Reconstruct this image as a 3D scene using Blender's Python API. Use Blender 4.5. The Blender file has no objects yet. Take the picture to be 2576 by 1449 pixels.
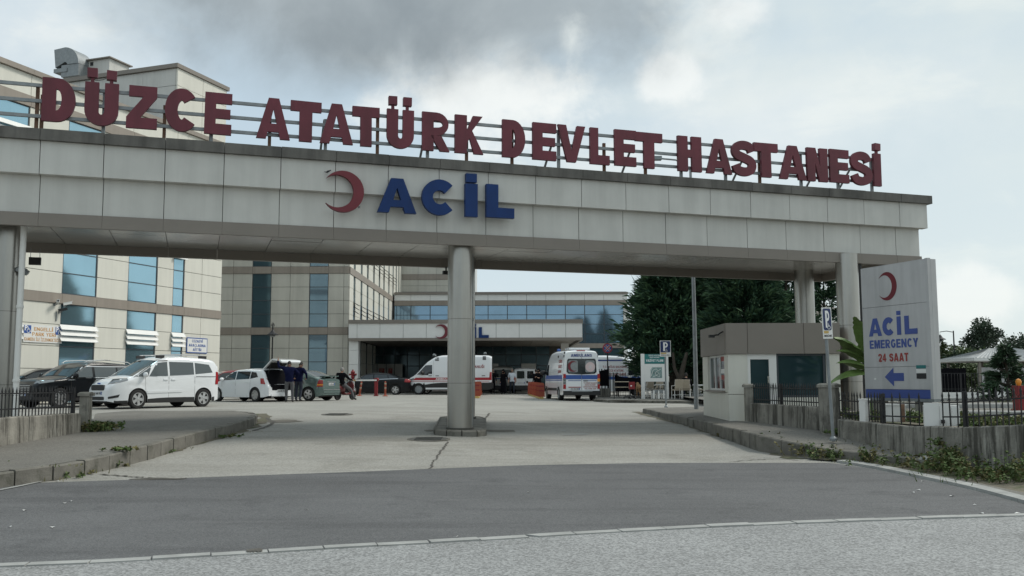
import bpy, math, random
from mathutils import Vector, Matrix
from mathutils.geometry import tessellate_polygon
rnd = random.Random(11)
D = bpy.data; SC = bpy.context.scene; COL = SC.collection
PI = math.pi
# ---------------------------------------------------------------- camera, sky, sun, exposure
FOC, CX, CY = 2350.0, 1288.0, 724.5            # focal length and centre in photo units (2576 wide)
PITCH = math.atan(233.5 / FOC); ROLL = math.radians(0.17); EYE = 1.6
cam = D.cameras.new('camera'); camo = D.objects.new('camera', cam); COL.objects.link(camo)
cam.sensor_width = 36; cam.lens = 36 * FOC / 2576; cam.clip_end = 4000; cam.clip_start = 0.1
camo.matrix_world = Matrix.Translation((0, 0, EYE)) @ Matrix.Rotation(PI/2 + PITCH, 4, 'X') @ Matrix.Rotation(-ROLL, 4, 'Z')
SC.camera = camo
SUN_EL, SUN_AZ = math.radians(48), math.radians(72)   # azimuth clockwise from +Y
sun = D.lights.new('sun', 'SUN'); suno = D.objects.new('sun', sun); COL.objects.link(suno)
sun.energy = 1.95; sun.angle = math.radians(15); sun.color = (1.0, 0.955, 0.87)
sd = Vector((math.sin(SUN_AZ)*math.cos(SUN_EL), math.cos(SUN_AZ)*math.cos(SUN_EL), math.sin(SUN_EL)))
suno.rotation_euler = sd.to_track_quat('Z', 'Y').to_euler(); suno.location = (20, 0, 40)
SC.view_settings.view_transform = 'Standard'; SC.view_settings.look = 'None'
SC.view_settings.exposure = 0.22; SC.view_settings.gamma = 1.0; SC.view_settings.use_curve_mapping = False

def ray(px, py):
    u = (px-CX)/FOC; w = (CY-py)/FOC; c, s = math.cos(ROLL), math.sin(ROLL)
    u, w = u*c + w*s, -u*s + w*c
    return (u, math.cos(PITCH)-w*math.sin(PITCH), math.sin(PITCH)+w*math.cos(PITCH))
def at(px, py, Y):
    d = ray(px, py); k = Y/d[1]; return Vector((d[0]*k, Y, EYE+d[2]*k))
def onp(px, py, o, ang):
    d = ray(px, py); c, s = math.cos(ang), math.sin(ang)
    k = (-o[0]*s+o[1]*c)/(-d[0]*s+d[1]*c)
    return ((d[0]*k-o[0])*c+(d[1]*k-o[1])*s, EYE+d[2]*k)

def build_world():
    w = D.worlds.new('World'); SC.world = w; w.use_nodes = True
    nt = w.node_tree; N = nt.nodes; L = nt.links; N.clear()
    def math_(op, a, b=None, c=None, clamp=False):
        n = N.new('ShaderNodeMath'); n.operation = op; n.use_clamp = clamp
        for i, x in enumerate((a, b, c)):
            if x is None: continue
            if isinstance(x, (int, float)): n.inputs[i].default_value = x
            else: L.new(x, n.inputs[i])
        return n.outputs[0]
    def ramp(x, a, b, c=0, d=1):
        n = N.new('ShaderNodeMapRange'); n.interpolation_type = 'SMOOTHSTEP'
        L.new(x, n.inputs[0])
        for i, v in enumerate((a, b, c, d)): n.inputs[i+1].default_value = v
        return n.outputs[0]
    def mixc(f, a, b):
        n = N.new('ShaderNodeMix'); n.data_type = 'RGBA'
        if isinstance(f, (int, float)): n.inputs[0].default_value = f
        else: L.new(f, n.inputs[0])
        for i, x in ((6, a), (7, b)):
            if isinstance(x, tuple): n.inputs[i].default_value = (*x, 1)
            else: L.new(x, n.inputs[i])
        return n.outputs[2]
    tc = N.new('ShaderNodeTexCoord'); g = tc.outputs['Generated']
    sep = N.new('ShaderNodeSeparateXYZ'); L.new(g, sep.inputs[0])
    zc = math_('MAXIMUM', sep.outputs[2], 0.0)
    cmb = N.new('ShaderNodeCombineXYZ')
    L.new(sep.outputs[0], cmb.inputs[0]); L.new(sep.outputs[1], cmb.inputs[1]); L.new(math_('MULTIPLY', sep.outputs[2], 2.3), cmb.inputs[2])
    def noise(vec, scale, det=6, rough=.55, dist=0.3, off=(0, 0, 0)):
        mp = N.new('ShaderNodeMapping'); L.new(vec, mp.inputs[0]); mp.inputs['Location'].default_value = off
        n = N.new('ShaderNodeTexNoise'); L.new(mp.outputs[0], n.inputs['Vector'])
        n.inputs['Scale'].default_value = scale; n.inputs['Detail'].default_value = det
        n.inputs['Roughness'].default_value = rough; n.inputs['Distortion'].default_value = dist
        return n.outputs[0]
    nA = noise(cmb.outputs[0], 2.2, 7, .54, .3, (3.1, 1.7, 0))
    nB = noise(cmb.outputs[0], 4.6, 9, .60, .3, (9.0, 4.0, 0))
    nC = noise(g, 5.0, 8, .62, .3, (1.3, 5.2, 2.0))
    nD = noise(g, 13.0, 7, .62, .2, (4.0, 1.0, 7.0))
    sky = N.new('ShaderNodeTexSky'); sky.sky_type = 'NISHITA'; sky.sun_disc = False
    sky.sun_elevation = SUN_EL; sky.sun_rotation = SUN_AZ; sky.dust_density = 2.5; sky.air_density = 1.0
    bgS = N.new('ShaderNodeBackground'); bgS.inputs[1].default_value = 0.075; L.new(sky.outputs[0], bgS.inputs[0])
    # cloud sheet: pale veil with blue-grey thinner places
    veil = mixc(ramp(nA, .40, .64), (.485, .60, .685), (.635, .705, .705))
    veil = mixc(ramp(nB, .50, .66, 0, .70), veil, (.745, .79, .77))
    warm = ramp(sep.outputs[0], -.15, .55, 0, .45)
    veil = mixc(warm, veil, (.73, .79, .75))
    low = ramp(zc, .30, .02, 0, .5)
    veil = mixc(low, veil, (.73, .81, .81))
    def blob(px, py, r0, r1, namp, nz, amt=1.0, sx=1.0):
        c = Vector(ray(px, py)).normalized()
        v = N.new('ShaderNodeVectorMath'); v.operation = 'SUBTRACT'; L.new(g, v.inputs[0]); v.inputs[1].default_value = c
        m = N.new('ShaderNodeVectorMath'); m.operation = 'MULTIPLY'; L.new(v.outputs[0], m.inputs[0]); m.inputs[1].default_value = (sx, sx, 1)
        ln = N.new('ShaderNodeVectorMath'); ln.operation = 'LENGTH'; L.new(m.outputs[0], ln.inputs[0])
        dd = math_('ADD', ln.outputs['Value'], math_('MULTIPLY', math_('SUBTRACT', nz, .5), namp))
        return ramp(dd, r1, r0, 0, amt)
    col = veil
    for a in ((1230, 250, .025, .075, .13, nD, .9, .55), (2430, 752, .022, .044, .05, nD, .70, .72),
              (1690, 200, .012, .03, .06, nD, .8, .7), (1860, 30, .008, .03, .05, nD, .7, .6), (150, 90, .0, .10, .16, nC, .5, .6), (1900, 320, .0, .12, .2, nC, .45, .5)):
        col = mixc(blob(*a), col, (.86, .885, .86))
    nE = noise(g, 6.0, 9, .56, .25, (2.2, 8.1, 3.3))
    dk = blob(960, -75, .05, .140, .14, nE, .96, .32)
    dkc = mixc(ramp(nE, .3, .7), (.245, .282, .298), (.385, .43, .445))
    col = mixc(dk, col, dkc)
    col = mixc(blob(1400, 20, .0, .07, .12, nE, .6, .6), col, (.36, .41, .43))
    col = mixc(blob(1440, 100, .0, .045, .10, nD, .75, 1.6), col, (.74, .785, .76))
    bgC = N.new('ShaderNodeBackground'); L.new(col, bgC.inputs[0]); bgC.inputs[1].default_value = 1.0
    # below the horizon: dull ground tone
    bgG = N.new('ShaderNodeBackground'); bgG.inputs[0].default_value = (.28, .29, .28, 1)
    mx = N.new('ShaderNodeMixShader'); mx.inputs[0].default_value = .90
    L.new(bgS.outputs[0], mx.inputs[1]); L.new(bgC.outputs[0], mx.inputs[2])
    m2 = N.new('ShaderNodeMixShader'); L.new(ramp(sep.outputs[2], -.005, -.03), m2.inputs[0])
    L.new(mx.outputs[0], m2.inputs[1]); L.new(bgG.outputs[0], m2.inputs[2])
    out = N.new('ShaderNodeOutputWorld'); L.new(m2.outputs[0], out.inputs[0])
build_world()

# ---------------------------------------------------------------- materials
MATS = {}
def mat(name, col, rough=.6, metal=0., var=0., scale=2., bump=0., bscale=40., streak=0., spec=.5, coat=0., speck=None, emit=None, dirt=None, drip=None, tracks=None):
    m = D.materials.new(name); m.use_nodes = True; nt = m.node_tree; N = nt.nodes; L = nt.links
    p = N['Principled BSDF']; p.inputs['Base Color'].default_value = (*col, 1)
    p.inputs['Roughness'].default_value = rough; p.inputs['Metallic'].default_value = metal
    p.inputs['Specular IOR Level'].default_value = spec
    if coat: p.inputs['Coat Weight'].default_value = coat; p.inputs['Coat Roughness'].default_value = .05
    geo = N.new('ShaderNodeNewGeometry'); pos = geo.outputs['Position']
    def noise(s, det=5, ms=None, rg=.6):
        n = N.new('ShaderNodeTexNoise'); n.inputs['Scale'].default_value = s; n.inputs['Detail'].default_value = det
        n.inputs['Roughness'].default_value = rg
        if ms:
            mp = N.new('ShaderNodeMapping'); mp.inputs['Scale'].default_value = ms; L.new(pos, mp.inputs[0]); L.new(mp.outputs[0], n.inputs[0])
        else: L.new(pos, n.inputs[0])
        return n.outputs[0]
    def mr(x, a, b, c, d):
        n = N.new('ShaderNodeMapRange'); L.new(x, n.inputs[0])
        for i, v in enumerate((a, b, c, d)): n.inputs[i+1].default_value = v
        return n.outputs[0]
    cur = None
    def mul(f):
        nonlocal cur
        n = N.new('ShaderNodeMix'); n.data_type = 'RGBA'; n.blend_type = 'MULTIPLY'; n.inputs[0].default_value = 1
        if cur is None: n.inputs[6].default_value = (*col, 1)
        else: L.new(cur, n.inputs[6])
        L.new(f, n.inputs[7]); cur = n.outputs[2]
    def mixto(f, c2):
        nonlocal cur
        n = N.new('ShaderNodeMix'); n.data_type = 'RGBA'; L.new(f, n.inputs[0])
        if cur is None: n.inputs[6].default_value = (*col, 1)
        else: L.new(cur, n.inputs[6])
        n.inputs[7].default_value = (*c2, 1); cur = n.outputs[2]
    if var: mul(mr(noise(scale), .3, .7, 1-var, 1+var))
    if streak: mul(mr(noise(1., 5, (3.1, 3.1, .22)), .36, .60, 1-streak, 1.03))
    if drip:
        mixto(mr(noise(1., 6, (4.2, 4.2, .30), .74), .50, .60, 0, drip[1]), drip[0]); mixto(mr(noise(1., 6, (7.5, 7.5, .9), .65), .56, .66, 0, .6), (.38, .37, .33))
    if tracks:
        mixto(mr(noise(1., 7, tracks[1], .62), .52, .66, 0, tracks[2]), tracks[0]); mixto(mr(noise(1., 6, tuple(q*1.7 for q in tracks[1]), .6), .56, .70, 0, tracks[2]*.8), tracks[3])
    if dirt:    # (colour, scale, threshold, softness)
        mixto(mr(noise(dirt[1], 8, None, .7), dirt[2], dirt[2]+dirt[3], 0, dirt[4] if len(dirt) > 4 else .8), dirt[0])
    if speck:   # (scale, light, dark)
        n = N.new('ShaderNodeTexVoronoi'); n.inputs['Scale'].default_value = speck[0]; L.new(pos, n.inputs[0])
        s = N.new('ShaderNodeSeparateColor'); L.new(n.outputs['Color'], s.inputs[0]); mul(mr(s.outputs[0], 0, 1, speck[2], speck[1]))
    if cur is not None: L.new(cur, p.inputs['Base Color'])
    if bump:
        b = N.new('ShaderNodeBump'); b.inputs['Strength'].default_value = bump; b.inputs['Distance'].default_value = .02
        L.new(noise(bscale, 4), b.inputs['Height']); L.new(b.outputs[0], p.inputs['Normal'])
    if emit: p.inputs['Emission Color'].default_value = (*emit[0], 1); p.inputs['Emission Strength'].default_value = emit[1]
    MATS[name] = m; return m
class M: pass
M.panel = mat('clad_panel', (.55, .545, .515), .34, .0, .06, 1.1, streak=.07, bump=.12, bscale=1.3)
M.cream = mat('cream_panel', (.64, .63, .565), .5, .0, .04, .35, streak=.035)
M.stone = mat('stone_panel', (.49, .475, .42), .6, .0, .07, .7, streak=.06, bump=.1)
M.joint = mat('joint_dark', (.07, .068, .06), .8)
M.trim = mat('brown_trim', (.215, .19, .165), .45, .0, .06, 1.0)
M.bandb = mat('brown_band', (.27, .235, .20), .5, .0, .06, 1.0, streak=.08)
M.cap = mat('dirty_cap', (.125, .12, .11), .75, .0, .25, 1.6, streak=.35, bump=.2, bscale=25)
M.soffit = mat('soffit_panel', (.42, .41, .385), .22, .35, .05, .8)
M.steel = mat('column_cladding', (.39, .38, .355), .28, .88, .05, 1.2, streak=.12)  # vertical streaks paint reflected surroundings into the metal colour
M.maroon = mat('maroon_letter', (.135, .022, .036), .55, .0, .16, 1.5, streak=.18)
M.red = mat('crescent_red', (.145, .014, .024), .5, .0, .08, 4)
M.blue = mat('acil_blue', (.003, .030, .135), .5, .0, .12, 2, spec=.3, streak=.15)
M.galv = mat('galvanised', (.25, .27, .28), .5, .4, .15, 6)
M.rust = mat('rusty_steel', (.15, .085, .055), .8, .0, .4, 8)
M.glass = mat('tinted_glass', (.33, .52, .62), .06, .8, .08, .4)
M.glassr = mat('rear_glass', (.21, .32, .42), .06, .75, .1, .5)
M.glassd = mat('dark_glass', (.025, .055, .065), .08, .3, .1, .5)
M.glassg = mat('greenish_glass', (.085, .15, .18), .07, .6, .1, .5)
M.frame = mat('window_frame', (.05, .06, .07), .5)
M.white = mat('white_paint', (.74, .74, .72), .5, .0, .03, 3)
M.carw = mat('white_car_paint', (.76, .78, .80), .25, .0, coat=.6)
M.carb = mat('black_car_paint', (.004, .005, .007), .28, .0, coat=.22, spec=.25)
M.carg = mat('green_car_paint', (.13, .185, .17), .25, .35, coat=.7)
M.carr = mat('red_car_paint', (.20, .012, .018), .25, .0, coat=.7)
M.cars = mat('grey_van_paint', (.36, .355, .33), .35, .2, coat=.4)
M.cglass = mat('car_glass', (.02, .026, .03), .06, .15, spec=.9)
M.cglass2 = mat('van_glass', (.085, .10, .105), .06, .35, spec=.9)
M.tyre = mat('tyre_rubber', (.018, .018, .018), .85)
M.alloy = mat('alloy_rim', (.55, .55, .55), .3, .8)
M.plast = mat('black_plastic', (.02, .02, .021), .6)
M.chrome = mat('chrome', (.75, .75, .75), .12, 1.)
M.tail = mat('tail_lamp', (.33, .015, .02), .2, coat=.6)
M.lens = mat('lamp_lens', (.22, .24, .25), .12, .5, coat=.8)
M.amber = mat('amber_lens', (.75, .28, .03), .3)
M.amberlit = mat('lit_indicator', (.9, .5, .12), .3, emit=((1., .62, .25), 1.6))
M.plate = mat('plate_white', (.6, .61, .62), .4)
M.ink = mat('ink_black', (.02, .02, .022), .6)
M.stripe_r = mat('red_stripe', (.36, .02, .03), .4)
M.stripe_b = mat('blue_stripe', (.03, .09, .32), .4)
M.textred = mat('red_print', (.30, .04, .035), .5)
M.textblue = mat('blue_print', (.03, .06, .22), .5)
M.textwhite = mat('white_print', (.8, .8, .8), .5)
M.orange = mat('orange_plastic', (.30, .06, .028), .5, .0, .15, 4)
M.redpaint = mat('red_enamel', (.22, .014, .018), .4, .0, .1, 5)
M.yellow = mat('yellow_paint', (.52, .36, .12), .6, .0, .15, 6)
M.iron = mat('black_iron', (.022, .022, .024), .55, .2, .2, 8)
M.conc = mat('old_concrete', (.25, .238, .208), .85, .0, .30, 1.9, bump=.5, bscale=18, streak=.25, dirt=((.06, .057, .048), 2.2, .54, .14, .7), drip=((.05, .047, .038), .9))
M.kerb = mat('kerb_concrete', (.158, .150, .131), .85, .0, .25, 2.5, bump=.4, bscale=30, dirt=((.06, .062, .045), 3., .50, .14, .7))
M.kerbl = mat('flush_kerb', (.325, .33, .32), .85, .0, .18, 3., bump=.3, bscale=40)
M.walk = mat('footway_asphalt', (.162, .156, .140), .9, .0, .12, .8, bump=.3, bscale=60, speck=(55, 1.25, .75), dirt=((.09, .085, .07), 1.1, .56, .12, .5))
M.lot = mat('worn_concrete', (.300, .294, .270), .9, .0, .12, .35, bump=.25, bscale=60, speck=(45, 1.2, .8), dirt=((.15, .142, .12), .5, .53, .17, .6), tracks=((.20, .19, .165), (.12, .6, 1), .7, (.37, .362, .335)))
M.dark = mat('dark_asphalt', (.108, .110, .113), .85, .0, .17, .33, bump=.35, bscale=90, speck=(90, 1.35, .65), dirt=((.06, .061, .064), 1.1, .57, .10, .5), tracks=((.072, .073, .076), (.22, 1.5, 1), .6, (.14, .142, .145)))
M.chip = mat('chip_seal', (.255, .26, .26), .9, .0, .10, .6, bump=.25, bscale=60, speck=(55, 1.42, .58), dirt=((.17, .172, .168), 1.0, .54, .14, .5))
M.patch = mat('crack_filler', (.085, .08, .07), .9, .0, .3, 8)
M.stain = mat('damp_stain', (.13, .12, .10), .9, .0, .25, 3)
M.soil = mat('soil_verge', (.13, .115, .085), .95, .0, .3, 3, bump=.5, bscale=20, dirt=((.045, .065, .02), 2.5, .5, .1, .8))
M.grass = mat('weed_green', (.075, .115, .030), .7, .0, .4, 6)
M.weed2 = mat('weed_dry', (.13, .12, .045), .8, .0, .3, 6)
M.conif = mat('conifer_green', (.034, .074, .044), .7, .0, .6, 1.6, spec=.25)
M.coniftip = mat('conifer_tip', (.066, .122, .060), .7, .0, .4, 2.2, spec=.25)
M.conif2 = mat('spruce_green', (.026, .055, .026), .7, .0, .5, 2)
M.leafy = mat('leaf_green', (.06, .09, .03), .65, .0, .5, 1.5)
M.farleaf = mat('far_tree_green', (.042, .068, .042), .75, .0, .5, .8)
M.bark = mat('bark', (.05, .04, .03), .9, .0, .3, 6)
M.banana = mat('banana_leaf', (.12, .19, .055), .45, .0, .35, 5)
M.skin = mat('skin', (.36, .21, .15), .55)
M.hair = mat('dark_hair', (.02, .017, .015), .8)
M.hairg = mat('grey_hair', (.22, .21, .2), .8)
M.navy = mat('navy_jacket', (.005, .007, .030), .9, .0, .25, 12, spec=.1)
M.blackc = mat('black_cloth', (.005, .005, .007), .9, .0, .2, 12, spec=.1)
M.greyc = mat('grey_trousers', (.085, .085, .09), .85, .0, .2, 12)
M.whitec = mat('white_shirt', (.62, .66, .72), .8, .0, .08, 12)
M.jean = mat('dark_jeans', (.015, .02, .035), .85, .0, .2, 12)
M.shoe = mat('shoe_black', (.012, .011, .011), .6)
M.fur = mat('tan_fur', (.24, .14, .065), .9, .0, .4, 14)
M.beige = mat('beige_fabric', (.36, .31, .24), .8, .0, .08, 8)
M.teal = mat('teal_board', (.02, .17, .17), .5)
M.mapg = mat('map_green', (.19, .29, .28), .6, .0, .3, 6)
M.signblue = mat('sign_blue', (.012, .028, .11), .35)
M.pylon = mat('pylon_sheet', (.49, .49, .495), .45, .1, .06, 1.5, streak=.16)
M.pylonblue = mat('pylon_blue', (.05, .085, .29), .45, .0, .08, 3)
M.tact = mat('tactile_tile', (.36, .27, .15), .85, .0, .2, 4, bump=.4, bscale=50)
M.roofm = mat('metal_roof', (.27, .285, .29), .4, .4, .08, 2, streak=.1)
M.hydr = M.redpaint
M.birdm = mat('bird_dark', (.03, .03, .035), .8)

# ---------------------------------------------------------------- mesh helpers
def link(o): COL.objects.link(o); return o
def tag(o, label=None, cat=None, group=None, kind=None):
    if label: o['label'] = label
    if cat: o['category'] = cat
    if group: o['group'] = group
    if kind: o['kind'] = kind
    return o
def empty(name, loc=(0, 0, 0), rz=0., label=None, cat=None, group=None):
    o = D.objects.new(name, None); o.location = loc; o.rotation_euler = (0, 0, rz); o.empty_display_size = .3
    link(o); return tag(o, label, cat, group)
CUBES = {}
def bx(name, m, par, a, b, rot=None):
    me = CUBES.get(m.name)
    if me is None:
        me = D.meshes.new('unit_'+m.name)
        v = [(x, y, z) for x in (-.5, .5) for y in (-.5, .5) for z in (-.5, .5)]
        me.from_pydata(v, [], [(0, 1, 3, 2), (4, 6, 7, 5), (0, 4, 5, 1), (2, 3, 7, 6), (0, 2, 6, 4), (1, 5, 7, 3)])
        me.materials.append(m); CUBES[m.name] = me
    o = D.objects.new(name, me); link(o)
    o.location = [(a[i]+b[i])/2 for i in range(3)]; o.scale = [max(abs(b[i]-a[i]), 1e-4) for i in range(3)]
    if rot: o.rotation_euler = rot
    o.parent = par; return o
class MB:
    def __init__(s): s.v = []; s.f = []; s.m = []
    def add(s, vs, fs, mi=0):
        k = len(s.v); s.v += [tuple(v) for v in vs]; s.f += [tuple(i+k for i in f) for f in fs]; s.m += [mi]*len(fs); return s
    def box(s, a, b, mi=0, mx=None):
        v = [Vector((x, y, z)) for x in (a[0], b[0]) for y in (a[1], b[1]) for z in (a[2], b[2])]
        if mx: v = [mx @ p for p in v]
        return s.add(v, [(0, 1, 3, 2), (4, 6, 7, 5), (0, 4, 5, 1), (2, 3, 7, 6), (0, 2, 6, 4), (1, 5, 7, 3)], mi)
    def tube(s, pts, r, n=8, mi=0, cap=True):
        pts = [Vector(p) for p in pts]; rs = r if isinstance(r, (list, tuple)) else [r]*len(pts)
        vs = []; fs = []
        for i, p in enumerate(pts):
            t = (pts[min(i+1, len(pts)-1)]-pts[max(i-1, 0)]).normalized()
            u = t.cross(Vector((0, 0, 1))) if abs(t.z) < .95 else t.cross(Vector((1, 0, 0)))
            u.normalize(); w = t.cross(u)
            for k in range(n):
                a = 2*PI*(k+.5)/n; vs.append(p+(u*math.cos(a)+w*math.sin(a))*rs[i])
        for i in range(len(pts)-1):
            for k in range(n):
                fs.append((i*n+k, i*n+(k+1) % n, (i+1)*n+(k+1) % n, (i+1)*n+k))
        if cap: fs += [tuple(range(n-1, -1, -1)), tuple((len(pts)-1)*n+k for k in range(n))]
        return s.add(vs, fs, mi)
    def lathe(s, prof, n=16, mx=None, mi=0):
        vs = []; fs = []
        for r, z in prof:
            for k in range(n):
                a = 2*PI*k/n; vs.append(Vector((r*math.cos(a), r*math.sin(a), z)))
        if mx: vs = [mx @ v for v in vs]
        m = len(prof)
        for i in range(m-1):
            for k in range(n): fs.append((i*n+k, i*n+(k+1) % n, (i+1)*n+(k+1) % n, (i+1)*n+k))
        if prof[0][0] > 1e-4: fs.append(tuple(range(n-1, -1, -1)))
        if prof[-1][0] > 1e-4: fs.append(tuple((m-1)*n+k for k in range(n)))
        return s.add(vs, fs, mi)
    def prism(s, loops, y0, y1, mi=0, fn=None):
        """loops of (x, z) outlines (first outer, others holes) extruded along y."""
        l3 = [[Vector((p[0], p[1], 0)) for p in lp] for lp in loops]
        flat = [p for lp in l3 for p in lp]; tri = tessellate_polygon(l3); n = len(flat)
        vs = [Vector((p.x, y0, p.y)) for p in flat]+[Vector((p.x, y1, p.y)) for p in flat]
        if fn: vs = [fn(v) for v in vs]
        fs = []
        for t in tri:
            a, b, c = (flat[i] for i in t)
            if (b-a).cross(c-a).z < 0: t = (t[0], t[2], t[1])
            fs.append(tuple(t)); fs.append((t[0]+n, t[2]+n, t[1]+n))
        k = 0
        for j, lp in enumerate(l3):
            ar = sum(lp[i].x*lp[(i+1) % len(lp)].y-lp[(i+1) % len(lp)].x*lp[i].y for i in range(len(lp)))
            for i in range(len(lp)):
                q = (k+i, k+(i+1) % len(lp)); e = (q[0], q[0]+n, q[1]+n, q[1])
                fs.append(e if (ar > 0) == (j == 0) else e[::-1])
            k += len(lp)
        return s.add(vs, fs, mi)
    def mesh(s, name, mats, smooth=False):
        me = D.meshes.new(name); me.from_pydata(s.v, [], s.f)
        for m in (mats if isinstance(mats, (list, tuple)) else [mats]): me.materials.append(m)
        if any(s.m): me.polygons.foreach_set('material_index', s.m)
        if smooth:
            me.polygons.foreach_set('use_smooth', [True]*len(me.polygons))
            me.set_sharp_from_angle(angle=math.radians(smooth if smooth is not True else 40))
        me.update(); return me
    def build(s, name, mats, par=None, smooth=False, loc=None, rz=None):
        o = D.objects.new(name, s.mesh(name, mats, smooth)); link(o); o.parent = par
        if loc is not None: o.location = loc
        if rz is not None: o.rotation_euler = (0, 0, rz)
        return o
def inst(o, par=None, loc=None, rz=None, name=None):
    c = o.copy(); COL.objects.link(c)
    if par is not None: c.parent = par
    if loc is not None: c.location = loc
    if rz is not None: c.rotation_euler = (0, 0, rz)
    return c
def copy_tree(o, par=None):
    c = o.copy(); COL.objects.link(c)
    if par: c.parent = par
    for ch in list(o.children): copy_tree(ch, c)
    return c

# ---------------------------------------------------------------- ground shape
def lerp_tab(tab, x):
    if x <= tab[0][0]: return tab[0][1]
    for (a, p), (b, q) in zip(tab, tab[1:]):
        if x <= b: return p+(q-p)*(x-a)/(b-a)
    return tab[-1][1]
GB = [(-20, 1.62), (7.7, 1.60), (11, 1.57), (14, 1.475), (17, 1.36), (22, 1.16), (26, 1.04), (31, .93), (40, .88), (60, .88), (85, .85), (3000, .85)]
GC = [(11, 0), (17, .1), (22, .17), (27, .2), (45, .2), (52, .16), (65, .08), (80, .04), (300, 0)]
def gz(X, Y):
    t = min(1, max(0, (X+6)/10)); t = t*t*(3-2*t)
    return EYE-lerp_tab(GB, Y)-lerp_tab(GC, Y)*t
def gp(px, py):
    d = ray(px, py); lo, hi = 2., 400.
    for _ in range(50):
        Y = (lo+hi)/2; k = Y/d[1]
        if EYE+d[2]*k > gz(d[0]*k, Y): lo = Y
        else: hi = Y
    return Vector((d[0]*k, Y, gz(d[0]*k, Y)))
def resample(pl, n):
    pl = [Vector(p[:2]) for p in pl]; ds = [0]
    for a, b in zip(pl, pl[1:]): ds.append(ds[-1]+(b-a).length)
    out = []
    for i in range(n+1):
        t = ds[-1]*i/n
        for k in range(len(pl)-1):
            if t <= ds[k+1]+1e-9:
                out.append(pl[k].lerp(pl[k+1], (t-ds[k])/max(ds[k+1]-ds[k], 1e-9))); break
    return out
def sheet(name, A, B, m, off=.004, n=40, k=8, zf=None, kind='structure'):
    A = resample(A, n); B = resample(B, n); mb = MB(); vs = []; fs = []
    for i in range(n+1):
        for j in range(k+1):
            p = A[i].lerp(B[i], j/k); vs.append((p.x, p.y, (zf or gz)(p.x, p.y)+off))
    for i in range(n):
        for j in range(k): fs.append((i*(k+1)+j, (i+1)*(k+1)+j, (i+1)*(k+1)+j+1, i*(k+1)+j+1))
    mb.add(vs, fs); o = mb.build(name, m, smooth=True)
    for p in o.data.polygons[:1]:
        if p.normal.z < 0: o.data.flip_normals()
    return tag(o, kind=kind) if kind else o
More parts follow.
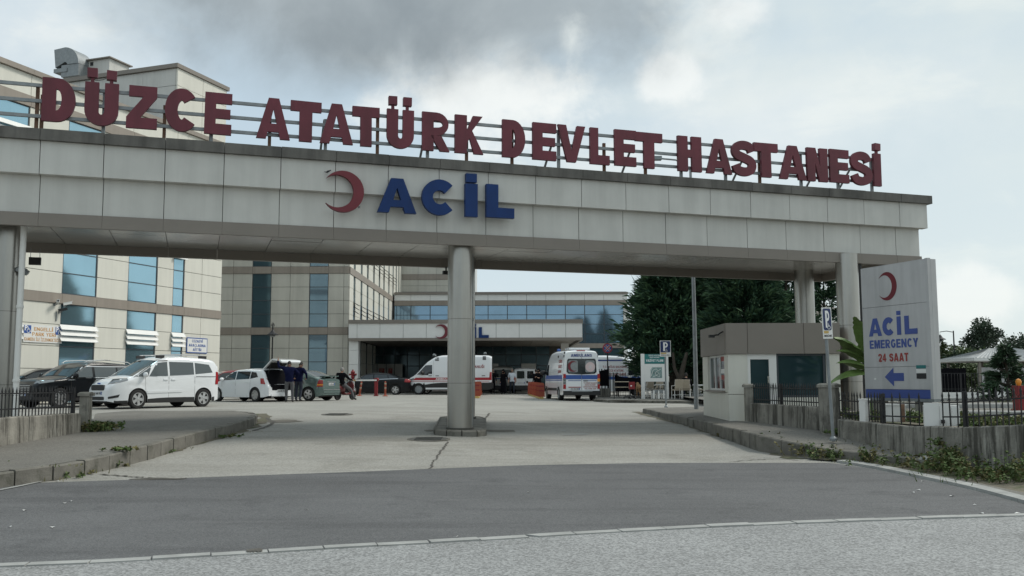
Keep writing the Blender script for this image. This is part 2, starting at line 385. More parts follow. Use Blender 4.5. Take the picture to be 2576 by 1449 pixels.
# ---------------------------------------------------------------- terrain and paving
def build_ground():
    xs = [-1500, -500, -150]+[-60+1.5*i for i in range(81)]+[150, 500, 1500]
    ys = [-300, -60]+[-12+1.0*i for i in range(125)]+[160, 400, 900, 2500]
    mb = MB(); n = len(ys)
    mb.add([(x, y, gz(x, y)) for x in xs for y in ys],
           [(i*n+j, (i+1)*n+j, (i+1)*n+j+1, i*n+j+1) for i in range(len(xs)-1) for j in range(n-1)])
    tag(mb.build('ground', M.lot, smooth=True), kind='structure')
    far = [gp(*p) for p in ((-260, 1226), (60, 1217), (113, 1214.5), (422, 1205), (878, 1188.5), (1324, 1171), (1610, 1165.5), (1756, 1165), (2090, 1165), (2187, 1179), (2322, 1207), (2435, 1231.5), (2547, 1261), (2680, 1300))]
    near = [gp(*p) for p in ((-260, 1437), (0, 1425), (261, 1415), (532, 1398), (878, 1376.5), (1136, 1363), (1462, 1343), (1756, 1327), (1985, 1317), (2300, 1306), (2576, 1297.5), (2800, 1288))]
    sheet('asphalt_apron', far, near, M.dark, .006, 90, 12)
    nb = [Vector((p.x, p.y-.0)) for p in near]
    sheet('road', nb, [(-9, -6), (14, -6)], M.chip, .004, 60, 24)
    # flush kerb stones between road and apron
    pl = resample(near, 400); L = sum((b-a).length for a, b in zip(pl, pl[1:])); cnt = int(L/.5)
    kr = empty('flush_kerb_line', (0, 0, 0)); tag(kr, kind='structure')
    pts = resample(near, cnt)
    for i in range(cnt):
        a, b = pts[i], pts[i+1]; t = (b-a).normalized(); nn = Vector((-t.y, t.x))
        mb = MB(); ja, jb = .006+rnd.random()*.006, .005
        o1 = -.07+rnd.uniform(-.006, .006); o2 = .07+rnd.uniform(-.006, .006); dz = rnd.uniform(-.004, .006)
        q = [a+t*ja+nn*o1, b-t*jb+nn*o1, b-t*jb+nn*o2, a+t*ja+nn*o2]
        if 11 <= i <= 11: q[0] += t*.1
        mb.add([(p.x, p.y, gz(p.x, p.y)-.12) for p in q]+[(p.x, p.y, gz(p.x, p.y)+.018+dz) for p in q],
               [(3, 2, 1, 0), (4, 5, 6, 7), (0, 1, 5, 4), (1, 2, 6, 5), (2, 3, 7, 6), (3, 0, 4, 7)])
        mb.build('kerb_stone', M.kerbl, kr)
    # flush edging by the verge and its soil strip
    edge = [gp(*p) for p in ((2105, 1164), (2187, 1177), (2322, 1205), (2435, 1229), (2547, 1259), (2680, 1296))]
    outer = [p+Vector((.22, .10, 0)) for p in edge]
    er = empty('verge_edging', (0, 0, 0)); tag(er, kind='structure')
    n = 11; A = resample(edge, n); B = resample(outer, n)
    for i in range(n):
        mb = MB(); q = [A[i].lerp(A[i+1], .008), A[i].lerp(A[i+1], .992), B[i].lerp(B[i+1], .992), B[i].lerp(B[i+1], .008)]
        mb.add([(p.x, p.y, gz(p.x, p.y)-.1) for p in q]+[(p.x, p.y, gz(p.x, p.y)+.045) for p in q],
               [(3, 2, 1, 0), (4, 5, 6, 7), (0, 1, 5, 4), (1, 2, 6, 5), (2, 3, 7, 6), (3, 0, 4, 7)])
        mb.build('edging_stone', M.kerbl, er)
    lk = [gp(*p) for p in ((-120, 1258), (0, 1236), (60, 1224), (104, 1214))]
    lo = [p+Vector((-.05, .16, 0)) for p in lk]
    sheet('old_flush_kerb', lo, lk, M.kerbl, .016, 20, 2)
    # road marks: patches, cracks and stains
    def strip(name, pix, w, m, off=.009, jit=.03):
        P = resample([gp(*p) for p in pix], 26); vs = []; fs = []
        for i, p in enumerate(P):
            t = (P[min(i+1, 26)]-P[max(i-1, 0)]).normalized(); nn = Vector((-t.y, t.x)); c = p+nn*rnd.uniform(-jit, jit)
            ww = w*rnd.uniform(.5, 1.3)
            for s in (-1, 1): q = c+nn*s*ww/2; vs.append((q.x, q.y, gz(q.x, q.y)+off))
        for i in range(26): fs.append((2*i, 2*i+2, 2*i+3, 2*i+1))
        o = MB().add(vs, fs).build(name, m)
        if o.data.polygons[0].normal.z < 0: o.data.flip_normals()
        return tag(o, kind='structure')
    def patch(name, px, py, rx, ry, m, off=.007, n=28, rough=.3):
        c = gp(px, py); vs = [(c.x, c.y, c.z+off)]; ph = rnd.random()*6
        for i in range(n):
            a = 2*PI*i/n; r = 1+rough*(.5*math.sin(3*a+ph)+.35*math.sin(5*a+2*ph)+rnd.uniform(-.25, .25))
            x, y = c.x+rx*r*math.cos(a), c.y+ry*r*math.sin(a); vs.append((x, y, gz(x, y)+off))
        return tag(MB().add(vs, [(0, 1+i, 1+(i+1) % n) for i in range(n)]).build(name, m), kind='structure')
    strip('road_crack', ((1126, 1112), (1108, 1140), (1093, 1160), (1080, 1181)), .035, M.patch)
    strip('road_crack', ((1232, 1040), (1210, 1063)), .05, M.patch)
    strip('road_crack', ((250, 1194), (330, 1200), (425, 1207)), .05, M.patch, .012)
    strip('road_crack', ((620, 1391), (660, 1389)), .16, M.patch, .022)
    strip('road_crack', ((1835, 1163), (1900, 1157), (1960, 1155), (2010, 1159)), .03, M.patch)
    patch('damp_patch', 1247, 1084, .55, .32, M.stain); patch('damp_patch', 1112, 1084, .42, .28, M.stain)
    patch('damp_patch', 690, 1060, .75, .5, M.stain); patch('damp_patch', 395, 1206, .4, .12, M.patch, .0085)
    for px, py, r in ((480, 1040, .7), (330, 1050, .9)): pass
    def paint(pix, name='paint_mark', m=M.kerbl):
        q = [gp(*p) for p in pix]; o = MB().add([(p.x, p.y, p.z+.009) for p in q], [tuple(range(len(q)))]).build(name, m)
        if o.data.polygons[0].normal.z < 0: o.data.flip_normals()
        return tag(o, kind='structure')
    for pix, w in ((((-40, 1226), (60, 1212), (113, 1208.5), (237, 1181), (323, 1162.5), (446, 1128)), .34), (((446, 1127.5), (540, 1102), (615, 1079.5), (655, 1062), (668, 1050), (655, 1041)), .42), (((1600, 1036), (1617, 1042.5), (1700, 1063), (1775, 1084)), .26), (((1775, 1084), (1850, 1108), (1902, 1125.5), (2004, 1155)), .36)):
        strip('gutter_dirt', pix, w, M.soil, .0075, .07)
    strip('road_crack', ((668, 1052), (690, 1062), (668, 1075), (640, 1084)), .10, M.patch, .010)
    strip('road_crack', ((372, 1206), (440, 1206.5), (470, 1204.5)), .10, M.patch, .013)
    patch('worn_patch', 330, 1062, 1.5, .5, M.stain, .0) if False else None
    paint(((1413, 1093), (1413, 1095.5), (1478, 1094.5), (1482, 1092)))
    paint(((1410, 1083), (1410, 1085), (1422, 1085), (1422, 1083)))
    paint(((1455, 1090), (1448, 1092), (1476, 1092), (1480, 1090)))
    return edge, outer
EDGE, EDGE2 = build_ground()

def manhole(px, py, r, label):
    c = gp(px, py); e = empty('manhole_cover', (c.x, c.y, c.z), 0, label, 'manhole cover', 'manhole covers in the paving')
    sl = (gz(c.x, c.y+.4)-gz(c.x, c.y-.4))/.8
    mb = MB(); mb.lathe([(r*1.12, .0), (r*1.12, .014), (r*1.02, .015), (r*1.02, .008)], 28); o = mb.build('frame_ring', M.kerb, e); o.rotation_euler.x = math.atan(sl)
    mb = MB(); mb.lathe([(r, -.01), (r, .016), (.001, .018)], 28)
    for i in range(-3, 4): mb.box((-r*.7, i*r*.22-.012, .016), (r*.7, i*r*.22+.012, .024))
    o = mb.build('lid', mat_lid, e); o.rotation_euler.x = math.atan(sl)
mat_lid = mat('cast_lid', (.10, .098, .09), .7, .3, .3, 8)
manhole(848, 1043, .42, 'round manhole cover in the pale paving in front of the parked green car')
manhole(1078, 1105.5, .42, 'round manhole cover at the tip of the column island')

# raised footways with kerb stones
def footway(name, kerb_px, inner, lab=None, stone=.62, inner_z=None):
    """kerb_px: (x, y_top, Y); inner: list of (X, Y, z)."""
    K = [at(px, py, Y) for px, py, Y in kerb_px]
    return K
def zlin(pts):
    """height of a footway: inverse-distance blend of known points."""
    def f(x, y):
        sw = sz = 0
        for p in pts:
            d = ((p[0]-x)**2+(p[1]-y)**2)+.02; w = 1/d**2; sw += w; sz += w*p[2]
        return sz/sw
    return f
def kerb_line(name, K, stone, wid, m, par_kind='structure', drop=.35, inward=1):
    r = empty(name, (0, 0, 0)); tag(r, kind=par_kind)
    pl = [Vector(p) for p in K]; ds = [0]
    for a, b in zip(pl, pl[1:]): ds.append(ds[-1]+(b-a).length)
    def pt(t):
        for k in range(len(pl)-1):
            if t <= ds[k+1]+1e-9: return pl[k].lerp(pl[k+1], (t-ds[k])/(ds[k+1]-ds[k]))
        return pl[-1]
    n = max(1, round(ds[-1]/stone))
    for i in range(n):
        a, b = pt(ds[-1]*i/n), pt(ds[-1]*(i+1)/n); t = (b-a); t.normalize(); nn = Vector((-t.y, t.x, 0))*inward
        a = a+t*.012; b = b-t*.012; dz = Vector((0, 0, rnd.uniform(-.008, .010))); o = nn*rnd.uniform(-.012, .012)
        q = [a+o, b+o, b+nn*wid, a+nn*wid]; up = Vector((0, 0, .02)); ch = nn*.02
        vs = [p-Vector((0, 0, drop)) for p in q]+[q[0]+dz-up, q[1]+dz-up, q[2]+dz, q[3]+dz, q[0]+dz+ch, q[1]+dz+ch]
        fs = [(0, 1, 5, 4), (4, 5, 9, 8), (8, 9, 6, 7), (1, 2, 6, 9, 5), (2, 3, 7, 6), (3, 0, 4, 8, 7), (3, 2, 1, 0)]
        if inward < 0: fs = [f[::-1] for f in fs]
        MB().add(vs, fs).build('kerb_stone', m, r)
    return r
def zsheet(name, A, B, m, n=40, k=8):
    """sheet between two 3D polylines, height blended linearly."""
    def rs(pl):
        pl = [Vector(p) for p in pl]; ds = [0]
        for a, b in zip(pl, pl[1:]): ds.append(ds[-1]+(b-a).length)
        out = []
        for i in range(n+1):
            t = ds[-1]*i/n
            for q in range(len(pl)-1):
                if t <= ds[q+1]+1e-9: out.append(pl[q].lerp(pl[q+1], (t-ds[q])/max(ds[q+1]-ds[q], 1e-9))); break
        return out
    A = rs(A); B = rs(B)
    vs = [A[i].lerp(B[i], j/k) for i in range(n+1) for j in range(k+1)]
    fs = [(i*(k+1)+j, (i+1)*(k+1)+j, (i+1)*(k+1)+j+1, i*(k+1)+j+1) for i in range(n) for j in range(k)]
    o = MB().add(vs, fs).build(name, m, smooth=True)
    if sum(p.normal.z for p in o.data.polygons) < 0: o.data.flip_normals()
    return tag(o, kind='structure')

LK = [at(*p) for p in ((-260, 1246, 11.2), (-60, 1198, 13.1), (0, 1188, 13.45), (106, 1176, 14.0), (237, 1154, 15.0), (357, 1125, 16.4), (498, 1087, 19.3), (611, 1059.5, 22.4), (640, 1050, 23.6), (648, 1043, 24.8), (636, 1037, 26.0), (600, 1033.5, 27.0))]
kerb_line('kerb_west', LK, .62, .16, M.kerb)
LW = [at(-420, 1233, 11.5), at(-140, 1160, 14.6), at(0, 1123, 16.6), at(196, 1089, 19.0), at(225, 1083, 19.6), at(240, 1040, 26.6), at(330, 1033, 27.2), at(600, 1033, 27.3)]
zsheet('footway_west', [p+Vector((-.15, 0, -.004)) for p in LK], LW, M.walk, 60, 10)
RK = [at(*p) for p in ((1612, 1026.5, 34.0), (1617, 1028, 32.6), (1640, 1032.5, 31.0), (1775, 1060, 23.7), (1910, 1095.7, 18.7), (2086, 1131, 17.2), (2200, 1143.5, 16.5), (2322, 1154, 15.7), (2364, 1161, 15.25))]
kerb_line('kerb_east', RK[1:], .7, .15, M.kerb, inward=1)
RWI = [at(2000, 1016, 34.2), at(1990, 1018, 33.4), at(1930, 1030, 28), at(1840, 1058, 23.9), at(1885, 1060, 23.1), at(2075, 1085, 19.75), at(2110, 1098.5, 18.9), at(2247, 1135, 17.0), at(2345, 1149, 16.05), at(2400, 1166, 15.5)]
zsheet('footway_east', [p+Vector((.12, .06, -.004)) for p in RK], RWI, M.walk, 70, 10)
# soil verge between the kerb and the edging
zsheet('soil_verge', [Vector((p.x, p.y+.03, gz(p.x, p.y)+.06)) for p in RK[5:]]+[Vector((p.x+.05, p.y+.1, gz(p.x, p.y)+.07)) for p in (at(2425, 1190, 15.2), at(2576, 1226, 14.35), at(2720, 1262, 13.85))],
       [Vector((p.x, p.y, gz(p.x, p.y)+.03)) for p in ([gp(2010, 1152)]+[gp(2060, 1160)]+list(EDGE2))], M.soil, 40, 8)
zsheet('footway_verge', [gp(2400, 1190)+Vector((0, 0, .035)), gp(2470, 1212)+Vector((0, 0, .036)), gp(2700, 1262)+Vector((0, 0, .04))],
       [Vector((p.x, p.y, gz(p.x, p.y)+.036)) for p in EDGE2[2:]], M.walk, 20, 4)
# island footway with map board
IK = [at(*p) for p in ((1488, 1003, 50.5), (1498, 1005, 47.5), (1530, 1006, 45.8), (1558, 1006.4, 45.2), (1640, 1007.5, 44.6), (1775, 1009.5, 43.6), (1900, 1011, 43.0))]
kerb_line('kerb_island', IK, 2.2, .15, M.kerb, inward=1)
zsheet('footway_island', [p+Vector((0, .1, -.004)) for p in IK], [at(1488, 1001, 51), at(1500, 993, 62), at(1640, 993, 62), at(1775, 993, 62), at(1900, 993, 62), at(1990, 993, 62)], M.walk, 24, 6)
# tactile paving by the kiosk
tp = empty('tactile_paving', (0, 0, 0)); tag(tp, kind='structure')
TA = at(1690, 1034.5, 31.5); TB = at(1893, 1079.5, 21.2)
tdir = (TB-TA).normalized(); tn = Vector((-tdir.y, tdir.x, 0)).normalized()
if tn.x < 0: tn = -tn
nt_ = 26; Lt = (TB-TA).length
for i in range(nt_):
    for j in range(2):
        a = TA+tdir*(Lt*i/nt_)+tn*(.40*j); mb = MB(); s = Lt/nt_-.015; zz = Vector((0, 0, .012+rnd.uniform(0, .006)))
        q = [a, a+tdir*s, a+tdir*s+tn*.38, a+tn*.38]
        mb.add([p-Vector((0, 0, .08)) for p in q]+[p+zz for p in q], [(3, 2, 1, 0), (4, 5, 6, 7), (0, 1, 5, 4), (1, 2, 6, 5), (2, 3, 7, 6), (3, 0, 4, 7)])
        mb.build('tactile_tile', M.tact, tp)
# higher ground behind the east wall
ZI = EYE-.80
WP = [at(1885, 1014, 23.1), at(2075, 1025, 19.75), at(2107, 1054.5, 18.9), at(2247, 1069.6, 17.0), at(2340, 1073, 16.1), at(2421, 1074.4, 15.3), at(2576, 1067.7, 14.4), at(2720, 1063, 13.9), Vector((60, 12.5, EYE-.6))]
WB = [at(1885, 1060, 23.1), at(2075, 1085, 19.75), at(2107, 1099, 18.9), at(2247, 1135, 17.0), at(2340, 1152, 16.1), at(2421, 1195, 15.3), at(2576, 1236, 14.4), at(2720, 1266, 13.9), Vector((60, 12.5, .0))]
zsheet('forecourt_ground', [Vector((p.x+.12, p.y+.12, ZI-.01)) for p in WP[2:]], [Vector((9.5, 62, ZI-.01)), Vector((30, 66, ZI-.01)), Vector((50, 64, ZI-.01)), Vector((62, 60, ZI-.01))], M.walk, 30, 20)
zsheet('forecourt_lawn', [Vector((p.x+.14, p.y+.14, ZI+.01)) for p in WP[2:]], [Vector((8.3, 20.4, ZI+.02)), Vector((10, 19.5, ZI+.02)), Vector((14, 18.5, ZI+.02)), Vector((40, 17, ZI+.02))], M.soil, 30, 6)
for Yk, x0, x1, h in ((21.0, 8.9, 24, .10), (26.6, 9.8, 30, .12), (36, 14, 40, .1)):
    kerb_line('kerb_forecourt', [Vector((x0, Yk, ZI+h)), Vector((x1, Yk+.2, ZI+h))], 1.0, .25, M.kerbl, drop=.2)

# ---------------------------------------------------------------- letters
def ell(cx, cz, rx, rz, a0, a1, n): return [(cx+rx*math.cos(math.radians(a0+(a1-a0)*i/n)), cz+rz*math.sin(math.radians(a0+(a1-a0)*i/n))) for i in range(n+1)]
def stroke_loop(pts, s):
    L = []; Rr = []
    for i, p in enumerate(pts):
        a = pts[max(i-1, 0)]; b = pts[min(i+1, len(pts)-1)]; dx, dz = b[0]-a[0], b[1]-a[1]; l = math.hypot(dx, dz)
        nx, nz = -dz/l, dx/l; L.append((p[0]+nx*s/2, p[1]+nz*s/2)); Rr.append((p[0]-nx*s/2, p[1]-nz*s/2))
    return L+Rr[::-1]
def catmull(P, k=5):
    out = []
    for i in range(len(P)-1):
        p0, p1, p2, p3 = P[max(i-1, 0)], P[i], P[i+1], P[min(i+2, len(P)-1)]
        for j in range(k):
            t = j/k
            out.append(tuple(.5*((2*p1[c])+(-p0[c]+p2[c])*t+(2*p0[c]-5*p1[c]+4*p2[c]-p3[c])*t*t+(-p0[c]+3*p1[c]-3*p2[c]+p3[c])*t**3) for c in (0, 1)))
    return out+[P[-1]]
def glyph(ch, w, h, s, b):
    """list of shapes (outer + holes) for a heavy capital, stem s, bar b"""
    if ch in 'Iİ': return [[[(0, 0), (w, 0), (w, h), (0, h)]]]
    if ch == 'L': return [[[(0, 0), (w, 0), (w, b), (s, b), (s, h), (0, h)]]]
    if ch == 'E': return [[[(0, 0), (w, 0), (w, b), (s, b), (s, h/2-b*.45), (w*.95, h/2-b*.45), (w*.95, h/2+b*.45), (s, h/2+b*.45), (s, h-b), (w, h-b), (w, h), (0, h)]]]
    if ch == 'T': return [[[(w/2-s/2, 0), (w/2+s/2, 0), (w/2+s/2, h-b), (w, h-b), (w, h), (0, h), (0, h-b), (w/2-s/2, h-b)]]]
    if ch == 'Z': return [[[(0, 0), (w, 0), (w, b), (w*.44, b), (w*.98, h-b), (w*.98, h), (w*.07, h), (w*.07, h-b), (w*.54, h-b), (0, b)]]]
    if ch == 'H': return [[[(0, 0), (s, 0), (s, h*.4), (w-s, h*.4), (w-s, 0), (w, 0), (w, h), (w-s, h), (w-s, h*.62), (s, h*.62), (s, h), (0, h)]]]
    if ch == 'A': return [[[(0, 0), (w*.29, 0), (w*.335, h*.17), (w*.665, h*.17), (w*.71, 0), (w, 0), (w*.655, h), (w*.345, h)], [(w*.40, h*.37), (w*.5, h*.73), (w*.60, h*.37)]]]
    if ch == 'V': return [[[(w*.34, 0), (w*.66, 0), (w, h), (w*.70, h), (w*.5, h*.30), (w*.30, h), (0, h)]]]
    if ch == 'N': return [[[(0, 0), (s*.92, 0), (s*.92, h*.55), (w-s, 0), (w, 0), (w, h), (w-s*.92, h), (w-s*.92, h*.45), (s, h), (0, h)]]]
    if ch == 'K': return [[[(0, 0), (s, 0), (s, h*.26), (s+w*.10, h*.40), (w*.67, 0), (w, 0), (w*.60, h*.60), (w*.97, h), (w*.63, h), (s, h*.60), (s, h), (0, h)]]]
    if ch == 'D':
        o = [(0, 0), (w*.45, 0)]+ell(w*.45, h/2, w*.55, h/2, -90, 90, 14)[1:]+[(0, h)]
        i = [(s, b), (s, h-b)]+ell(w*.43, h/2, w*.57-s, h/2-b, 90, -90, 12)
        return [[o, i]]
    if ch == 'U':
        r = w/2
        return [[[(0, h)]+ell(r, r*.98, r, r*.98, 180, 360, 16)+[(w, h), (w-s, h)]+ell(r, r*.98, r-s, r*.98-b, 360, 180, 14)+[(s, h)]]]
    if ch == 'C': return [[stroke_loop(ell(w*.52, h/2, w*.52-s/2, h/2-b/2, 42, 318, 30), (s+b)/2)]]
    if ch == 'S':
        P = [(.84, .70), (.74, .84), (.5, .885), (.25, .84), (.145, .715), (.22, .60), (.5, .52), (.78, .43), (.855, .29), (.75, .155), (.5, .11), (.24, .16), (.14, .30)]
        return [[stroke_loop([(p[0]*w, p[1]*h) for p in catmull(P)], b)]]
    if ch == 'R':
        zc = h*.70; hr = h*.30; o = [(0, 0), (s, 0), (s, h*.40), (w*.52, h*.40)]+ell(w*.52, zc, w*.44, hr, -90, 90, 12)[1:]+[(0, h)]
        i = [(s, h*.40+b*.80), (s, h-b*.85)]+ell(w*.50, h*.70, w*.26, hr-b*.82, 90, -90, 8)
        return [[o, i], [[(w*.30, h*.399), (w*.66, 0), (w, 0), (w*.70, h*.399)]]]
    if ch == 'Ç': return glyph('C', w, h, s, b)+[[[(w*.40, -h*.22), (w*.62, -h*.22), (w*.62, -h*.002), (w*.46, -h*.002)]]]
    if ch == 'M': return [[[(0, 0), (s*.9, 0), (s*.9, h*.62), (w*.5-s*.38, 0), (w*.5+s*.38, 0), (w-s*.9, h*.62), (w-s*.9, 0), (w, 0), (w, h), (w-s*1.3, h), (w*.5, h*.42), (s*1.3, h), (0, h)]]]
    if ch == 'Y': return [[[(w/2-s/2, 0), (w/2+s/2, 0), (w/2+s/2, h*.42), (w, h), (w-s*1.15, h), (w/2, h*.60), (s*1.15, h), (0, h), (w/2-s/2, h*.42)]]]
    if ch == 'G': return [[stroke_loop(ell(w*.52, h/2, w*.52-s/2, h/2-b/2, 42, 335, 26)+[(w-s/2, h*.45), (w*.60, h*.455)], (s+b)/2)]]
    if ch == 'P':
        o = [(0, 0), (s, 0), (s, h*.36), (w*.52, h*.36)]+ell(w*.52, h*.68, w*.46, h*.32, -90, 90, 12)[1:]+[(0, h)]
        return [[o, [(s, h*.36+b*.80), (s, h-b*.85)]+ell(w*.50, h*.68, w*.26, h*.32-b*.82, 90, -90, 8)]]
    if ch == 'B':
        o = [(0, 0), (w*.52, 0)]+ell(w*.52, h*.27, w*.48, h*.27, -90, 84, 10)[1:]+ell(w*.50, h*.77, w*.43, h*.23, -84, 90, 10)+[(0, h)]
        return [[o, [(s, b*.8), (s, h*.54-b*.4)]+ell(w*.52, h*.27, w*.24, h*.27-b*.7, 90, -90, 8), [(s, h*.54+b*.3), (s, h-b*.8)]+ell(w*.5, h*.77, w*.2, h*.23-b*.7, 90, -90, 8)]]
    if ch == '2': return [[stroke_loop([(p[0]*w, p[1]*h) for p in catmull([(.13, .68), (.22, .84), (.5, .89), (.78, .82), (.84, .66), (.70, .46), (.42, .28), (.18, .09)])+[(.95, .09)]], b)]]
    if ch == '4': return [[[(w*.53, 0), (w*.82, 0), (w*.82, h*.19), (w, h*.19), (w, h*.38), (w*.82, h*.38), (w*.82, h), (w*.53, h), (0, h*.38), (0, h*.19), (w*.53, h*.19)], [(w*.22, h*.38), (w*.53, h*.38), (w*.53, h*.76)]]]
GW = {'I': .26, 'İ': .26, 'M': .86, 'A': .80, 'L': .60, 'E': .62, 'N': .74, ' ': .34, 'S': .68, 'T': .66, '4': .66, '2': .62, 'Y': .74, 'V': .76}
def block_text(s, h, width, m, par, loc, rz=0., dep=.004, name='lettering', heavy=.25):
    """heavy capitals centred on loc, extruded towards the local back."""
    gap = .11; tot = sum(GW.get(c, .70) for c in s)+gap*(len(s)-1); k = width/(tot*h); mb = MB(); x = -width/2; ca, sa = math.cos(rz), math.sin(rz); L = Vector(loc)
    fn0 = lambda x0: (lambda v: L+Vector(((v.x+x0)*ca-v.y*sa, (v.x+x0)*sa+v.y*ca, v.z)))
    for c in s:
        w = GW.get(c, .70)*h*k
        if c != ' ':
            for shp in glyph({'İ': 'I', 'Ü': 'U', 'Ğ': 'G', 'Ş': 'S'}.get(c, c), w, h, min(heavy*h*.95*min(k, 1.15), w*.42) if c not in 'Iİ' else w, heavy*h*.82): mb.prism(shp, -dep, 0, fn=fn0(x))
            if c in 'İ': mb.prism([[(0, h*1.1), (w, h*1.1), (w, h*1.3), (0, h*1.3)]], -dep, 0, fn=fn0(x))
        x += w+gap*h*k
    return mb.build(name, m, par)
GM = {}
def glyph_obj(ch, w, h, s, b, dep, m, par, loc):
    mb = MB()
    for shp in glyph(ch, w, h, s, b): mb.prism(shp, 0, dep)
    return mb.build('letter', m, par, loc=loc)
def crescent_loop(r, d=.283, r1=.79, n=40):
    """unit crescent open towards -x"""
    xi = -(1-r1*r1+d*d)/(2*d); a = math.degrees(math.acos(max(-1, xi))); b = math.degrees(math.atan2(math.sqrt(max(0, 1-xi*xi)), xi+d))
    o = ell(0, 0, r, r, -a, a, n); i = ell(-d*r, 0, r1*r, r1*r, b, -b, n)
    return o+i[1:-1]

# ---------------------------------------------------------------- gate canopy over the drive
GA = math.radians(18.8); _g0 = at(1157, 618, 21.55); GO = Vector((_g0.x, 21.55, 0))
GN = Vector((-math.sin(GA), math.cos(GA), 0)); GT = Vector((math.cos(GA), math.sin(GA), 0))
def gw(x, y, z=0): return GO+GT*x+GN*y+Vector((0, 0, z))
S0, S1, GDEP = -13.6, 13.29, 4.35
Z_TB, Z_TT, Z_UB, Z_CB, Z_CT = 4.745, 5.02, 5.785, 6.462, 6.69
gate = empty('entrance_gate', GO, GA, 'long grey panelled gate canopy on round columns spanning the hospital drive', 'gate')
def build_gate():
    g = .007
    bx('core', M.joint, gate, (S0+.02, .012, Z_TB+.27), (S1-.02, GDEP-.012, Z_CB+.02))
    bx('roof_deck', M.cap, gate, (S0-.02, .1, Z_CB+.02), (S1+.02, GDEP-.1, Z_CB+.06))
    e = [S0]; k = -12
    while .63+1.1855*k < S1-.3:
        if .63+1.1855*k > S0+.2: e.append(.63+1.1855*k)
        k += 1
    e.append(S1)
    for i in range(len(e)-1):
        a, b = e[i], e[i+1]; last = i == len(e)-2
        j = rnd.uniform(-.003, .003)
        bx('fascia_panel', M.panel, gate, (a+g, -.20+j, Z_UB), (b-g+(.14 if last else 0), .01, Z_CB))
        bx('fascia_panel', M.panel, gate, (a+g, -.002+j, Z_TT), (b-g, .01, Z_UB-.002))
        bx('trim_panel', M.trim, gate, (a+.002, -.035+j/2, Z_TB), (b-.002+(.04 if last else 0), .09, Z_TT-.006))
        bx('cap_stone', M.cap, gate, (a+.004, -.30+j, Z_CB+.002), (b-.004+(.25 if last else 0), .28, Z_CT+rnd.uniform(-.004, .004)))
        bx('trim_panel', M.trim, gate, (a+.002, GDEP-.09, Z_TB), (b-.002, GDEP+.035, Z_TT+.1))
        bx('fascia_panel', M.panel, gate, (a+g, GDEP-.01, Z_TT+.11), (b-g, GDEP+.085, Z_CB))
        bx('cap_stone', M.cap, gate, (a+.004, GDEP-.28, Z_CB+.002), (b-.004, GDEP+.2, Z_CT))
        for y0, y1 in ((.1, 2.17), (2.18, GDEP-.1)):
            bx('soffit_panel', M.soffit, gate, (a+g, y0, Z_TB+.235+rnd.uniform(-.004, .004)), (b-g, y1, Z_TB+.262))
    for y0, y1 in ((.12, 1.45), (1.46, 2.9), (2.91, GDEP-.12)):   # end returns
        bx('fascia_panel', M.panel, gate, (S1-.01, y0, Z_UB), (S1+.125, y1, Z_CB)); bx('fascia_panel', M.panel, gate, (S1-.01, y0, Z_TT), (S1+.004, y1, Z_UB-.012))
        bx('trim_panel', M.trim, gate, (S1-.09, y0, Z_TB), (S1+.035, y1, Z_TT-.006)); bx('cap_stone', M.cap, gate, (S1-.28, y0+.17, Z_CB+.003), (S1+.2, y1, Z_CT-.004))
    # columns
    inv = Matrix.Rotation(-GA, 4, 'Z')
    def column(X, Y, zb):
        p = inv @ (Vector((X, Y, 0))-GO); r = .295; hs = [zb]+[z for z in (1.55, 3.05) if z > zb+.3]+[Z_TB+.24]
        for a, b in zip(hs, hs[1:]):
            for q in range(2):       # two half shells per lift
                mb = MB(); vs = []; fs = []; n = 16
                for z, rr in ((a+.004, r), (b-.004, r)):
                    for i in range(n+1):
                        t = PI*q+.012+(PI-.024)*i/n-.35; vs.append((rr*math.cos(t), rr*math.sin(t), z))
                for i in range(n): fs.append((i, i+1, n+2+i, n+1+i))
                mb.add(vs, fs); mb.build('column_shell', M.steel, gate, smooth=60, loc=(p.x, p.y, 0))
        mb = MB(); mb.lathe([(r-.012, zb), (r-.012, Z_TB+.235)], 20); mb.lathe([(r+.03, zb-.02), (r+.03, zb+.025), (r, zb+.03)], 24)
        mb.build('column_core', M.joint, gate, smooth=50, loc=(p.x, p.y, 0))
    column(*_c(1157, 22.05), gz(-1.2, 22)+.13); column(*_c(1168, 25.75), gz(-1.3, 25.7)+.13)
    column(*_c(4, 19.25), gz(-10.4, 19.2)+.1); column(*_c(6, 23.0), gz(-12, 22.7)+.02)
    column(*_c(2141, 25.1), .4); column(*_c(2031, 28.8), .4)
    # downpipes
    def pipe(px, Y, r, m, z0, name='downpipe'):
        p = inv @ (at(px, 958, Y)-GO); mb = MB(); mb.tube([(p.x, p.y, z0), (p.x, p.y, 3.1), (p.x, p.y, Z_TB+.05)], r, 10); 
        for z in (1.6, 3.1): mb.lathe([(r, z), (r+.012, z+.01), (r+.012, z+.06), (r, z+.07)], 10, Matrix.Translation((p.x, p.y, 0)))
        mb.build(name, m, gate, smooth=40)
    pipe(41, 19.0, .06, M.white, gz(-10, 19)); pipe(2171, 25.3, .085, M.plast, .5)
    for px, Y in ((1186, 23.4),): pipe(px, Y, .05, M.galv, gz(-1, 23)+.1)
def _c(px, Y):
    p = at(px, 958, Y); return p.x, Y
build_gate()
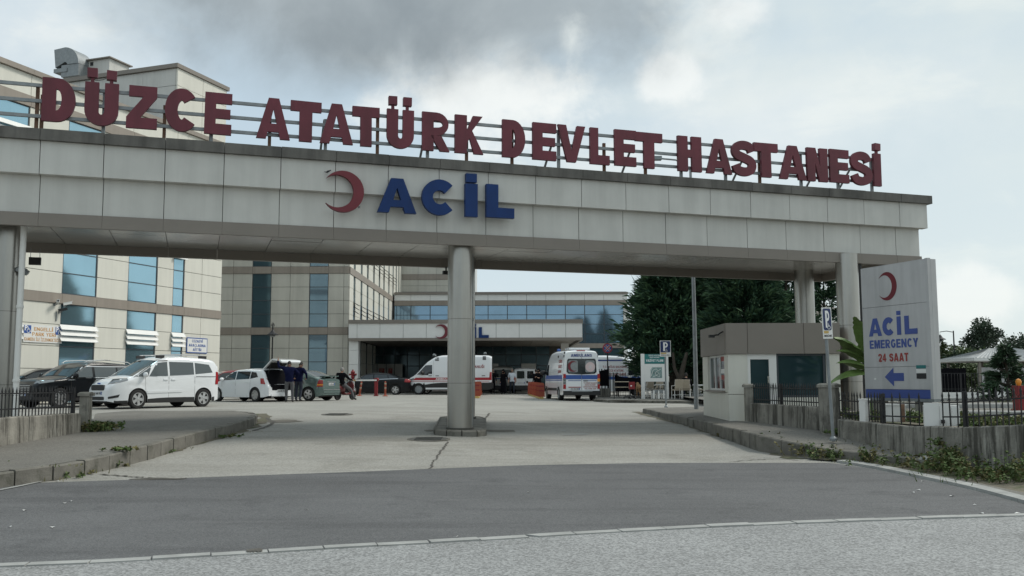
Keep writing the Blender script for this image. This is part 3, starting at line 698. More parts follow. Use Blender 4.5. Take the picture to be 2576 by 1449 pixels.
# island under the centre columns
isl = empty('column_island', (0, 0, 0)); tag(isl, kind='structure')
def build_island():
    ring = [(-1.86, 22.2), (-1.80, 21.75), (-1.50, 21.50), (-1.15, 21.46), (-.80, 21.50), (-.60, 21.8), (-.72, 25.9), (-.9, 26.6), (-1.35, 26.8), (-1.8, 26.5), (-2.0, 25.9)]
    n = len(ring); P = [Vector((x, y, gz(x, y)+.135)) for x, y in ring]
    c = sum(P, Vector())/n
    for i in range(n):
        a, b = P[i], P[(i+1) % n]; t = (b-a).normalized(); a = a+t*.012; b = b-t*.012
        ia = a+(c-a).normalized()*.16; ib = b+(c-b).normalized()*.16; d = Vector((0, 0, .3)); ch = Vector((0, 0, .03))
        vs = [a-d, b-d, ib-d, ia-d, a-ch, b-ch, ib, ia, a+(ia-a)*.2, b+(ib-b)*.2]
        MB().add(vs, [(0, 1, 5, 4), (4, 5, 9, 8), (8, 9, 6, 7), (1, 2, 6, 9, 5), (2, 3, 7, 6), (3, 0, 4, 8, 7)]).build('kerb_stone', M.kerb, isl)
    Q = [p+(c-p).normalized()*.14-Vector((0, 0, .012)) for p in P]
    MB().add(Q+[c], [(i, (i+1) % n, n) for i in range(n)]).build('infill', M.kerb, isl)
build_island()

# sign lettering above the gate
SY = .32      # sign plane behind the fascia
SO = GO+GN*SY
sign = empty('rooftop_sign', SO, GA, 'maroon block letters reading DÜZCE ATATÜRK DEVLET HASTANESİ on rails above the gate', 'sign')
def build_sign():
    L = [('D', 97.5, 188), ('Ü', 205.5, 296), ('Z', 312, 394), ('C', 408, 496), ('E', 509, 581), ('A', 640, 729), ('T', 725, 807), ('A', 800, 888), ('T', 882, 955), ('Ü', 968, 1041), ('R', 1057, 1131), ('K', 1139, 1216),
         ('D', 1258, 1321), ('E', 1334, 1399), ('V', 1397, 1472), ('L', 1478, 1533), ('E', 1540, 1600), ('T', 1592, 1666), ('H', 1698, 1764), ('A', 1769, 1840), ('S', 1834, 1900), ('T', 1889, 1956), ('A', 1952, 2027), ('N', 2021, 2080), ('E', 2078, 2133), ('S', 2132, 2190), ('İ', 2188, 2214)]
    z0, h = 7.0, .93
    for ch, a, b in L:
        sa, sb = onp(a, 400, SO, GA)[0], onp(b, 400, SO, GA)[0]; p_ = SO+GT*((sa+sb)/2); sh = .10*(p_.x*GT.x+p_.y*GT.y)/(p_.x*GN.x+p_.y*GN.y); sa += max(sh, 0)+.012; sb += min(sh, 0)-.012; w = sb-sa
        base = {'Ü': 'U', 'İ': 'I'}.get(ch, ch)
        o = glyph_obj(base, w, h, min(.295, w*.415) if base != 'I' else w, .235, .085, M.maroon, sign, (sa, -.05+rnd.uniform(-.006, .006), z0+rnd.uniform(-.012, .012)))
        o.rotation_euler = (0, rnd.uniform(-.008, .008), 0)
        if ch in 'ÜİI':
            for cx in ((w*.24, w*.74) if ch == 'Ü' else (w*.52,)):
                mb = MB(); mb.box((cx-.10, -.01, h+.10), (cx+.10, .13, h+.30)); mb.box((cx-.035, .03, h-.02), (cx+.035, .09, h+.11))
                d = mb.build('dot', M.maroon, o)
                if ch == 'Ü': d.rotation_euler = (0, rnd.uniform(-.03, .03), rnd.uniform(-.1, .1))
                else: d.rotation_euler = (.0, .03, .1)
    # rails
    for z in (7.78, 7.445, 7.12):
        mb = MB(); mb.box((-15, .06, z-.035), (12.2, .12, z+.035)); mb.build('rail', M.galv, sign)
    posts = [97, 84, 255, 410, 530, 678, 820, 952, 1079, 1178, 1293, 1411, 1526, 1630, 1720, 1832, 1918, 2022, 2115, 2200]
    for i, px in enumerate(posts):
        s = onp(px, 400, SO, GA)[0]; mb = MB(); mb.box((s-.035, .125, Z_CT-.05), (s+.035, .185, 7.82 if i % 3 else 7.6)); mb.build('post', M.rust if i in (0, 1, 3, 5, 7, 9, 10, 12, 13, 16) else M.galv, sign)
    for px in (-60, -200):
        s = onp(px, 400, SO, GA)[0]; bx('post', M.rust, sign, (s-.035, .125, Z_CT-.05), (s+.035, .185, 7.8))
    for px in (516, 806, 1066, 1390, 1590, 1875, 2065, 2148):
        s = onp(px, 400, SO, GA)[0]; mb = MB(); mb.tube([(s+.1, .2, 7.6), (s+.1, 1.35, Z_CB+.06)], .03, 6); mb.build('brace', M.galv, sign)
    mb = MB(); a = onp(242, 205, SO, GA)[0]
    mb.tube([(a-.12, .0, 8.02), (a, .0, 7.97), (a+.12, -.02, 7.99), (a+.3, -.02, 8.08)], .007, 5); mb.build('cable', M.plast, sign)
build_sign()
# ACİL letters and crescent on the gate fascia
AO = GO-GN*.34
acil = empty('gate_lettering', AO, GA, 'blue block letters ACİL fixed on the gate fascia beside a red crescent', 'lettering')
for ch, a, b in (('A', 950, 1048), ('C', 1061, 1148), ('İ', 1171, 1202), ('L', 1224, 1294)):
    sa, sb = onp(a, 500, AO, GA)[0], onp(b, 500, AO, GA)[0]; zt = onp((a+b)/2, {'A': 448.5, 'C': 452, 'İ': 462, 'L': 464.5}[ch], AO, GA)[1]; zb_ = onp((a+b)/2, {'A': 535, 'C': 540, 'İ': 545, 'L': 547.5}[ch], AO, GA)[1]
    o = glyph_obj({'İ': 'I'}.get(ch, ch), sb-sa, zt-zb_, .27 if ch != 'L' else .29, .235, .12, M.blue, acil, (sa, 0, zb_))
    if ch == 'İ': MB().box((.02, 0, zt-zb_+.035), (sb-sa-.02, .12, zt-zb_+.24)).build('dot', M.blue, o)
    for q in (.3, .7): bx('standoff', M.galv, acil, (sa+(sb-sa)*q-.015, .12, zb_+.1), (sa+(sb-sa)*q+.015, .235, zb_+.13))
cr = at(863, 481, 21.0); cs, cz = onp(863, 481.5, AO, GA); r_ = (onp(916, 481, AO, GA)[0]-onp(810, 481, AO, GA)[0])/2
cre = empty('red_crescent', AO+GT*cs+Vector((0, 0, cz)), GA, 'red crescent emblem open to one side on the gate fascia beside ACİL', 'emblem')
MB().prism([crescent_loop(r_)], -.02, .10).build('crescent', M.red, cre, smooth=30)
for q in (-.3, .3): bx('standoff', M.galv, cre, (r_*.8, .1, q-.015), (r_*.8+.03, .24, q+.015))
bd = empty('bird', AO+GT*(cs-.34)+Vector((0, .02, cz+r_*.86)), GA, 'small dark bird perched on the upper horn of the red crescent', 'bird')
mb = MB(); mx = Matrix.Translation((0, .04, .05)) @ Matrix.Rotation(1.1, 4, 'Y')
mb.lathe([(.001, -.085), (.02, -.06), (.032, 0), (.026, .04), (.018, .06), (.022, .08), (.016, .1), (.003, .115)], 8, mx); mb.tube([(0, .04, .03), (0, .04, -.01)], .004, 5)
bd.scale = (.7, .7, .7); mb.build('body', M.birdm, bd, smooth=True); MB().add([(-.06, .02, .035), (-.13, .03, .02), (-.13, .055, .02), (-.06, .06, .035), (-.09, .04, .05)], [(0, 1, 4), (1, 2, 4), (2, 3, 4), (3, 0, 4)]).build('tail', M.birdm, bd)
# ---------------------------------------------------------------- hospital buildings
def facade(par, cols, rows, pm, bm, gm, out=.05, g=.012, back=.30, shuf=0):
    """panels, bands and glazed strips on the plane y = 0 of par (y inward)."""
    x0 = min(c[0] for c in cols); x1 = max(c[1] for c in cols); z0 = min(r[0] for r in rows); z1 = max(r[1] for r in rows)
    bx('wall', M.joint, par, (x0+.01, .012, z0), (x1-.01, back, z1))
    for c in cols:
        run = []
        for r in list(rows)+[(99, 99, 'b')]:
            if c[2] in 'wv' and r[2] == 'p': run.append(r); continue
            if run:
                za, zb = run[0][0], run[-1][1]; mb = MB(); t = .045
                mb.box((c[0]+.005, -.03, za), (c[0]+t, .02, zb)); mb.box((c[1]-t, -.03, za), (c[1]-.005, .02, zb))
                for q in [za]+[k[1] for k in run]:
                    mb.box((c[0]+t, -.028, q-t/2 if za < q < zb else (q if q == za else q-t)), (c[1]-t, .019, q+t/2 if za < q < zb else (q+t if q == za else q)))
                f = mb.build('window', M.frame, par)
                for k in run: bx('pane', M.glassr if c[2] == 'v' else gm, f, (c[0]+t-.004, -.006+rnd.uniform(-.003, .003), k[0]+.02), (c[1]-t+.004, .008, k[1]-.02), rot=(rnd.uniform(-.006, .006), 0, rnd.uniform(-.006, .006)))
                run = []
            if r[0] == 99: continue
            if r[2] == 'b': bx('band_panel', bm, par, (c[0]+g*.6, -out-.045, r[0]+.004), (c[1]-g*.6, .012, r[1]-.004))
            elif r[2] == 'c': bx('cap_panel', bm, par, (c[0]+.003, -out-.13, r[0]+.004), (c[1]-.003, .35, r[1]))
            elif c[2] == 'p' or r[2] == 'q':
                j = rnd.uniform(-.004, .004); bx('panel', pm, par, (c[0]+g, -out+j, r[0]+g), (c[1]-g, .012, r[1]-g))
# --- near wing on the west with its stair tower
LA = math.atan(1/.35); _l = at(553, 800, 51.0); LO = Vector((_l.x, 51.0, 0))
wing = empty('hospital_wing', LO, LA, 'cream panelled hospital wing with blue glass strips, roof tower and sun louvres', 'building')
def build_wing():
    X = lambda px: onp(px, 700, LO, LA)[0]
    Zq = lambda px, py: onp(px, py, LO, LA)[1]
    b0, b1 = Zq(242, 772.6), Zq(242, 748.7); h = Zq(242, 697.8)-b1; t0, t1 = Zq(0, 244), Zq(0, 215); ct = Zq(0, 146); tt = Zq(426, 151)
    lv = Zq(242, 823); l2 = Zq(242, 875); lvb = Zq(242, 864.5)
    n = 8; hh = (t0-b1)/ (n+.45)
    rows = [(.55, 1.2, 'p'), (1.2, l2-.97, 'p'), (l2-.97, l2, 'p'), (l2, lv, 'p'), (lv, b0, 'p'), (b0, b1, 'b')]
    z = b1
    for i in range(4): rows.append((z, z+h, 'p')); z += h
    rows.append((z, z+.45, 'b')); z += .45; hr = (t0-z)/4
    for i in range(4): rows.append((z, z+hr, 'p')); z += hr
    rows += [(t0, t1, 'b'), (t1, ct-.22, 'q'), (ct-.22, ct, 'c')]
    ed = [(-15.2, X(40), 'p'), (X(40)-.0, X(53), 'w'), (X(53), X(154.5), 'p'), (X(154.5), X(242), 'w'), (X(242), X(320.6), 'p'), (X(320.6), X(394), 'w'), (X(394), X(434), 'p'), (X(434), X(462), 'w'), (X(462), X(506), 'p'), (X(506), 0., 'p')]
    ed[0] = (X(53)-3.5, X(53)-1.9, 'p'); ed[1] = (X(53)-1.9, X(53), 'w')
    facade(wing, ed, rows, M.cream, M.bandb, M.glass)
    xl = ed[0][0]
    # body behind the facade
    bx('core', M.joint, wing, (xl, .31, .5), (-.02, 16, ct-.3)); bx('roof', M.cap, wing, (xl, .36, ct-.3), (-.3, 16, ct-.2))
    # return end wall facing the next block
    for (za, zb, k) in rows:
        for y0, y1 in ((.02, 2.4), (2.42, 5.)): bx('panel' if k in 'pq' else 'band_panel', M.cream if k in 'pq' else M.bandb, wing, (-.02, y0, za+.01), (.05 if k in 'pq' else .09, y1, zb-.01))
    # stair tower
    xt = X(426)+.05; zs = [ct, Zq(426, 206), tt-.22]
    ys = [.0, 2.1, 4.2, 6.3, 8.4, 10.5]
    bx('tower_core', M.joint, wing, (xt+.06, .06, ct-.35), (-.06, 10.4, tt-.2))
    for a, b in zip(zs, zs[1:]):
        for i in range(2): bx('panel', M.cream, wing, (xt+(-xt)*i/2+.012, -.05, a+.01), (xt+(-xt)*(i+1)/2-.012, .055, b-.01))
        for y0, y1 in zip(ys, ys[1:]):
            bx('panel', M.panel, wing, (xt-.0, y0+.07, a+.01), (xt+.055, y1+.055, b-.01)); bx('panel', M.cream, wing, (-.055, y0+.07, a+.01), (.0, y1+.055, b-.01))
    for y0, y1 in zip(ys, ys[1:]):
        bx('cap_panel', M.trim, wing, (xt-.14, y0-.14 if y0 == 0 else y0, tt-.215), (xt+.3, y1-.005, tt)); bx('cap_panel', M.trim, wing, (-.3, y0+.2, tt-.216), (.14, y1+.195, tt-.001))
    for i in range(2): bx('cap_panel', M.trim, wing, (xt+.305+(-xt-.17)*i/2, -.14, tt-.217), (xt+.3+(-xt-.17)*(i+1)/2, .19, tt-.002))
    bx('tower_roof', M.cap, wing, (xt+.1, .1, tt-.2), (-.1, 10.3, tt-.12))
    # horizontal sun louvres over the lower windows and under the roof windows
    def louvers(xa, xb, zt, n, st):
        for i in range(n):
            z = zt-st*i; mb = MB(); mx = Matrix.Translation(((xa+xb)/2, -.14, z-.11)) @ Matrix.Rotation(math.radians(58), 4, 'X')
            w = (xb-xa)/2+.06; mb.box((-w, -.125, -.010), (w, .125, .010), 0, mx); mb.box((-w-.012, -.13, -.02), (-w+.012, .12, .02), 0, mx); mb.box((w-.012, -.13, -.02), (w+.012, .12, .02), 0, mx)
            mb.build('louver', M.white, wing)
    for c in ed:
        if c[2] == 'w': louvers(c[0], c[1], lv-.0, 3, (lv-lvb)/3); louvers(c[0], c[1], t0-.85, 3, .28)
    z2 = b1+4*h
    for c in ed[-3:-2]: louvers(c[0], c[1], z2-.75, 2, .28)
    # parking notices, part of the wall print
    return dict(X=X, Z=Zq, rows=rows, ct=ct, tt=tt, xt=xt)
WI = build_wing()
# --- roof cowl and plant box on the stair tower side
def build_cowl():
    W = wing.matrix_basis if False else Matrix.Translation(LO) @ Matrix.Rotation(LA, 4, 'Z')
    p = W @ Vector((-6.6, 8.4, WI['tt'])); 
    p = at(176, 180, 54.0); e = empty('roof_cowl', p, math.radians(-18), 'curved galvanised air cowl with a wide mouth on the tower roof', 'roof vent')
    prof = []
    for i in range(11):
        a = math.radians(90*i/10); prof.append((-.2+1.5*(1-math.cos(a))-1.5+.0, .0)); 
    # swan-neck duct: square section swept along an arc, mouth towards -x
    secs = []
    for i in range(9):
        a = math.radians(90-90*i/8*1.0); r_in, r_out = .25, 1.35; c = Vector((.15, 0, .35))
        secs.append((c+Vector((-math.cos(a)*0+math.cos(a)*r_in, 0, math.sin(a)*r_in)), c+Vector((math.cos(a)*r_out, 0, math.sin(a)*r_out))))
    vs = []; fs = []
    secs = [(Vector((-.75, 0, .15)), Vector((-.95, 0, 1.85)))]+[(s[0], s[1]+Vector((0, 0, .25*(1-i/8)))) for i, s in enumerate(secs)]
    for a, b in secs:
        for y in (-.75, .75): vs += [Vector((a.x, y, a.z)), Vector((b.x, y, b.z))]
    for i in range(len(secs)-1):
        k = 4*i; n = k+4
        fs += [(k, k+1, n+1, n), (k+2, n+2, n+3, k+3), (k+1, k+3, n+3, n+1), (k, n, n+2, k+2)]
    MB().add(vs, fs).build('hood', M.galv, e, smooth=40)
    bx('mouth_mesh', M.glassd, e, (-.86, -.7, .2), (-.80, .7, 1.7), rot=(0, -.115, 0)); bx('base_box', M.galv, e, (-.2, -.7, -.75), (1.5, .7, .33))
    bx('foot_frame', M.galv, e, (-.9, -.76, -.3), (.4, .76, .05)); e.scale = (.74, .74, .66)
    q = at(268, 174, 54.5); e2 = empty('roof_plant_box', q, LA-PI/2, 'low pale plant housing with a dark flat lid beside the roof cowl', 'plant housing')
    bx('housing', M.panel, e2, (-.95, -.8, -.8), (.95, .8, .30)); bx('lid', M.trim, e2, (-1.1, -.95, .30), (1.1, .95, .37))
    for x in (-.7, -.35): bx('vent_slot', M.ink, e2, (x-.1, -.83, -.0), (x+.1, -.8, .2))
build_cowl()

# --- frontal block and its long side
FY = 66.0
block = empty('hospital_block', (0, FY, 0), 0, 'stone panelled hospital block with two dark glass strips and brown floor bands', 'building')
def build_block():
    X = lambda px: at(px, 760, FY).x; Z = lambda py: at(720, py, FY).z
    b = [Z(841.9), Z(824), Z(688.5), Z(671)]; st = (b[2]-b[1])/4; bh = b[1]-b[0]
    rows = []
    z = b[0]
    lo = []
    while z > .8: lo.append((max(.7, z-st), z, 'p')); z -= st
    rows = lo[::-1]+[(b[0], b[1], 'b')]; z = b[1]
    for i in range(4): rows.append((z, z+st, 'p')); z += st
    rows.append((b[2], b[3], 'b')); z = b[3]
    for i in range(4): rows.append((z, z+st, 'p')); z += st
    rows.append((z, z+bh*.8, 'c')); top = z+bh*.8
    pitch = X(682)-X(634); xr = X(877)
    xs = [X(490), X(538), X(586), X(634), X(682), X(729.6), X(778), X(825.6), X(864.5), xr]
    cols = [(a, b_, 'w' if i == 3 else 'v' if i == 6 else 'p') for i, (a, b_) in enumerate(zip(xs, xs[1:]))]  # 'v' strip: bluer glass puts a sky reflection into the pane colour
    cols = [(X(490)-3*pitch, X(490)-2*pitch, 'w'), (X(490)-2*pitch, X(490)-pitch, 'p'), (X(490)-pitch, X(490), 'p')]+cols
    facade(block, cols, rows, M.stone, M.bandb, M.glassg)
    x0 = cols[0][0]
    bx('core', M.joint, block, (x0, .31, .5), (xr-.36, 36, top-.3)); bx('roof', M.cap, block, (x0, .4, top-.3), (xr-.4, 36, top-.2))
    # long side facing the entrance court (x = along depth, y inward = -X)
    side = empty('side_wall', (xr, .06, 0), PI/2); side.parent = block
    ws = [at(p, 700, 66).x for p in ()]
    wy = []
    for px in (888.7, 906.6, 922.2, 937.8, 952, 963.5, 976, 986.5, 994.5, 1001):
        r = ray(px, 800); k = xr/r[0]; wy.append(r[1]*k-FY)
    cols2 = []; prev = .0
    for i, y in enumerate(wy):
        cols2.append((prev, y-.42, 'p')); cols2.append((y-.42, y+.42, 'w')); prev = y+.42
    cols2.append((prev, prev+1.9, 'p'))
    x1s = min(c[0] for c in cols2); x2s = max(c[1] for c in cols2)
    bx('wall', M.joint, block, (xr-.35, .06, .6), (xr-.012, x2s+.06, top-.05))
    for c in cols2:
        run = None
        for r in rows:
            if r[2] in 'bc': bx('band_panel', M.bandb, block, (xr-.012, c[0]+.066, r[0]), (xr+(.095 if r[2] == 'b' else .13), c[1]+.054, r[1])); run = None
            elif c[2] == 'p': bx('panel', M.cream, block, (xr-.012, c[0]+.072, r[0]+.012), (xr+.05, c[1]+.048, r[1]-.012))
            else:
                if run is None:
                    run = bx('window', M.frame, block, (xr-.02, c[0]+.066, r[0]), (xr+.005, c[1]+.054, r[0]+.02)); 
                p = bx('pane', M.glassg, block, (xr-.01, c[0]+.08, r[0]+.03), (xr+.012, c[1]+.04, r[1]-.02))
    for i, y in enumerate(wy[:8]):   # opened dark shutters
        for r in (rows[len(lo)+2], rows[len(lo)+7]):
            for q in range(3):
                mx = Matrix.Translation((xr+.22, y+.06, r[0]+.25+q*.3)) @ Matrix.Rotation(.6, 4, 'Y')
                MB().box((-.2, -.4, -.015), (.2, .4, .015), 0, mx).build('louver', M.plast, block)
    side.parent = None; D.objects.remove(side)
    return dict(xr=xr, rows=rows)
BI = build_block()
# --- rear block with the glass front
RY = 90.0
rear = empty('hospital_rear_block', (0, RY, 0), 0, 'hospital rear block with a long blue curtain wall and white parapet panels', 'building')
def build_rear():
    X = lambda px: at(px, 800, RY).x; Z = lambda py: at(1300, py, RY).z
    xa = BI['xr']+.2; xe = X(1578); ge = X(1567.8); mp = X(1567.8)-X(1519.2)
    xs = [ge-mp*i for i in range(13)][::-1]; xs = [x for x in xs if x > xa]
    xs = [xa]+xs
    zr = [Z(863.9), Z(840.4), Z(816), Z(791.9), Z(768.4)]
    bx('core', M.joint, rear, (xa, .3, .5), (xe, 20, Z(736))); bx('roof', M.cap, rear, (xa, .3, Z(736)), (xe, 20, Z(736)+.1))
    for i in range(len(xs)-1):
        a, b = xs[i], xs[i+1]
        mb = MB(); t = .05
        for z in zr: mb.box((a+t, -.04, z-t/2), (b, .0, z+t/2))
        mb.box((a-t/2, -.05, zr[0]), (a+t, .0, zr[-1]))
        f = mb.build('window', M.frame, rear)
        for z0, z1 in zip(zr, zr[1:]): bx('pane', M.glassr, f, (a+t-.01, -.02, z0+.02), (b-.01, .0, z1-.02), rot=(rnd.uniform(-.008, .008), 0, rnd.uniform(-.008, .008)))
        bx('band_panel', M.bandb, rear, (a+.008, -.10, Z(768.2)), (b-.008, .29, Z(756))); bx('panel', M.white, rear, (a+.012, -.07, Z(755.5)), (b-.012, .29, Z(740.5)))
        bx('cap_panel', M.trim, rear, (a+.003, -.22, Z(740.3)), (b-.003, .29, Z(735.6)))
        bx('band_panel', M.bandb, rear, (a+.008, -.10, Z(876)), (b-.008, .29, Z(864.5)))
        w2 = bx('window', M.frame, rear, (a+.02, -.0, .7), (b-.02, .28, Z(876.5))); bx('pane', M.glassg, rear, (a+.05, -.03, .75), (b-.05, -.005, Z(877.5)))
    bx('wall', M.joint, rear, (xa, .001, .6), (xe, .299, Z(741)))
    zz = [.7, 1.8, 2.9, 4.0, Z(866), Z(840), Z(816), Z(792), Z(768)]
    for z0, z1 in zip(zz, zz[1:]): bx('panel', M.white, rear, (ge+.02, -.07, z0+.01), (xe, .29, z1-.01))
    bx('band_panel', M.bandb, rear, (ge+.012, -.10, Z(768)), (xe+.03, .29, Z(756))); bx('panel', M.white, rear, (ge+.012, -.07, Z(755.5)), (xe, .29, Z(740.5))); bx('cap_panel', M.trim, rear, (ge+.003, -.22, Z(740.3)), (xe+.1, .29, Z(735.6)))
    for y in range(0, 20, 2): bx('panel', M.panel, rear, (xe-.0, y+.31, .7), (xe+.05, y+2.3, Z(741)))
    bx('roof_upstand', M.trim, rear, (X(1542), 1, Z(736)), (X(1568), 3, Z(732)))
build_rear()
def build_upper():
    UY = 97.0; e = empty('hospital_upper_block', (0, UY, 0), 0, 'taller panelled hospital block rising behind the glass fronted rear block', 'building')
    X = lambda px: at(px, 740, UY).x; Z = lambda py: at(1060, py, UY).z
    xs = [X(1006+48*i/1.05) for i in range(5)]; xs[-1] = X(1188)
    cols = [(a, b, 'p') for a, b in zip(xs, xs[1:])]
    z = Z(760); rows = []
    for p, q, k in ((760, 734, 'p'), (734, 719, 'p'), (719, 704, 'p'), (704, 690, 'b'), (690, 664, 'p'), (664, 640, 'p'), (640, 632, 'c')): rows.append((Z(p), Z(q), k))
    facade(e, cols, rows, M.stone, M.bandb, M.glass)
    bx('core', M.joint, e, (xs[0], .31, Z(760)), (xs[-1], 12, Z(634)))
    w = bx('window', M.frame, e, (xs[0]-1.5, -.2, Z(760)), (xs[0]-.02, .3, Z(690))); bx('pane', M.glassg, e, (xs[0]-1.4, -.24, Z(758)), (xs[0]-.1, -.2, Z(692)))
    for y in range(0, 12, 3): bx('panel', M.panel, e, (xs[-1], y+.35, Z(760)), (xs[-1]+.05, y+3.3, Z(640)))
build_upper()
# --- emergency entrance canopy
KY = 65.0
canopy = empty('emergency_canopy', (0, KY, 0), 0, 'white panelled flat canopy with brown edges over the emergency entrance', 'canopy')
def build_canopy():
    X = lambda px: at(px, 830, KY).x; Z = lambda py: at(1170, py, KY).z
    xa, xe = X(875.5), X(1466); zt, zp, zb_, zz = Z(804), Z(813.4), Z(849.8), Z(857)
    pj = [X(v) for v in (877, 898.5, 956, 1014.5, 1072.5, 1131, 1189.5, 1248, 1306, 1364.5, 1423, 1464.5)]
    for i, (a, b) in enumerate(zip(pj, pj[1:])):
        bx('panel', M.white, canopy, (a+.012, -.06, zp+.01), (b-.012, .02, zb_-.01))
        bx('trim_panel', M.trim, canopy, (a, -.10, zz), (b-.008, .05, zb_)); bx('cap_panel', M.trim, canopy, (a, -.14, zp), (b-.006+(.06 if i == len(pj)-2 else 0), .3, zt))
    dep = 24.5
    bx('core', M.joint, canopy, (xa+.1, .021, zz+.12), (xe-.08, dep, zt-.05))
    for y in range(0, 24, 3):
        bx('panel', M.white, canopy, (xe-.08, y+.1, zp+.01), (xe-.02, y+3.05, zb_-.01)); bx('trim_panel', M.trim, canopy, (xe-.15, y+.06, zz), (xe+.02, y+3.05, zb_)); bx('cap_panel', M.trim, canopy, (xe-.3, y+.31, zp), (xe+.06, y+3.3, zt-.002))
    for i in range(10):
        for y in range(0, 24, 4): bx('soffit_panel', M.trim, canopy, (xa+.4+(xe-xa-.7)*i/10, y+.15, zz+.10), (xa+.37+(xe-xa-.7)*(i+1)/10, y+4.1, zz+.118))
    # pillars
    for px0, px1, y in ((877.5, 901, .15), (1411.5, 1431, 7.5)):
        p0, p1 = at(px0, 900, KY+y).x, at(px1, 900, KY+y).x; zs = [.72, 1.75, 2.75, 3.75, zz+.12]
        for a, b in zip(zs, zs[1:]): bx('pillar_panel', M.white, canopy, (p0, y, a+.008), (p1, y+.9, b-.008))
    # recessed entrance wall: glass, doors, notices
    gy = 14.0; G = lambda px, py: at(px, py, KY+gy)
    xs = [G(v, 900).x for v in (905, 935, 965, 995, 1025, 1055, 1085, 1120, 1160, 1200, 1240, 1273, 1311, 1349, 1383)]
    zl = [.75, G(1000, 921).z, G(1000, 893).z, G(1000, 868).z]
    bx('entrance_wall', M.joint, canopy, (xs[0]-2, gy+.1, .6), (xs[-1]+1.5, gy+.4, zz+.1))
    for i, (a, b) in enumerate(zip(xs, xs[1:])):
        mb = MB()
        for z in zl: mb.box((a, gy-.03, z-.04), (b, gy+.09, z+.04))
        mb.box((a-.035, gy-.035, .75), (a+.035, gy+.09, zl[-1])); f = mb.build('window', M.frame, canopy)
        for k, (z0, z1) in enumerate(zip(zl, zl[1:])):
            gm = M.glassd
            bx('pane', gm, f, (a+.03, gy+.0, z0+.03), (b-.03, gy+.03, z1-.03), rot=(rnd.uniform(-.01, .01), 0, rnd.uniform(-.012, .012)))
    for i, (p0, p1) in enumerate(((930, 953), (954, 976), (977, 996), (997, 1017), (1240, 1255), (1311, 1348))):
        y = gy-1.0-(.01*i); a, b = G(p0, 900), G(p1, 900)
        bx('door_leaf', M.cars, canopy, (a.x, y, .75), (b.x-.03, y+.06, G(1000, 916).z))
        if i in (1, 2):
            t = bx('notice_board', M.textred, canopy, (a.x+.15, y-.03, G(1000, 941).z), (b.x-.15, y, G(1000, 927).z))
            for q in range(2): bx('notice_line', M.beige, canopy, (a.x+.25, y-.04, G(1000, 932+5*q).z), (b.x-.25-.1*q, y-.03, G(1000, 930+5*q).z))
    bx('header_beam', M.cars, canopy, (xs[0], gy-1.2, G(1000, 866).z), (xs[-1], gy+.1, G(1000, 862).z))
    return dict(X=X, Z=Z)
KI = build_canopy()
KO = Vector((0, KY-.18, 0))
kl = empty('canopy_lettering', KO, 0, 'blue letters ACİL on the white canopy over the emergency entrance', 'lettering')
for ch, a, b in (('A', 1127, 1150), ('C', 1154, 1177), ('İ', 1189, 1198), ('L', 1204, 1229.5)):
    xa, xb = at(a, 830, KO.y).x, at(b, 830, KO.y).x; z0, z1 = at(1200, 850, KO.y).z, at(1200, 823, KO.y).z
    o = glyph_obj({'İ': 'I'}.get(ch, ch), xb-xa, z1-z0, .23, .2, .10, M.blue, kl, (xa, 0, z0))
    if ch == 'İ': MB().box((.02, 0, z1-z0+.05), (xb-xa-.02, .1, z1-z0+.24)).build('dot', M.blue, o)
kc = at(1110, 834, KO.y); ke = empty('red_crescent', kc, 0, 'small red crescent emblem on the white canopy of the emergency entrance', 'emblem')
MB().prism([crescent_loop(.50)], -.0, .09).build('crescent', M.red, ke, smooth=30)
# far house behind the trees
def house(px, Y, w, d, h, label):
    p = at(px, 958, Y); e = empty('house', (p.x, Y, .7), .1, label, 'house')
    bx('wall', M.cream, e, (-w/2, 0, 0), (w/2, d, h))
    mb = MB(); mb.add([(-w/2-.4, -.4, h), (w/2+.4, -.4, h), (w/2+.4, d+.4, h), (-w/2-.4, d+.4, h), (-w/4, d/2, h+1.6), (w/4, d/2, h+1.6)], [(0, 1, 5, 4), (1, 2, 5), (2, 3, 4, 5), (3, 0, 4), (3, 2, 1, 0)]); mb.build('roof', M.trim, e)
    for x in (-w/4, w/4):
        for z in (1, 3.6): 
            if z+1.3 < h: f = bx('window', M.frame, e, (x-.6, -.05, z), (x+.6, .02, z+1.3)); bx('pane', M.glassd, e, (x-.52, -.07, z+.08), (x+.52, -.05, z+1.22))
house(2050, 120, 11, 9, 9.5, 'pale house with a hipped roof seen between the dark conifers')
house(1760, 110, 12, 9, 4.2, 'low pale house glimpsed under the dark conifer boughs')
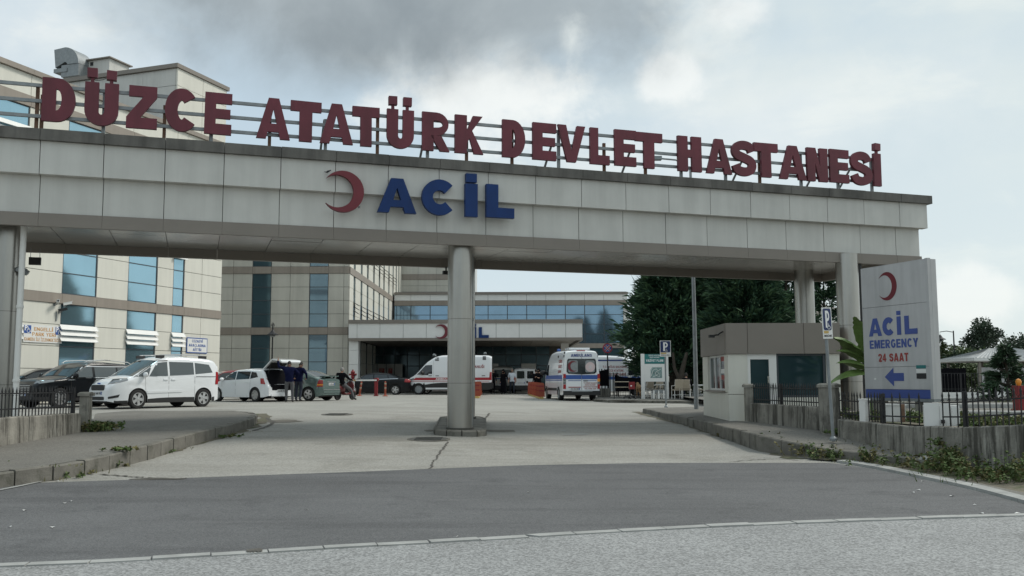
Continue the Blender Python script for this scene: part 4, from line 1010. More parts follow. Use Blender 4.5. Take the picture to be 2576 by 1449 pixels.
# ---------------------------------------------------------------- guard kiosk
TEXTS = []
def text(s, size, m, par, loc, rot=(PI/2, 0, 0), width=None, bold=.02, dep=.004, name='lettering', align='CENTER'):
    TEXTS.append((s, size, m, par, loc, rot, width, bold, dep, name, align))
def build_kiosk():
    KYf = 23.7; c = at(1835, 1059, KYf); xr = at(2114, 958, KYf).x
    e = empty('guard_kiosk', (c.x, c.y, c.z), 0, 'flat roofed guard kiosk with a deep brown fascia above cream walls and dark windows', 'kiosk')
    w = xr-c.x; dep = 3.15; Z = lambda py: at(1900, py, KYf).z-c.z; X = lambda px: at(px, 958, KYf).x-c.x
    zt, zf, zs = Z(813), Z(890), Z(983); zb = -.28
    xw = X(1882); xd = X(1954); xd2 = X(1946); x2 = X(1955); x3 = X(2078)
    bx('core', M.joint, e, (.05, dep-.4, zb), (w-.05, dep-.02, zt-.05)); bx('ceiling', M.joint, e, (.05, .2, zf+.05), (w-.05, dep-.05, zt-.06)); bx('floor_slab', M.kerb, e, (.02, .02, zb-.1), (w-.02, dep-.02, .03))
    bx('inner_wall', M.beige, e, (.2, dep-.5, .03), (w-.1, dep-.41, zf))
    fx = [-.05, xw, X(2024), w+.02]
    for a, b in zip(fx, fx[1:]): bx('fascia_panel', M.trim, e, (a+.006, -.05, zf), (b-.006, .1, zt))
    fy = [-.05+.155, 1.0, 2.1, dep]
    for a, b in zip(fy, fy[1:]): bx('fascia_panel', M.trim, e, (-.05, a+.003, zf), (.06, b-.003, zt)); bx('fascia_panel', M.trim, e, (w-.06, a+.003, zf), (w+.02, b-.003, zt))
    bx('roof_deck', M.cap, e, (.06, .1, zt-.08), (w-.06, dep, zt-.03))
    # front wall panels
    for z0, z1 in ((zb, Z(992)), (Z(992), zf)):
        bx('wall_panel', M.cream, e, (.0, .0, z0+.006), (xw-.004, .14, z1-.006)); bx('wall_panel', M.cream, e, (x3+.02, .0, z0+.006), (w, .14, z1-.006))
    bx('wall_panel', M.cream, e, (x2+.02, .0, zb), (x3+.01, .14, Z(1000)))
    # door and big window
    mb = MB()
    mb.box((xw, .02, .0), (xw+.07, .10, zf)); mb.box((xw+.07, .02, zf-.14), (x2, .10, zf)); mb.box((xd2-.10, .02, .0), (x2, .11, zf-.14)); mb.box((xw+.07, .02, 0.), (xd2-.1, .1, .12))
    d = mb.build('door', M.white, e); bx('pane', M.glassd, d, (xw+.065, .05, .11), (xd2-.095, .06, zf-.135)); bx('door_handle', M.chrome, d, (xd2-.15, -.01, .95), (xd2-.12, .03, 1.12))
    mb = MB()
    mb.box((x2, .03, Z(1000)), (x2+.05, .12, zf)); mb.box((x3-.05, .03, Z(1000)), (x3+.02, .12, zf)); mb.box((x2+.05, .03, Z(1000)), (x3-.05, .12, Z(1000)+.06)); mb.box((x2+.05, .03, zf-.05), (x3-.05, .12, zf))
    f = mb.build('window', M.frame, e); bx('pane', M.glassd, f, (x2+.045, .06, Z(1000)+.05), (x3-.045, .07, zf-.045))
    # side wall towards the drive with the hatch window
    yw0, yw1 = .42, 2.45
    for y0, y1, z0, z1 in ((.145, dep, zb, zs-.05), (.145, yw0, zs-.04, zf), (yw1, dep, zs-.04, zf)): bx('wall_panel', M.cream, e, (.0, y0, z0), (.14, y1, z1-.004))
    bx('sill', M.trim, e, (-.08, yw0-.05, zs-.045), (.16, yw1+.05, zs))
    mb = MB()
    for y in (yw0, 1.15, 1.75, yw1-.06): mb.box((.05, y, zs+.05), (.12, y+.06, zf-.06))
    mb.box((.05, yw0, zs), (.12, yw1, zs+.05)); mb.box((.05, yw0, zf-.06), (.12, yw1, zf-.0))
    f = mb.build('window', M.white, e); bx('pane', M.glassd, f, (.08, yw0+.05, zs+.04), (.09, yw1-.05, zf-.05))
    for z, m in ((.95, M.textred), (.55, M.white), (.35, M.textred)): bx('notice', m, e, (.035, .55, zs+z*.8), (.045, .95, zs+z*.8+.12))
    # little camera under the roof edge
    mb = MB(); mb.tube([(-.05, .75, zt-.25), (-.22, .7, zt-.28)], .02, 6); mb.box((-.32, .62, zt-.33), (-.18, .76, zt-.26)); mb.build('camera', M.plast, e)
    mb = MB(); mb.tube([(-.05, .25, zt-.2), (-.15, .22, zt-.25), (-.2, .2, zt-.3)], .02, 6); mb.build('lamp_arm', M.plast, e)
    # blue jacket-like chair back seen through the window
    return e
kiosk = build_kiosk()
# ---------------------------------------------------------------- concrete walls and iron fences
def wall_run(name, P, B, th, label, cat, panel=1.6, pillar=None):
    """P: top points, B: base points (3D) - cast bays with recessed joints."""
    e = empty(name, (0, 0, 0), 0, label, cat)
    for a, b, c, d in zip(P, P[1:], B, B[1:]):
        L = (Vector(b)-Vector(a)).length; n = max(1, round(L/panel)); t = (Vector(b)-Vector(a)).normalized(); nn = Vector((-t.y, t.x, 0)).normalized()
        for i in range(n):
            g = .010/L
            t0, t1 = i/n+g, (i+1)/n-g; q0, q1 = a.lerp(b, t0), a.lerp(b, t1); r0, r1 = c.lerp(d, t0), c.lerp(d, t1)
            r0 = r0-Vector((0, 0, .35)); r1 = r1-Vector((0, 0, .35)); o = nn*rnd.uniform(-.008, .008); T = nn*th
            ns = 4; vs = []; fs = []
            for k in range(ns+1):
                u = k/ns; top = q0.lerp(q1, u)+o; bot = r0.lerp(r1, u)+o; zt_ = rnd.uniform(-.008, .008)
                vs += [bot, top+Vector((0, 0, zt_-.02)), top+nn*.02+Vector((0, 0, zt_)), top+T+Vector((0, 0, zt_)), bot+T]
            for k in range(ns):
                j = 5*k
                for m_ in range(4): fs.append((j+m_, j+5+m_, j+6+m_, j+1+m_))
            fs += [(0, 1, 2, 3, 4), tuple(5*ns+x for x in (4, 3, 2, 1, 0))]
            MB().add(vs, fs).build('wall_bay', M.conc, e)
    return e
def pillar(name, p, w, h, label, rz=0):
    e = empty(name, p, rz, label, 'pillar')
    mb = MB(); mb.box((-w/2, -w/2, -.4), (w/2, w/2, h-.09)); mb.build('shaft', M.conc, e)
    mb = MB(); s = w/2+.035
    mb.add([(-s, -s, h-.085), (s, -s, h-.085), (s, s, h-.085), (-s, s, h-.085), (-s, -s, h-.03), (s, -s, h-.03), (s, s, h-.03), (-s, s, h-.03), (-s*.7, -s*.7, h), (s*.7, -s*.7, h), (s*.7, s*.7, h), (-s*.7, s*.7, h)],
           [(3, 2, 1, 0), (0, 1, 5, 4), (1, 2, 6, 5), (2, 3, 7, 6), (3, 0, 4, 7), (4, 5, 9, 8), (5, 6, 10, 9), (6, 7, 11, 10), (7, 4, 8, 11), (8, 9, 10, 11)])
    mb.build('cap', M.conc, e)
PICK = {}
def picket_mesh(h, hb, scroll):
    k = (round(h, 2), scroll)
    if k not in PICK:
        mb = MB(); r = .008; mb.box((-r, -r, 0), (r, r, h-.15)); 
        mb.add([(-.007, -.005, h-.15), (.007, -.005, h-.15), (.007, .005, h-.15), (-.007, .005, h-.15), (-.019, -.008, h-.085), (.019, -.008, h-.085), (.019, .008, h-.085), (-.019, .008, h-.085), (0, 0, h)],
               [(0, 1, 5, 4), (1, 2, 6, 5), (2, 3, 7, 6), (3, 0, 4, 7), (4, 5, 8), (5, 6, 8), (6, 7, 8), (7, 4, 8)])
        mb.box((-.013, -.011, h-.165), (.013, .011, h-.15))
        if scroll:
            for s in (-1, 1): mb.tube([(s*.006, 0, hb+.115), (s*.012, 0, hb+.075), (s*.028, 0, hb+.04), (s*.045, 0, hb+.022)], .0055, 5)
        PICK[k] = mb.mesh('picket_mesh', M.iron)
    return PICK[k]
def fence(name, a, b, h, label, sp=.1, scroll=False, rails=(.12, .40), posts=(), t0=0., t1=1., lean=0.0, parent=None, skip=None):
    a = Vector(a); b = Vector(b); e = parent or empty(name, a, 0, label, 'fence')
    if parent: off = a-Vector(parent.location)
    else: off = Vector((0, 0, 0))
    L = (b-a).length; t = (b-a).normalized(); ang = math.atan2(t.y, t.x); n = int(L/sp)
    for i in range(n+1):
        if skip and skip[0] < i/n < skip[1]: continue
        o = D.objects.new('picket', picket_mesh(h, rails[1], scroll)); link(o); o.parent = e; o.location = off+t*(L*i/max(1, n))
        o.rotation_euler = (rnd.uniform(-.02, .02), rnd.uniform(-.02, .02)+lean, ang)
    segs = [(0, L)] if not skip else [(0, L*skip[0]), (L*skip[1], L)]
    for z in rails:
        for s0, s1 in segs:
            mb = MB(); mx = Matrix.Translation(off) @ Matrix.Rotation(ang, 4, 'Z'); sl = t.z/math.hypot(t.x, t.y)
            q = [mx @ Vector((x, y, z+zz+(x*sl if x else 0))) for x in (s0, s1) for y in (-.016, .016) for zz in (-.012, .012)]
            mb.add(q, [(0, 1, 3, 2), (4, 6, 7, 5), (0, 4, 5, 1), (2, 3, 7, 6), (0, 2, 6, 4), (1, 5, 7, 3)]); mb.build('rail', M.iron, e)
    for u in posts:
        p = off+t*(L*u); mb = MB(); mb.box((-.03, -.03, 0), (.03, .03, h-.03), 0, Matrix.Translation(p) @ Matrix.Rotation(ang, 4, 'Z')); mb.build('post', M.iron, e)
    return e
# west wall and fence
LWt = [at(-420, 1085, 11.5), at(-140, 1063, 14.6), at(0, 1051, 16.6), at(205, 1039, 19.1)]
LWb = [at(-420, 1240, 11.5), at(-140, 1166, 14.6), at(0, 1123, 16.6), at(205, 1087, 19.1)]
wall_run('concrete_wall', LWt, LWb, .22, 'stained low concrete wall with an iron fence on top in front of the black cars', 'wall', .95)
pillar('wall_pillar', at(206, 1093, 19.2)+Vector((.0, .12, .0)), .19, at(206, 986, 19.2).z-at(206, 1093, 19.2).z, 'square concrete pillar ending the stained wall beside the white minivan', .1)
fw = fence('iron_fence', LWt[2]+Vector((-.1, .1, 0)), LWt[3]+Vector((-.12, -.05, 0)), .545, 'black spiked iron fence on the low wall in front of the black off-roader', .095, False, (.14, .42), (.97,))
fence('iron_fence', LWt[1]+Vector((-.1, .1, 0)), LWt[2]+Vector((-.1, .0, 0)), .545, '', .095, False, (.14, .42), (), parent=fw)
# east walls and fences
def th(P, B): return P
wall_run('concrete_wall', WP[:2], WB[:2], .2, 'low weathered concrete wall in front of the guard kiosk', 'wall', 1.2)
wall_run('concrete_wall', WP[2:], WB[2:], .22, 'curving stained concrete retaining wall with weeds at its foot', 'wall', 1.5)
pillar('wall_pillar', at(1885, 1062, 23.3), .18, at(1885, 965.5, 23.3).z-at(1885, 1062, 23.3).z, 'slim concrete pillar between the kiosk corner and the low wall')
pillar('wall_pillar', at(2090, 1090, 19.4)+Vector((.02, .1, 0)), .40, at(2090, 964, 19.4).z-at(2090, 1090, 19.4).z, 'broad mossy concrete pillar behind the leaning parking sign post', -.3)
def mid(P, i, u): return P[i].lerp(P[i+1], u)
ins = Vector((.09, .09, -.01))
fence('iron_fence', WP[0].lerp(WP[1], .03)+ins, WP[0].lerp(WP[1], .93)+ins, .52, 'black spiked iron fence on the wall in front of the kiosk window', .1, False, (.10, .39), (.44,))
fence('iron_fence', at(2106, 1054, 18.95)+ins, at(2160, 1059, 18.25)+ins, .58, 'short section of spiked iron fence between the mossy pillar and a white post', .1, False, (.12, .38))
f2 = fence('iron_fence', at(2180, 1063, 17.95)+ins, at(2216, 1067, 17.4)+ins, .60, 'black iron fence with scrolled spear pickets under the emergency pylon', .1, False, (.13, .40), (1.,))
fence('iron_fence', at(2218, 1067.5, 17.37)+ins, at(2306, 1072, 16.42)+ins, .60, '', .24, True, (.16, .40), parent=f2)
f3 = fence('iron_fence', at(2366, 1073.5, 15.82)+ins, at(2423, 1074.4, 15.28)+ins, .61, 'black iron fence with scrolled spear pickets on the tall retaining wall', .17, True, (.17, .41), (1.,))
fence('iron_fence', at(2428, 1074, 15.24)+ins, at(2580, 1067.5, 14.4)+ins, .615, '', .098, True, (.17, .41), parent=f3)
fence('iron_fence', at(2580, 1067.5, 14.4)+ins, at(2720, 1063, 13.9)+ins, .615, '', .098, True, (.17, .41), parent=f3)
# white gate stubs and sheet cabinet by the fence
p = at(2172, 1062, 18.05)+Vector((.05, .05, 0)); e = empty('white_post', p, .5, 'stout white square post between two fence sections', 'post')
bx('shaft', M.white, e, (-.068, -.068, -.05), (.068, .068, .42)); bx('cap', M.white, e, (-.078, -.078, .421), (.078, .078, .445))
p = at(2362, 1074, 15.95)+Vector((.15, .25, -.02)); e = empty('meter_cabinet', p, -.35, 'white sheet metal meter cabinet behind the gap in the iron fence', 'cabinet')
bx('body', M.white, e, (-.26, -.0, -.05), (.30, .25, .37)); bx('door_leaf', M.white, e, (-.26, -.02, -.03), (-.02, -.002, .42)); bx('door_leaf', M.white, e, (-.01, -.015, -.03), (.16, -.002, .41)); bx('door_leaf', M.white, e, (.17, -.012, -.03), (.30, -.002, .34)); bx('lock', M.plast, e, (.0, -.05, .07), (.06, -.02, .13))
p = at(2233, 1070, 17.6)+Vector((.25, .3, 0)); e = empty('white_block', p, -.3, 'low white block standing in the grass behind the fence under the pylon', 'block'); bx('body', M.white, e, (-.2, -.05, -.1), (.2, .2, .36)); bx('top_slab', M.white, e, (-.22, -.07, .361), (.22, .22, .39))
p = at(2256, 1072, 17.4)+Vector((.2, .2, 0)); e = empty('rusty_post', p, 0, 'rusty flat steel post in the grass below the emergency pylon', 'post'); bx('shaft', M.rust, e, (-.04, -.015, -.1), (.04, .015, .40)); bx('foot_plate', M.rust, e, (-.07, -.05, -.02), (.07, .05, 0))
# ---------------------------------------------------------------- emergency pylon
def build_pylon():
    A = at(2180, 1003, 20.9); B = at(2350, 1004, 19.1); t = (B-A); w = math.hypot(t.x, t.y); ang = math.atan2(t.y, t.x)
    zb = at(2350, 1004, 19.1).z; e = empty('emergency_pylon', (A.x, A.y, zb), ang, 'tall grey pylon sign with red crescent and blue ACİL EMERGENCY lettering', 'sign')
    H = at(2337, 651, 19.1).z-zb
    bx('core', M.galv, e, (.02, .02, .02), (w-.02, .17, H-.02))
    zs = [.0, .30, .92, 2.13, H]
    def zz(py): return at(2300, py, 19.6).z-zb
    z1, z2, z3 = zz(980), zz(922), zz(764)
    for i, (a, b, m) in enumerate(((0, z1, M.pylonblue), (z1, z2, M.pylon), (z2, z3, M.pylon), (z3, H, M.pylon))):
        bx('face_panel', m, e, (.0, -.012, a+.004), (w-.07, .02, b-.004)); bx('back_panel', M.pylon, e, (.0, .171, a+.004), (w, .20, b-.004))
    bx('edge_profile', M.pylon, e, (w-.065, -.02, 0), (w+.01, .06, H+.02)); bx('edge_profile', M.pylon, e, (-.012, -.012, 0), (-.001, .20, H)); bx('side_panel', M.pylon, e, (w-.02, .061, 0), (w+.012, .20, H)); bx('top_cap', M.pylon, e, (0, -.0, H), (w-.07, .20, H+.012))
    yf = -.014
    # crescent
    mb = MB(); mb.prism([crescent_loop(.36)], 0, .004, fn=lambda v: Vector((v.x*.80+w*.40, v.y+yf-.004, v.z*.86+zz(713)))); mb.build('crescent', M.red, e, smooth=30)
    # ACİL
    z0, h = zz(838), zz(792)-zz(838)
    for ch, x0, x1 in (('A', .17, .55), ('C', .57, .91), ('İ', .98, 1.09), ('L', 1.19, 1.53)):
        sc = w/1.86
        o = glyph_obj({'İ': 'I'}.get(ch, ch), (x1-x0)*sc, h*1.02, .125, .115, .005, M.pylonblue, e, (x0*sc, yf-.006, z0-.02))
        if ch == 'İ': MB().box((0, 0, h*1.1), (.11*sc, .005, h*1.33)).build('dot', M.pylonblue, o)
    block_text('EMERGENCY', .185, w*.73, M.pylonblue, e, (w*.46, yf, zz(873)))
    block_text('24 SAAT', .175, w*.45, M.textred, e, (w*.45, yf, zz(908)))
    az = zz(948); mb = MB(); mb.prism([[(.60, az), (.86, az-.20), (.86, az-.085), (1.15, az-.085), (1.15, az+.085), (.86, az+.085), (.86, az+.20)]], yf-.004, yf); mb.build('arrow', M.pylonblue, e)
    # stuck-on bills
    x0 = w*.78
    for a, b, m in ((.29, .36, M.teal), (.20, .28, M.white), (.08, .19, M.ink)): bx('sticker', m, e, (x0, yf-.004, az-.12+a), (x0+.26, yf, az-.12+b))
    bx('sticker', M.signblue, e, (x0, yf-.0045, az+.175), (x0+.26, yf-.0005, az+.178)); bx('sticker', M.white, e, (.28, yf-.004, az-.06), (.34, yf, az-.02))
    for x in (.3, w-.4): bx('leg', M.conc, e, (x-.14, .02, -.75), (x+.14, .2, .0))
    bx('base_rail', M.galv, e, (-.02, -.02, -.06), (w+.02, .22, -.002))
build_pylon()
# ---------------------------------------------------------------- street signs and poles
def wheelchair(par, m, x, z, s, y):
    mb = MB(); P = lambda pts, r: mb.tube([(x+px*s, y, z+pz*s) for px, pz in pts], r*s, 5)
    mb.lathe([(.001, -.001), (.075*s, 0), (.001, .001)], 8, Matrix.Translation((x, y, z+.95*s)) @ Matrix.Rotation(PI/2, 4, 'X'))
    P([(0, .82), (.05, .45), (.36, .45), (.50, .12), (.62, .16)], .055); P([(.03, .65), (.30, .62)], .05)
    P([(.0+.29*math.cos(math.radians(a))+.12, .22+.29*math.sin(math.radians(a))) for a in range(110, 390, 28)], .05)
    mb.build('symbol', m, par)
def parking_sign(px, pyb, Y, rz, w, h, pole_top, label, lean=(0, 0), x_off=0.0, dz=0.0, pole_px=None):
    b = at(px, pyb, Y); e = empty('parking_sign', b, rz, label, 'sign', 'blue parking signs on posts'); e.rotation_euler = (lean[0], lean[1], rz)
    mb = MB(); mb.tube([(0, 0, -.05), (0, 0, pole_top)], .032, 10); mb.build('pole', M.galv, e, smooth=40)
    mb = MB(); mb.lathe([(.07, -.03), (.07, .012), (.034, .05)], 10); mb.build('foot', M.galv, e)
    z0 = pole_top-h+dz; y = -.045; bx('plate', M.white, e, (-w/2+x_off, y-.01, z0), (w/2+x_off, y, z0+h))
    c = w/2-.02; zb, zt = z0+h*.27, z0+h-.02; r = .035
    lp = []
    for cx, cz, a in ((c-r, zb+r, -90), (c-r, zt-r, 0), (-c+r, zt-r, 90), (-c+r, zb+r, 180)): lp += ell(cx+x_off, cz, r, r, a, a+90, 4)
    MB().prism([lp], y-.014, y-.0105).build('blue_field', M.signblue, e)
    s = (zt-zb)/.44*1.0
    hh = (zt-zb)*.78; zz = zb+(zt-zb)*.12; xx = -w*.20+x_off; ww = w*.42; st = .065*w/.4
    P = [[(xx, zz), (xx+st, zz), (xx+st, zz+hh*.38), (xx+ww*.5, zz+hh*.38)]+ell(xx+ww*.5, zz+hh*.69, ww*.5, hh*.31, -90, 90, 10)[1:]+[(xx, zz+hh)], [(xx+st, zz+hh*.54), (xx+st, zz+hh*.85)]+ell(xx+ww*.48, zz+hh*.695, ww*.24, hh*.155, 90, -90, 8)]
    MB().prism(P, y-.018, y-.0145).build('lettering', M.textwhite, e)
    wheelchair(e, M.textwhite, xx+ww*.62, zb+.025, (zt-zb)*.26, y-.016)
    bx('yellow_bar', M.yellow, e, (-w*.42+x_off, y-.013, z0+h*.17), (w*.08+x_off, y-.0105, z0+h*.25))
    text('ENGELLİ ARAÇ', .05, M.ink, e, (x_off, y-.0115, z0+h*.065), width=w*.8, bold=.001)
    return e
parking_sign(1676, 1023, 35.2, 0, .41, .60, at(1676, 857, 35.2).z-at(1676, 1023, 35.2).z, 'blue parking sign for disabled drivers in front of the white site map board')
parking_sign(2096, 1104, 18.0, .42, .235, .60, at(2080, 774, 18.0).z-at(2096, 1104, 18.0).z, 'blue parking sign on the leaning grey post next to the mossy pillar', lean=(0, -.042), x_off=-.0)
def lamp_post():
    b = at(1752, 1036, 31.2); e = empty('lamp_post', b, 0, 'plain grey steel lamp post rising beside the kiosk past the gate edge', 'lamp post')
    mb = MB(); mb.tube([(0, 0, -.05), (0, 0, 3.0), (-.02, 0, 8.2)], [.075, .065, .045], 12); mb.build('pole', M.galv, e, smooth=40)
    mb = MB(); mb.box((-.13, -.13, -.02), (.13, .13, .02)); mb.build('foot_plate', M.galv, e); mb = MB(); mb.tube([(-.02, 0, 8.15), (-.5, 0, 8.5), (-1.0, 0, 8.55)], .03, 8); mb.build('arm', M.galv, e); bx('lamp_head', M.galv, e, (-1.6, -.12, 8.5), (-1.0, .12, 8.62))
lamp_post()
def round_sign():
    c = at(1528, 876, 54.5); zg = gz(c.x, 54.5); e = empty('no_stopping_sign', (c.x, c.y, zg), 0, 'round red and blue no stopping sign with a crossed face on a dark pole', 'sign')
    mb = MB(); mb.tube([(0, 0, 0), (0, 0, c.z-zg+.2)], .04, 8); mb.build('pole', M.iron, e, smooth=40)
    R2 = Matrix.Translation((0, -.06, c.z-zg)) @ Matrix.Rotation(PI/2, 4, 'X'); r = .285
    mb = MB(); mb.lathe([(r, -.01), (r, .01), (.001, .012)], 28, R2); mb.build('rim', M.stripe_r, e)
    mb = MB(); mb.lathe([(r*.78, .012), (r*.78, .016), (.001, .017)], 24, R2); mb.build('blue_field', M.stripe_b, e)
    for a in (PI/4, -PI/4):
        mb = MB(); mb.box((-r*.76, -.032, .0175+.002*(a > 0)), (r*.76, .032, .020+.002*(a > 0)), 0, R2 @ Matrix.Rotation(a, 4, 'Z')); mb.build('cross_bar', M.stripe_r, e)
        for s in (-1, 1): mb = MB(); mb.box((-r*.74, s*.046-.008, .018+.002*(a > 0)), (r*.74, s*.046+.008, .0195+.002*(a > 0)), 0, R2 @ Matrix.Rotation(a, 4, 'Z')); mb.build('cross_line', M.textwhite, e)
round_sign()
def map_board():
    Y = 48.0; a = at(1618, 1001, Y); b = at(1678, 1002, Y); e = empty('site_map_board', a, 0, 'site map board with a teal header reading VAZİYET PLANI on two white posts', 'notice board')
    w = b.x-a.x; Z = lambda py: at(1640, py, Y).z-a.z
    for x in (0, w): bx('post', M.white, e, (x-.09, -.06, -.05), (x+.09, .06, Z(890)))
    bx('header', M.teal, e, (.095, -.05, Z(915)), (w-.095, .03, Z(891))); bx('map_sheet', M.white, e, (.095, -.05, Z(960)), (w-.095, .03, Z(915.5)))
    block_text('VAZİYET PLANI', .12, w*.72, M.textwhite, e, (w/2, -.051, Z(910)), heavy=.2); text('DÜZCE ATATÜRK', .1, M.textwhite, e, (w/2, -.055, Z(896)), width=w*.5, bold=.002); text('DEVLET HASTANESİ', .08, M.textwhite, e, (w/2, -.055, Z(900.5)), width=w*.4, bold=.002)
    cx, cz = w*.56, (Z(920)+Z(953))/2; s = (Z(921)-Z(953))/2
    MB().prism([[(cx-s*.95, cz-s*.9), (cx+s*.9, cz-s*.9), (cx+s*.9, cz+s*.85), (cx-s*.55, cz+s*.85), (cx-s*.95, cz+s*.3)]], -.054, -.051).build('map_print', M.mapg, e)
    mb = MB()
    for p in ([(-.8, -.6), (-.5, .3), (0, .55), (.3, .2), (.7, .5)], [(-.6, -.75), (0, -.5), (.5, -.7), (.6, -.1)], [(-.2, -.2), (.1, .2), (.4, -.25), (.05, -.45), (-.2, -.2)], [(-.9, -.8), (-.9, .2), (-.5, .8), (.85, .8)]):
        mb.tube([(cx+q[0]*s, -.056, cz+q[1]*s) for q in p], .016, 4)
    mb.build('map_lines', M.white, e)
map_board()
def old_lamp(px, Y, py_top, py_head, label, arm):
    c = at(px, py_head, Y); zg = gz(c.x, Y) if px < 2000 else ZI; e = empty('street_lamp', (c.x, Y, zg), 0, label, 'street lamp'); h = c.z-zg; ht = at(px, py_top, Y).z-zg
    mb = MB(); mb.tube([(0, 0, 0), (0, 0, 1.2), (0, 0, ht)], [.09, .06, .04], 10); mb.lathe([(.13, 0), (.13, .3), (.07, .42)], 10); mb.build('pole', M.iron, e, smooth=40)
    mb = MB(); x = arm
    if arm: mb.tube([(0, 0, ht-.1), (arm*.5, 0, ht-.02), (arm, 0, ht-.08), (arm, 0, h+.15)], .025, 6)
    else:
        mb.tube([(.1*math.cos(math.radians(a)), 0, ht-.15+.22*math.sin(math.radians(a))) for a in range(0, 181, 30)], .022, 5)
    mb.build('arm', M.iron, e)
    mb = MB(); mb.lathe([(.03, h+.16), (.09, h+.10), (.16, h-.02), (.36, h-.14), (.36, h-.17), (.001, h-.15)], 16, Matrix.Translation((x, 0, 0))); mb.build('lamp_shade', M.iron, e, smooth=30)
    mb = MB(); mb.lathe([(.16, h-.16), (.17, h-.22), (.10, h-.30), (.001, h-.32)], 12, Matrix.Translation((x, 0, 0))); mb.build('globe', M.lens, e, smooth=True)
old_lamp(686, 57.5, 815, 836, 'old style black street lamp against the stone panelled block', 0)
old_lamp(2399, 62, 832, 848, 'black street lamp with a bell shade above the trees past the pylon', -.9)
# notices on the wing
def wing_notices():
    o = LO; X, Z = WI['X'], WI['Z']
    def P(px, py): s, z = onp(px, py, o, LA); return s, z
    W = Matrix.Translation(LO) @ Matrix.Rotation(LA, 4, 'Z')
    s0, z0 = P(53, 861); s1, z1 = P(154, 826); zt = P(100, 818)[1]; zb = P(100, 862)[1]
    e = empty('parking_banner', W @ Vector((s0, -.09, zb)), LA, 'white banner reading ENGELLİ PARK YERİ in orange on the cream wing', 'banner')
    w, h = s1-s0, zt-zb; bx('sheet', M.white, e, (.02, -.0, 0), (w-.03, .015, h))
    block_text('ENGELLİ', h*.20, w*.48, M.yellowtext, e, (w*.50, -.001, h*.66), heavy=.2); block_text('PARK YERİ', h*.20, w*.60, M.yellowtext, e, (w*.52, -.001, h*.37), heavy=.2); text('KAMERA İLE İZLENMEKTEDİR', .2, M.yellowtext, e, (w*.5, -.004, h*.08), width=w*.93, bold=.002)
    for x in (.03, w-.40):
        bx('parking_mark', M.stripe_b, e, (x, -.006, h*.50), (x+.36, -.001, h*.95)); text('P', .3, M.textwhite, e, (x+.10, -.008, h*.66), width=.13, bold=.008); wheelchair(e, M.textwhite, x+.19, h*.55, .26, -.008)
    s0, _ = P(466, 870); s1, _ = P(518, 870); zt = P(490, 850)[1]; zb = P(490, 888.5)[1]
    e = empty('prison_vehicle_notice', W @ Vector((s0, -.09, zb)), LA, 'white framed notice reading CEZAEVİ ARAÇLARINA AİTTİR on the cream wing', 'notice'); w, h = s1-s0, zt-zb
    bx('frame', M.stripe_b, e, (0, 0, 0), (w, .02, h)); bx('sheet', M.white, e, (.05, -.006, .05), (w-.05, .0, h-.05))
    for i, t in enumerate(('CEZAEVİ', 'ARAÇLARINA', 'AİTTİR')): block_text(t, h*.17, w*(.52, .82, .42)[i], M.stripe_b, e, (w/2, -.0065, h*(.70-.28*i)), heavy=.2)
    # cameras
    def cam_(px, py, rz, label, dark=False):
        s, z = P(px, py); c = empty('surveillance_camera', W @ Vector((s, -.06, z)), LA, label, 'camera', None); c.scale = (.62,)*3
        mb = MB(); mb.tube([(0, 0, -.12), (0, -.15, -.16), (0, -.3, -.06)], .03, 6); mb.box((-.07, -.02, -.22), (.07, .01, -.03)); mb.build('bracket', M.galv, c)
        mx = Matrix.Translation((0, -.3, .03)) @ Matrix.Rotation(rz, 4, 'Z') @ Matrix.Rotation(-.25, 4, 'X'); mb = MB(); mb.box((-.09, -.3, -.08), (.09, .26, .08), 0, mx); mb.box((-.11, -.38, .08), (.11, .27, .10), 0, mx); mb.build('housing', M.plast if dark else M.white, c)
        mb = MB(); mb.lathe([(.06, 0), (.06, .02), (.001, .02)], 10, mx @ Matrix.Translation((0, -.3, 0)) @ Matrix.Rotation(PI/2, 4, 'X')); mb.build('lens', M.ink, c)
    cam_(134, 762, -.7, 'white surveillance camera aimed along the wing above the parking banner'); cam_(158, 765, 1.0, 'white surveillance camera aimed at the car park from under the brown band')
    cam_(146, 781, .9, 'small dark dome camera on a conduit below the two white cameras', True)
    s, z = P(139, 785); s2, zz = P(139, 808); bx('conduit', M.galv, wing, (s-.02, -.09, zz), (s+.02, -.055, z))
M.yellowtext = mat('orange_print', (.56, .30, .10), .5)
wing_notices()
# floodlight and hanging box by the west column
q = at(58, 681, 19.2); e = empty('floodlight', q, .4, 'grey floodlight clamped to the gate column on a bent arm', 'floodlight')
mb = MB(); mb.tube([(-.22, .1, .0), (-.16, .02, -.02), (-.06, 0, .02)], .018, 6); mb.tube([(-.16, .02, .02), (-.17, .03, .35), (-.2, .1, .42)], .01, 5); mb.box((-.2, -.01, -.05), (-.13, .06, .05)); mb.build('arm', M.plast, e)
mb = MB(); mx = Matrix.Rotation(.45, 4, 'Y') @ Matrix.Rotation(.3, 4, 'X'); mb.box((-.12, -.10, -.04), (.11, .10, .03), 0, mx); mb.box((-.07, -.06, .03), (.06, .06, .055), 0, mx); mb.build('housing', M.galv, e); MB().box((-.10, -.085, -.046), (.09, .085, -.041), 0, mx).build('glass', M.lens, e)
q = at(88, 657, 22.2); e = empty('hanging_display', q, GA, 'black box display hanging on thin rods from the gate soffit', 'display')
mb = MB(); mb.box((-.13, -.05, -.09), (.13, .05, .09)); mb.build('body', M.ink, e); bx('rim', M.plast, e, (-.125, -.06, -.085), (.125, -.051, .085))
for x in (-.1, .1): mb = MB(); mb.tube([(x, 0, .09), (x, 0, Z_TB+.06-q.z)], .006, 5); mb.build('hanger', M.galv, e)
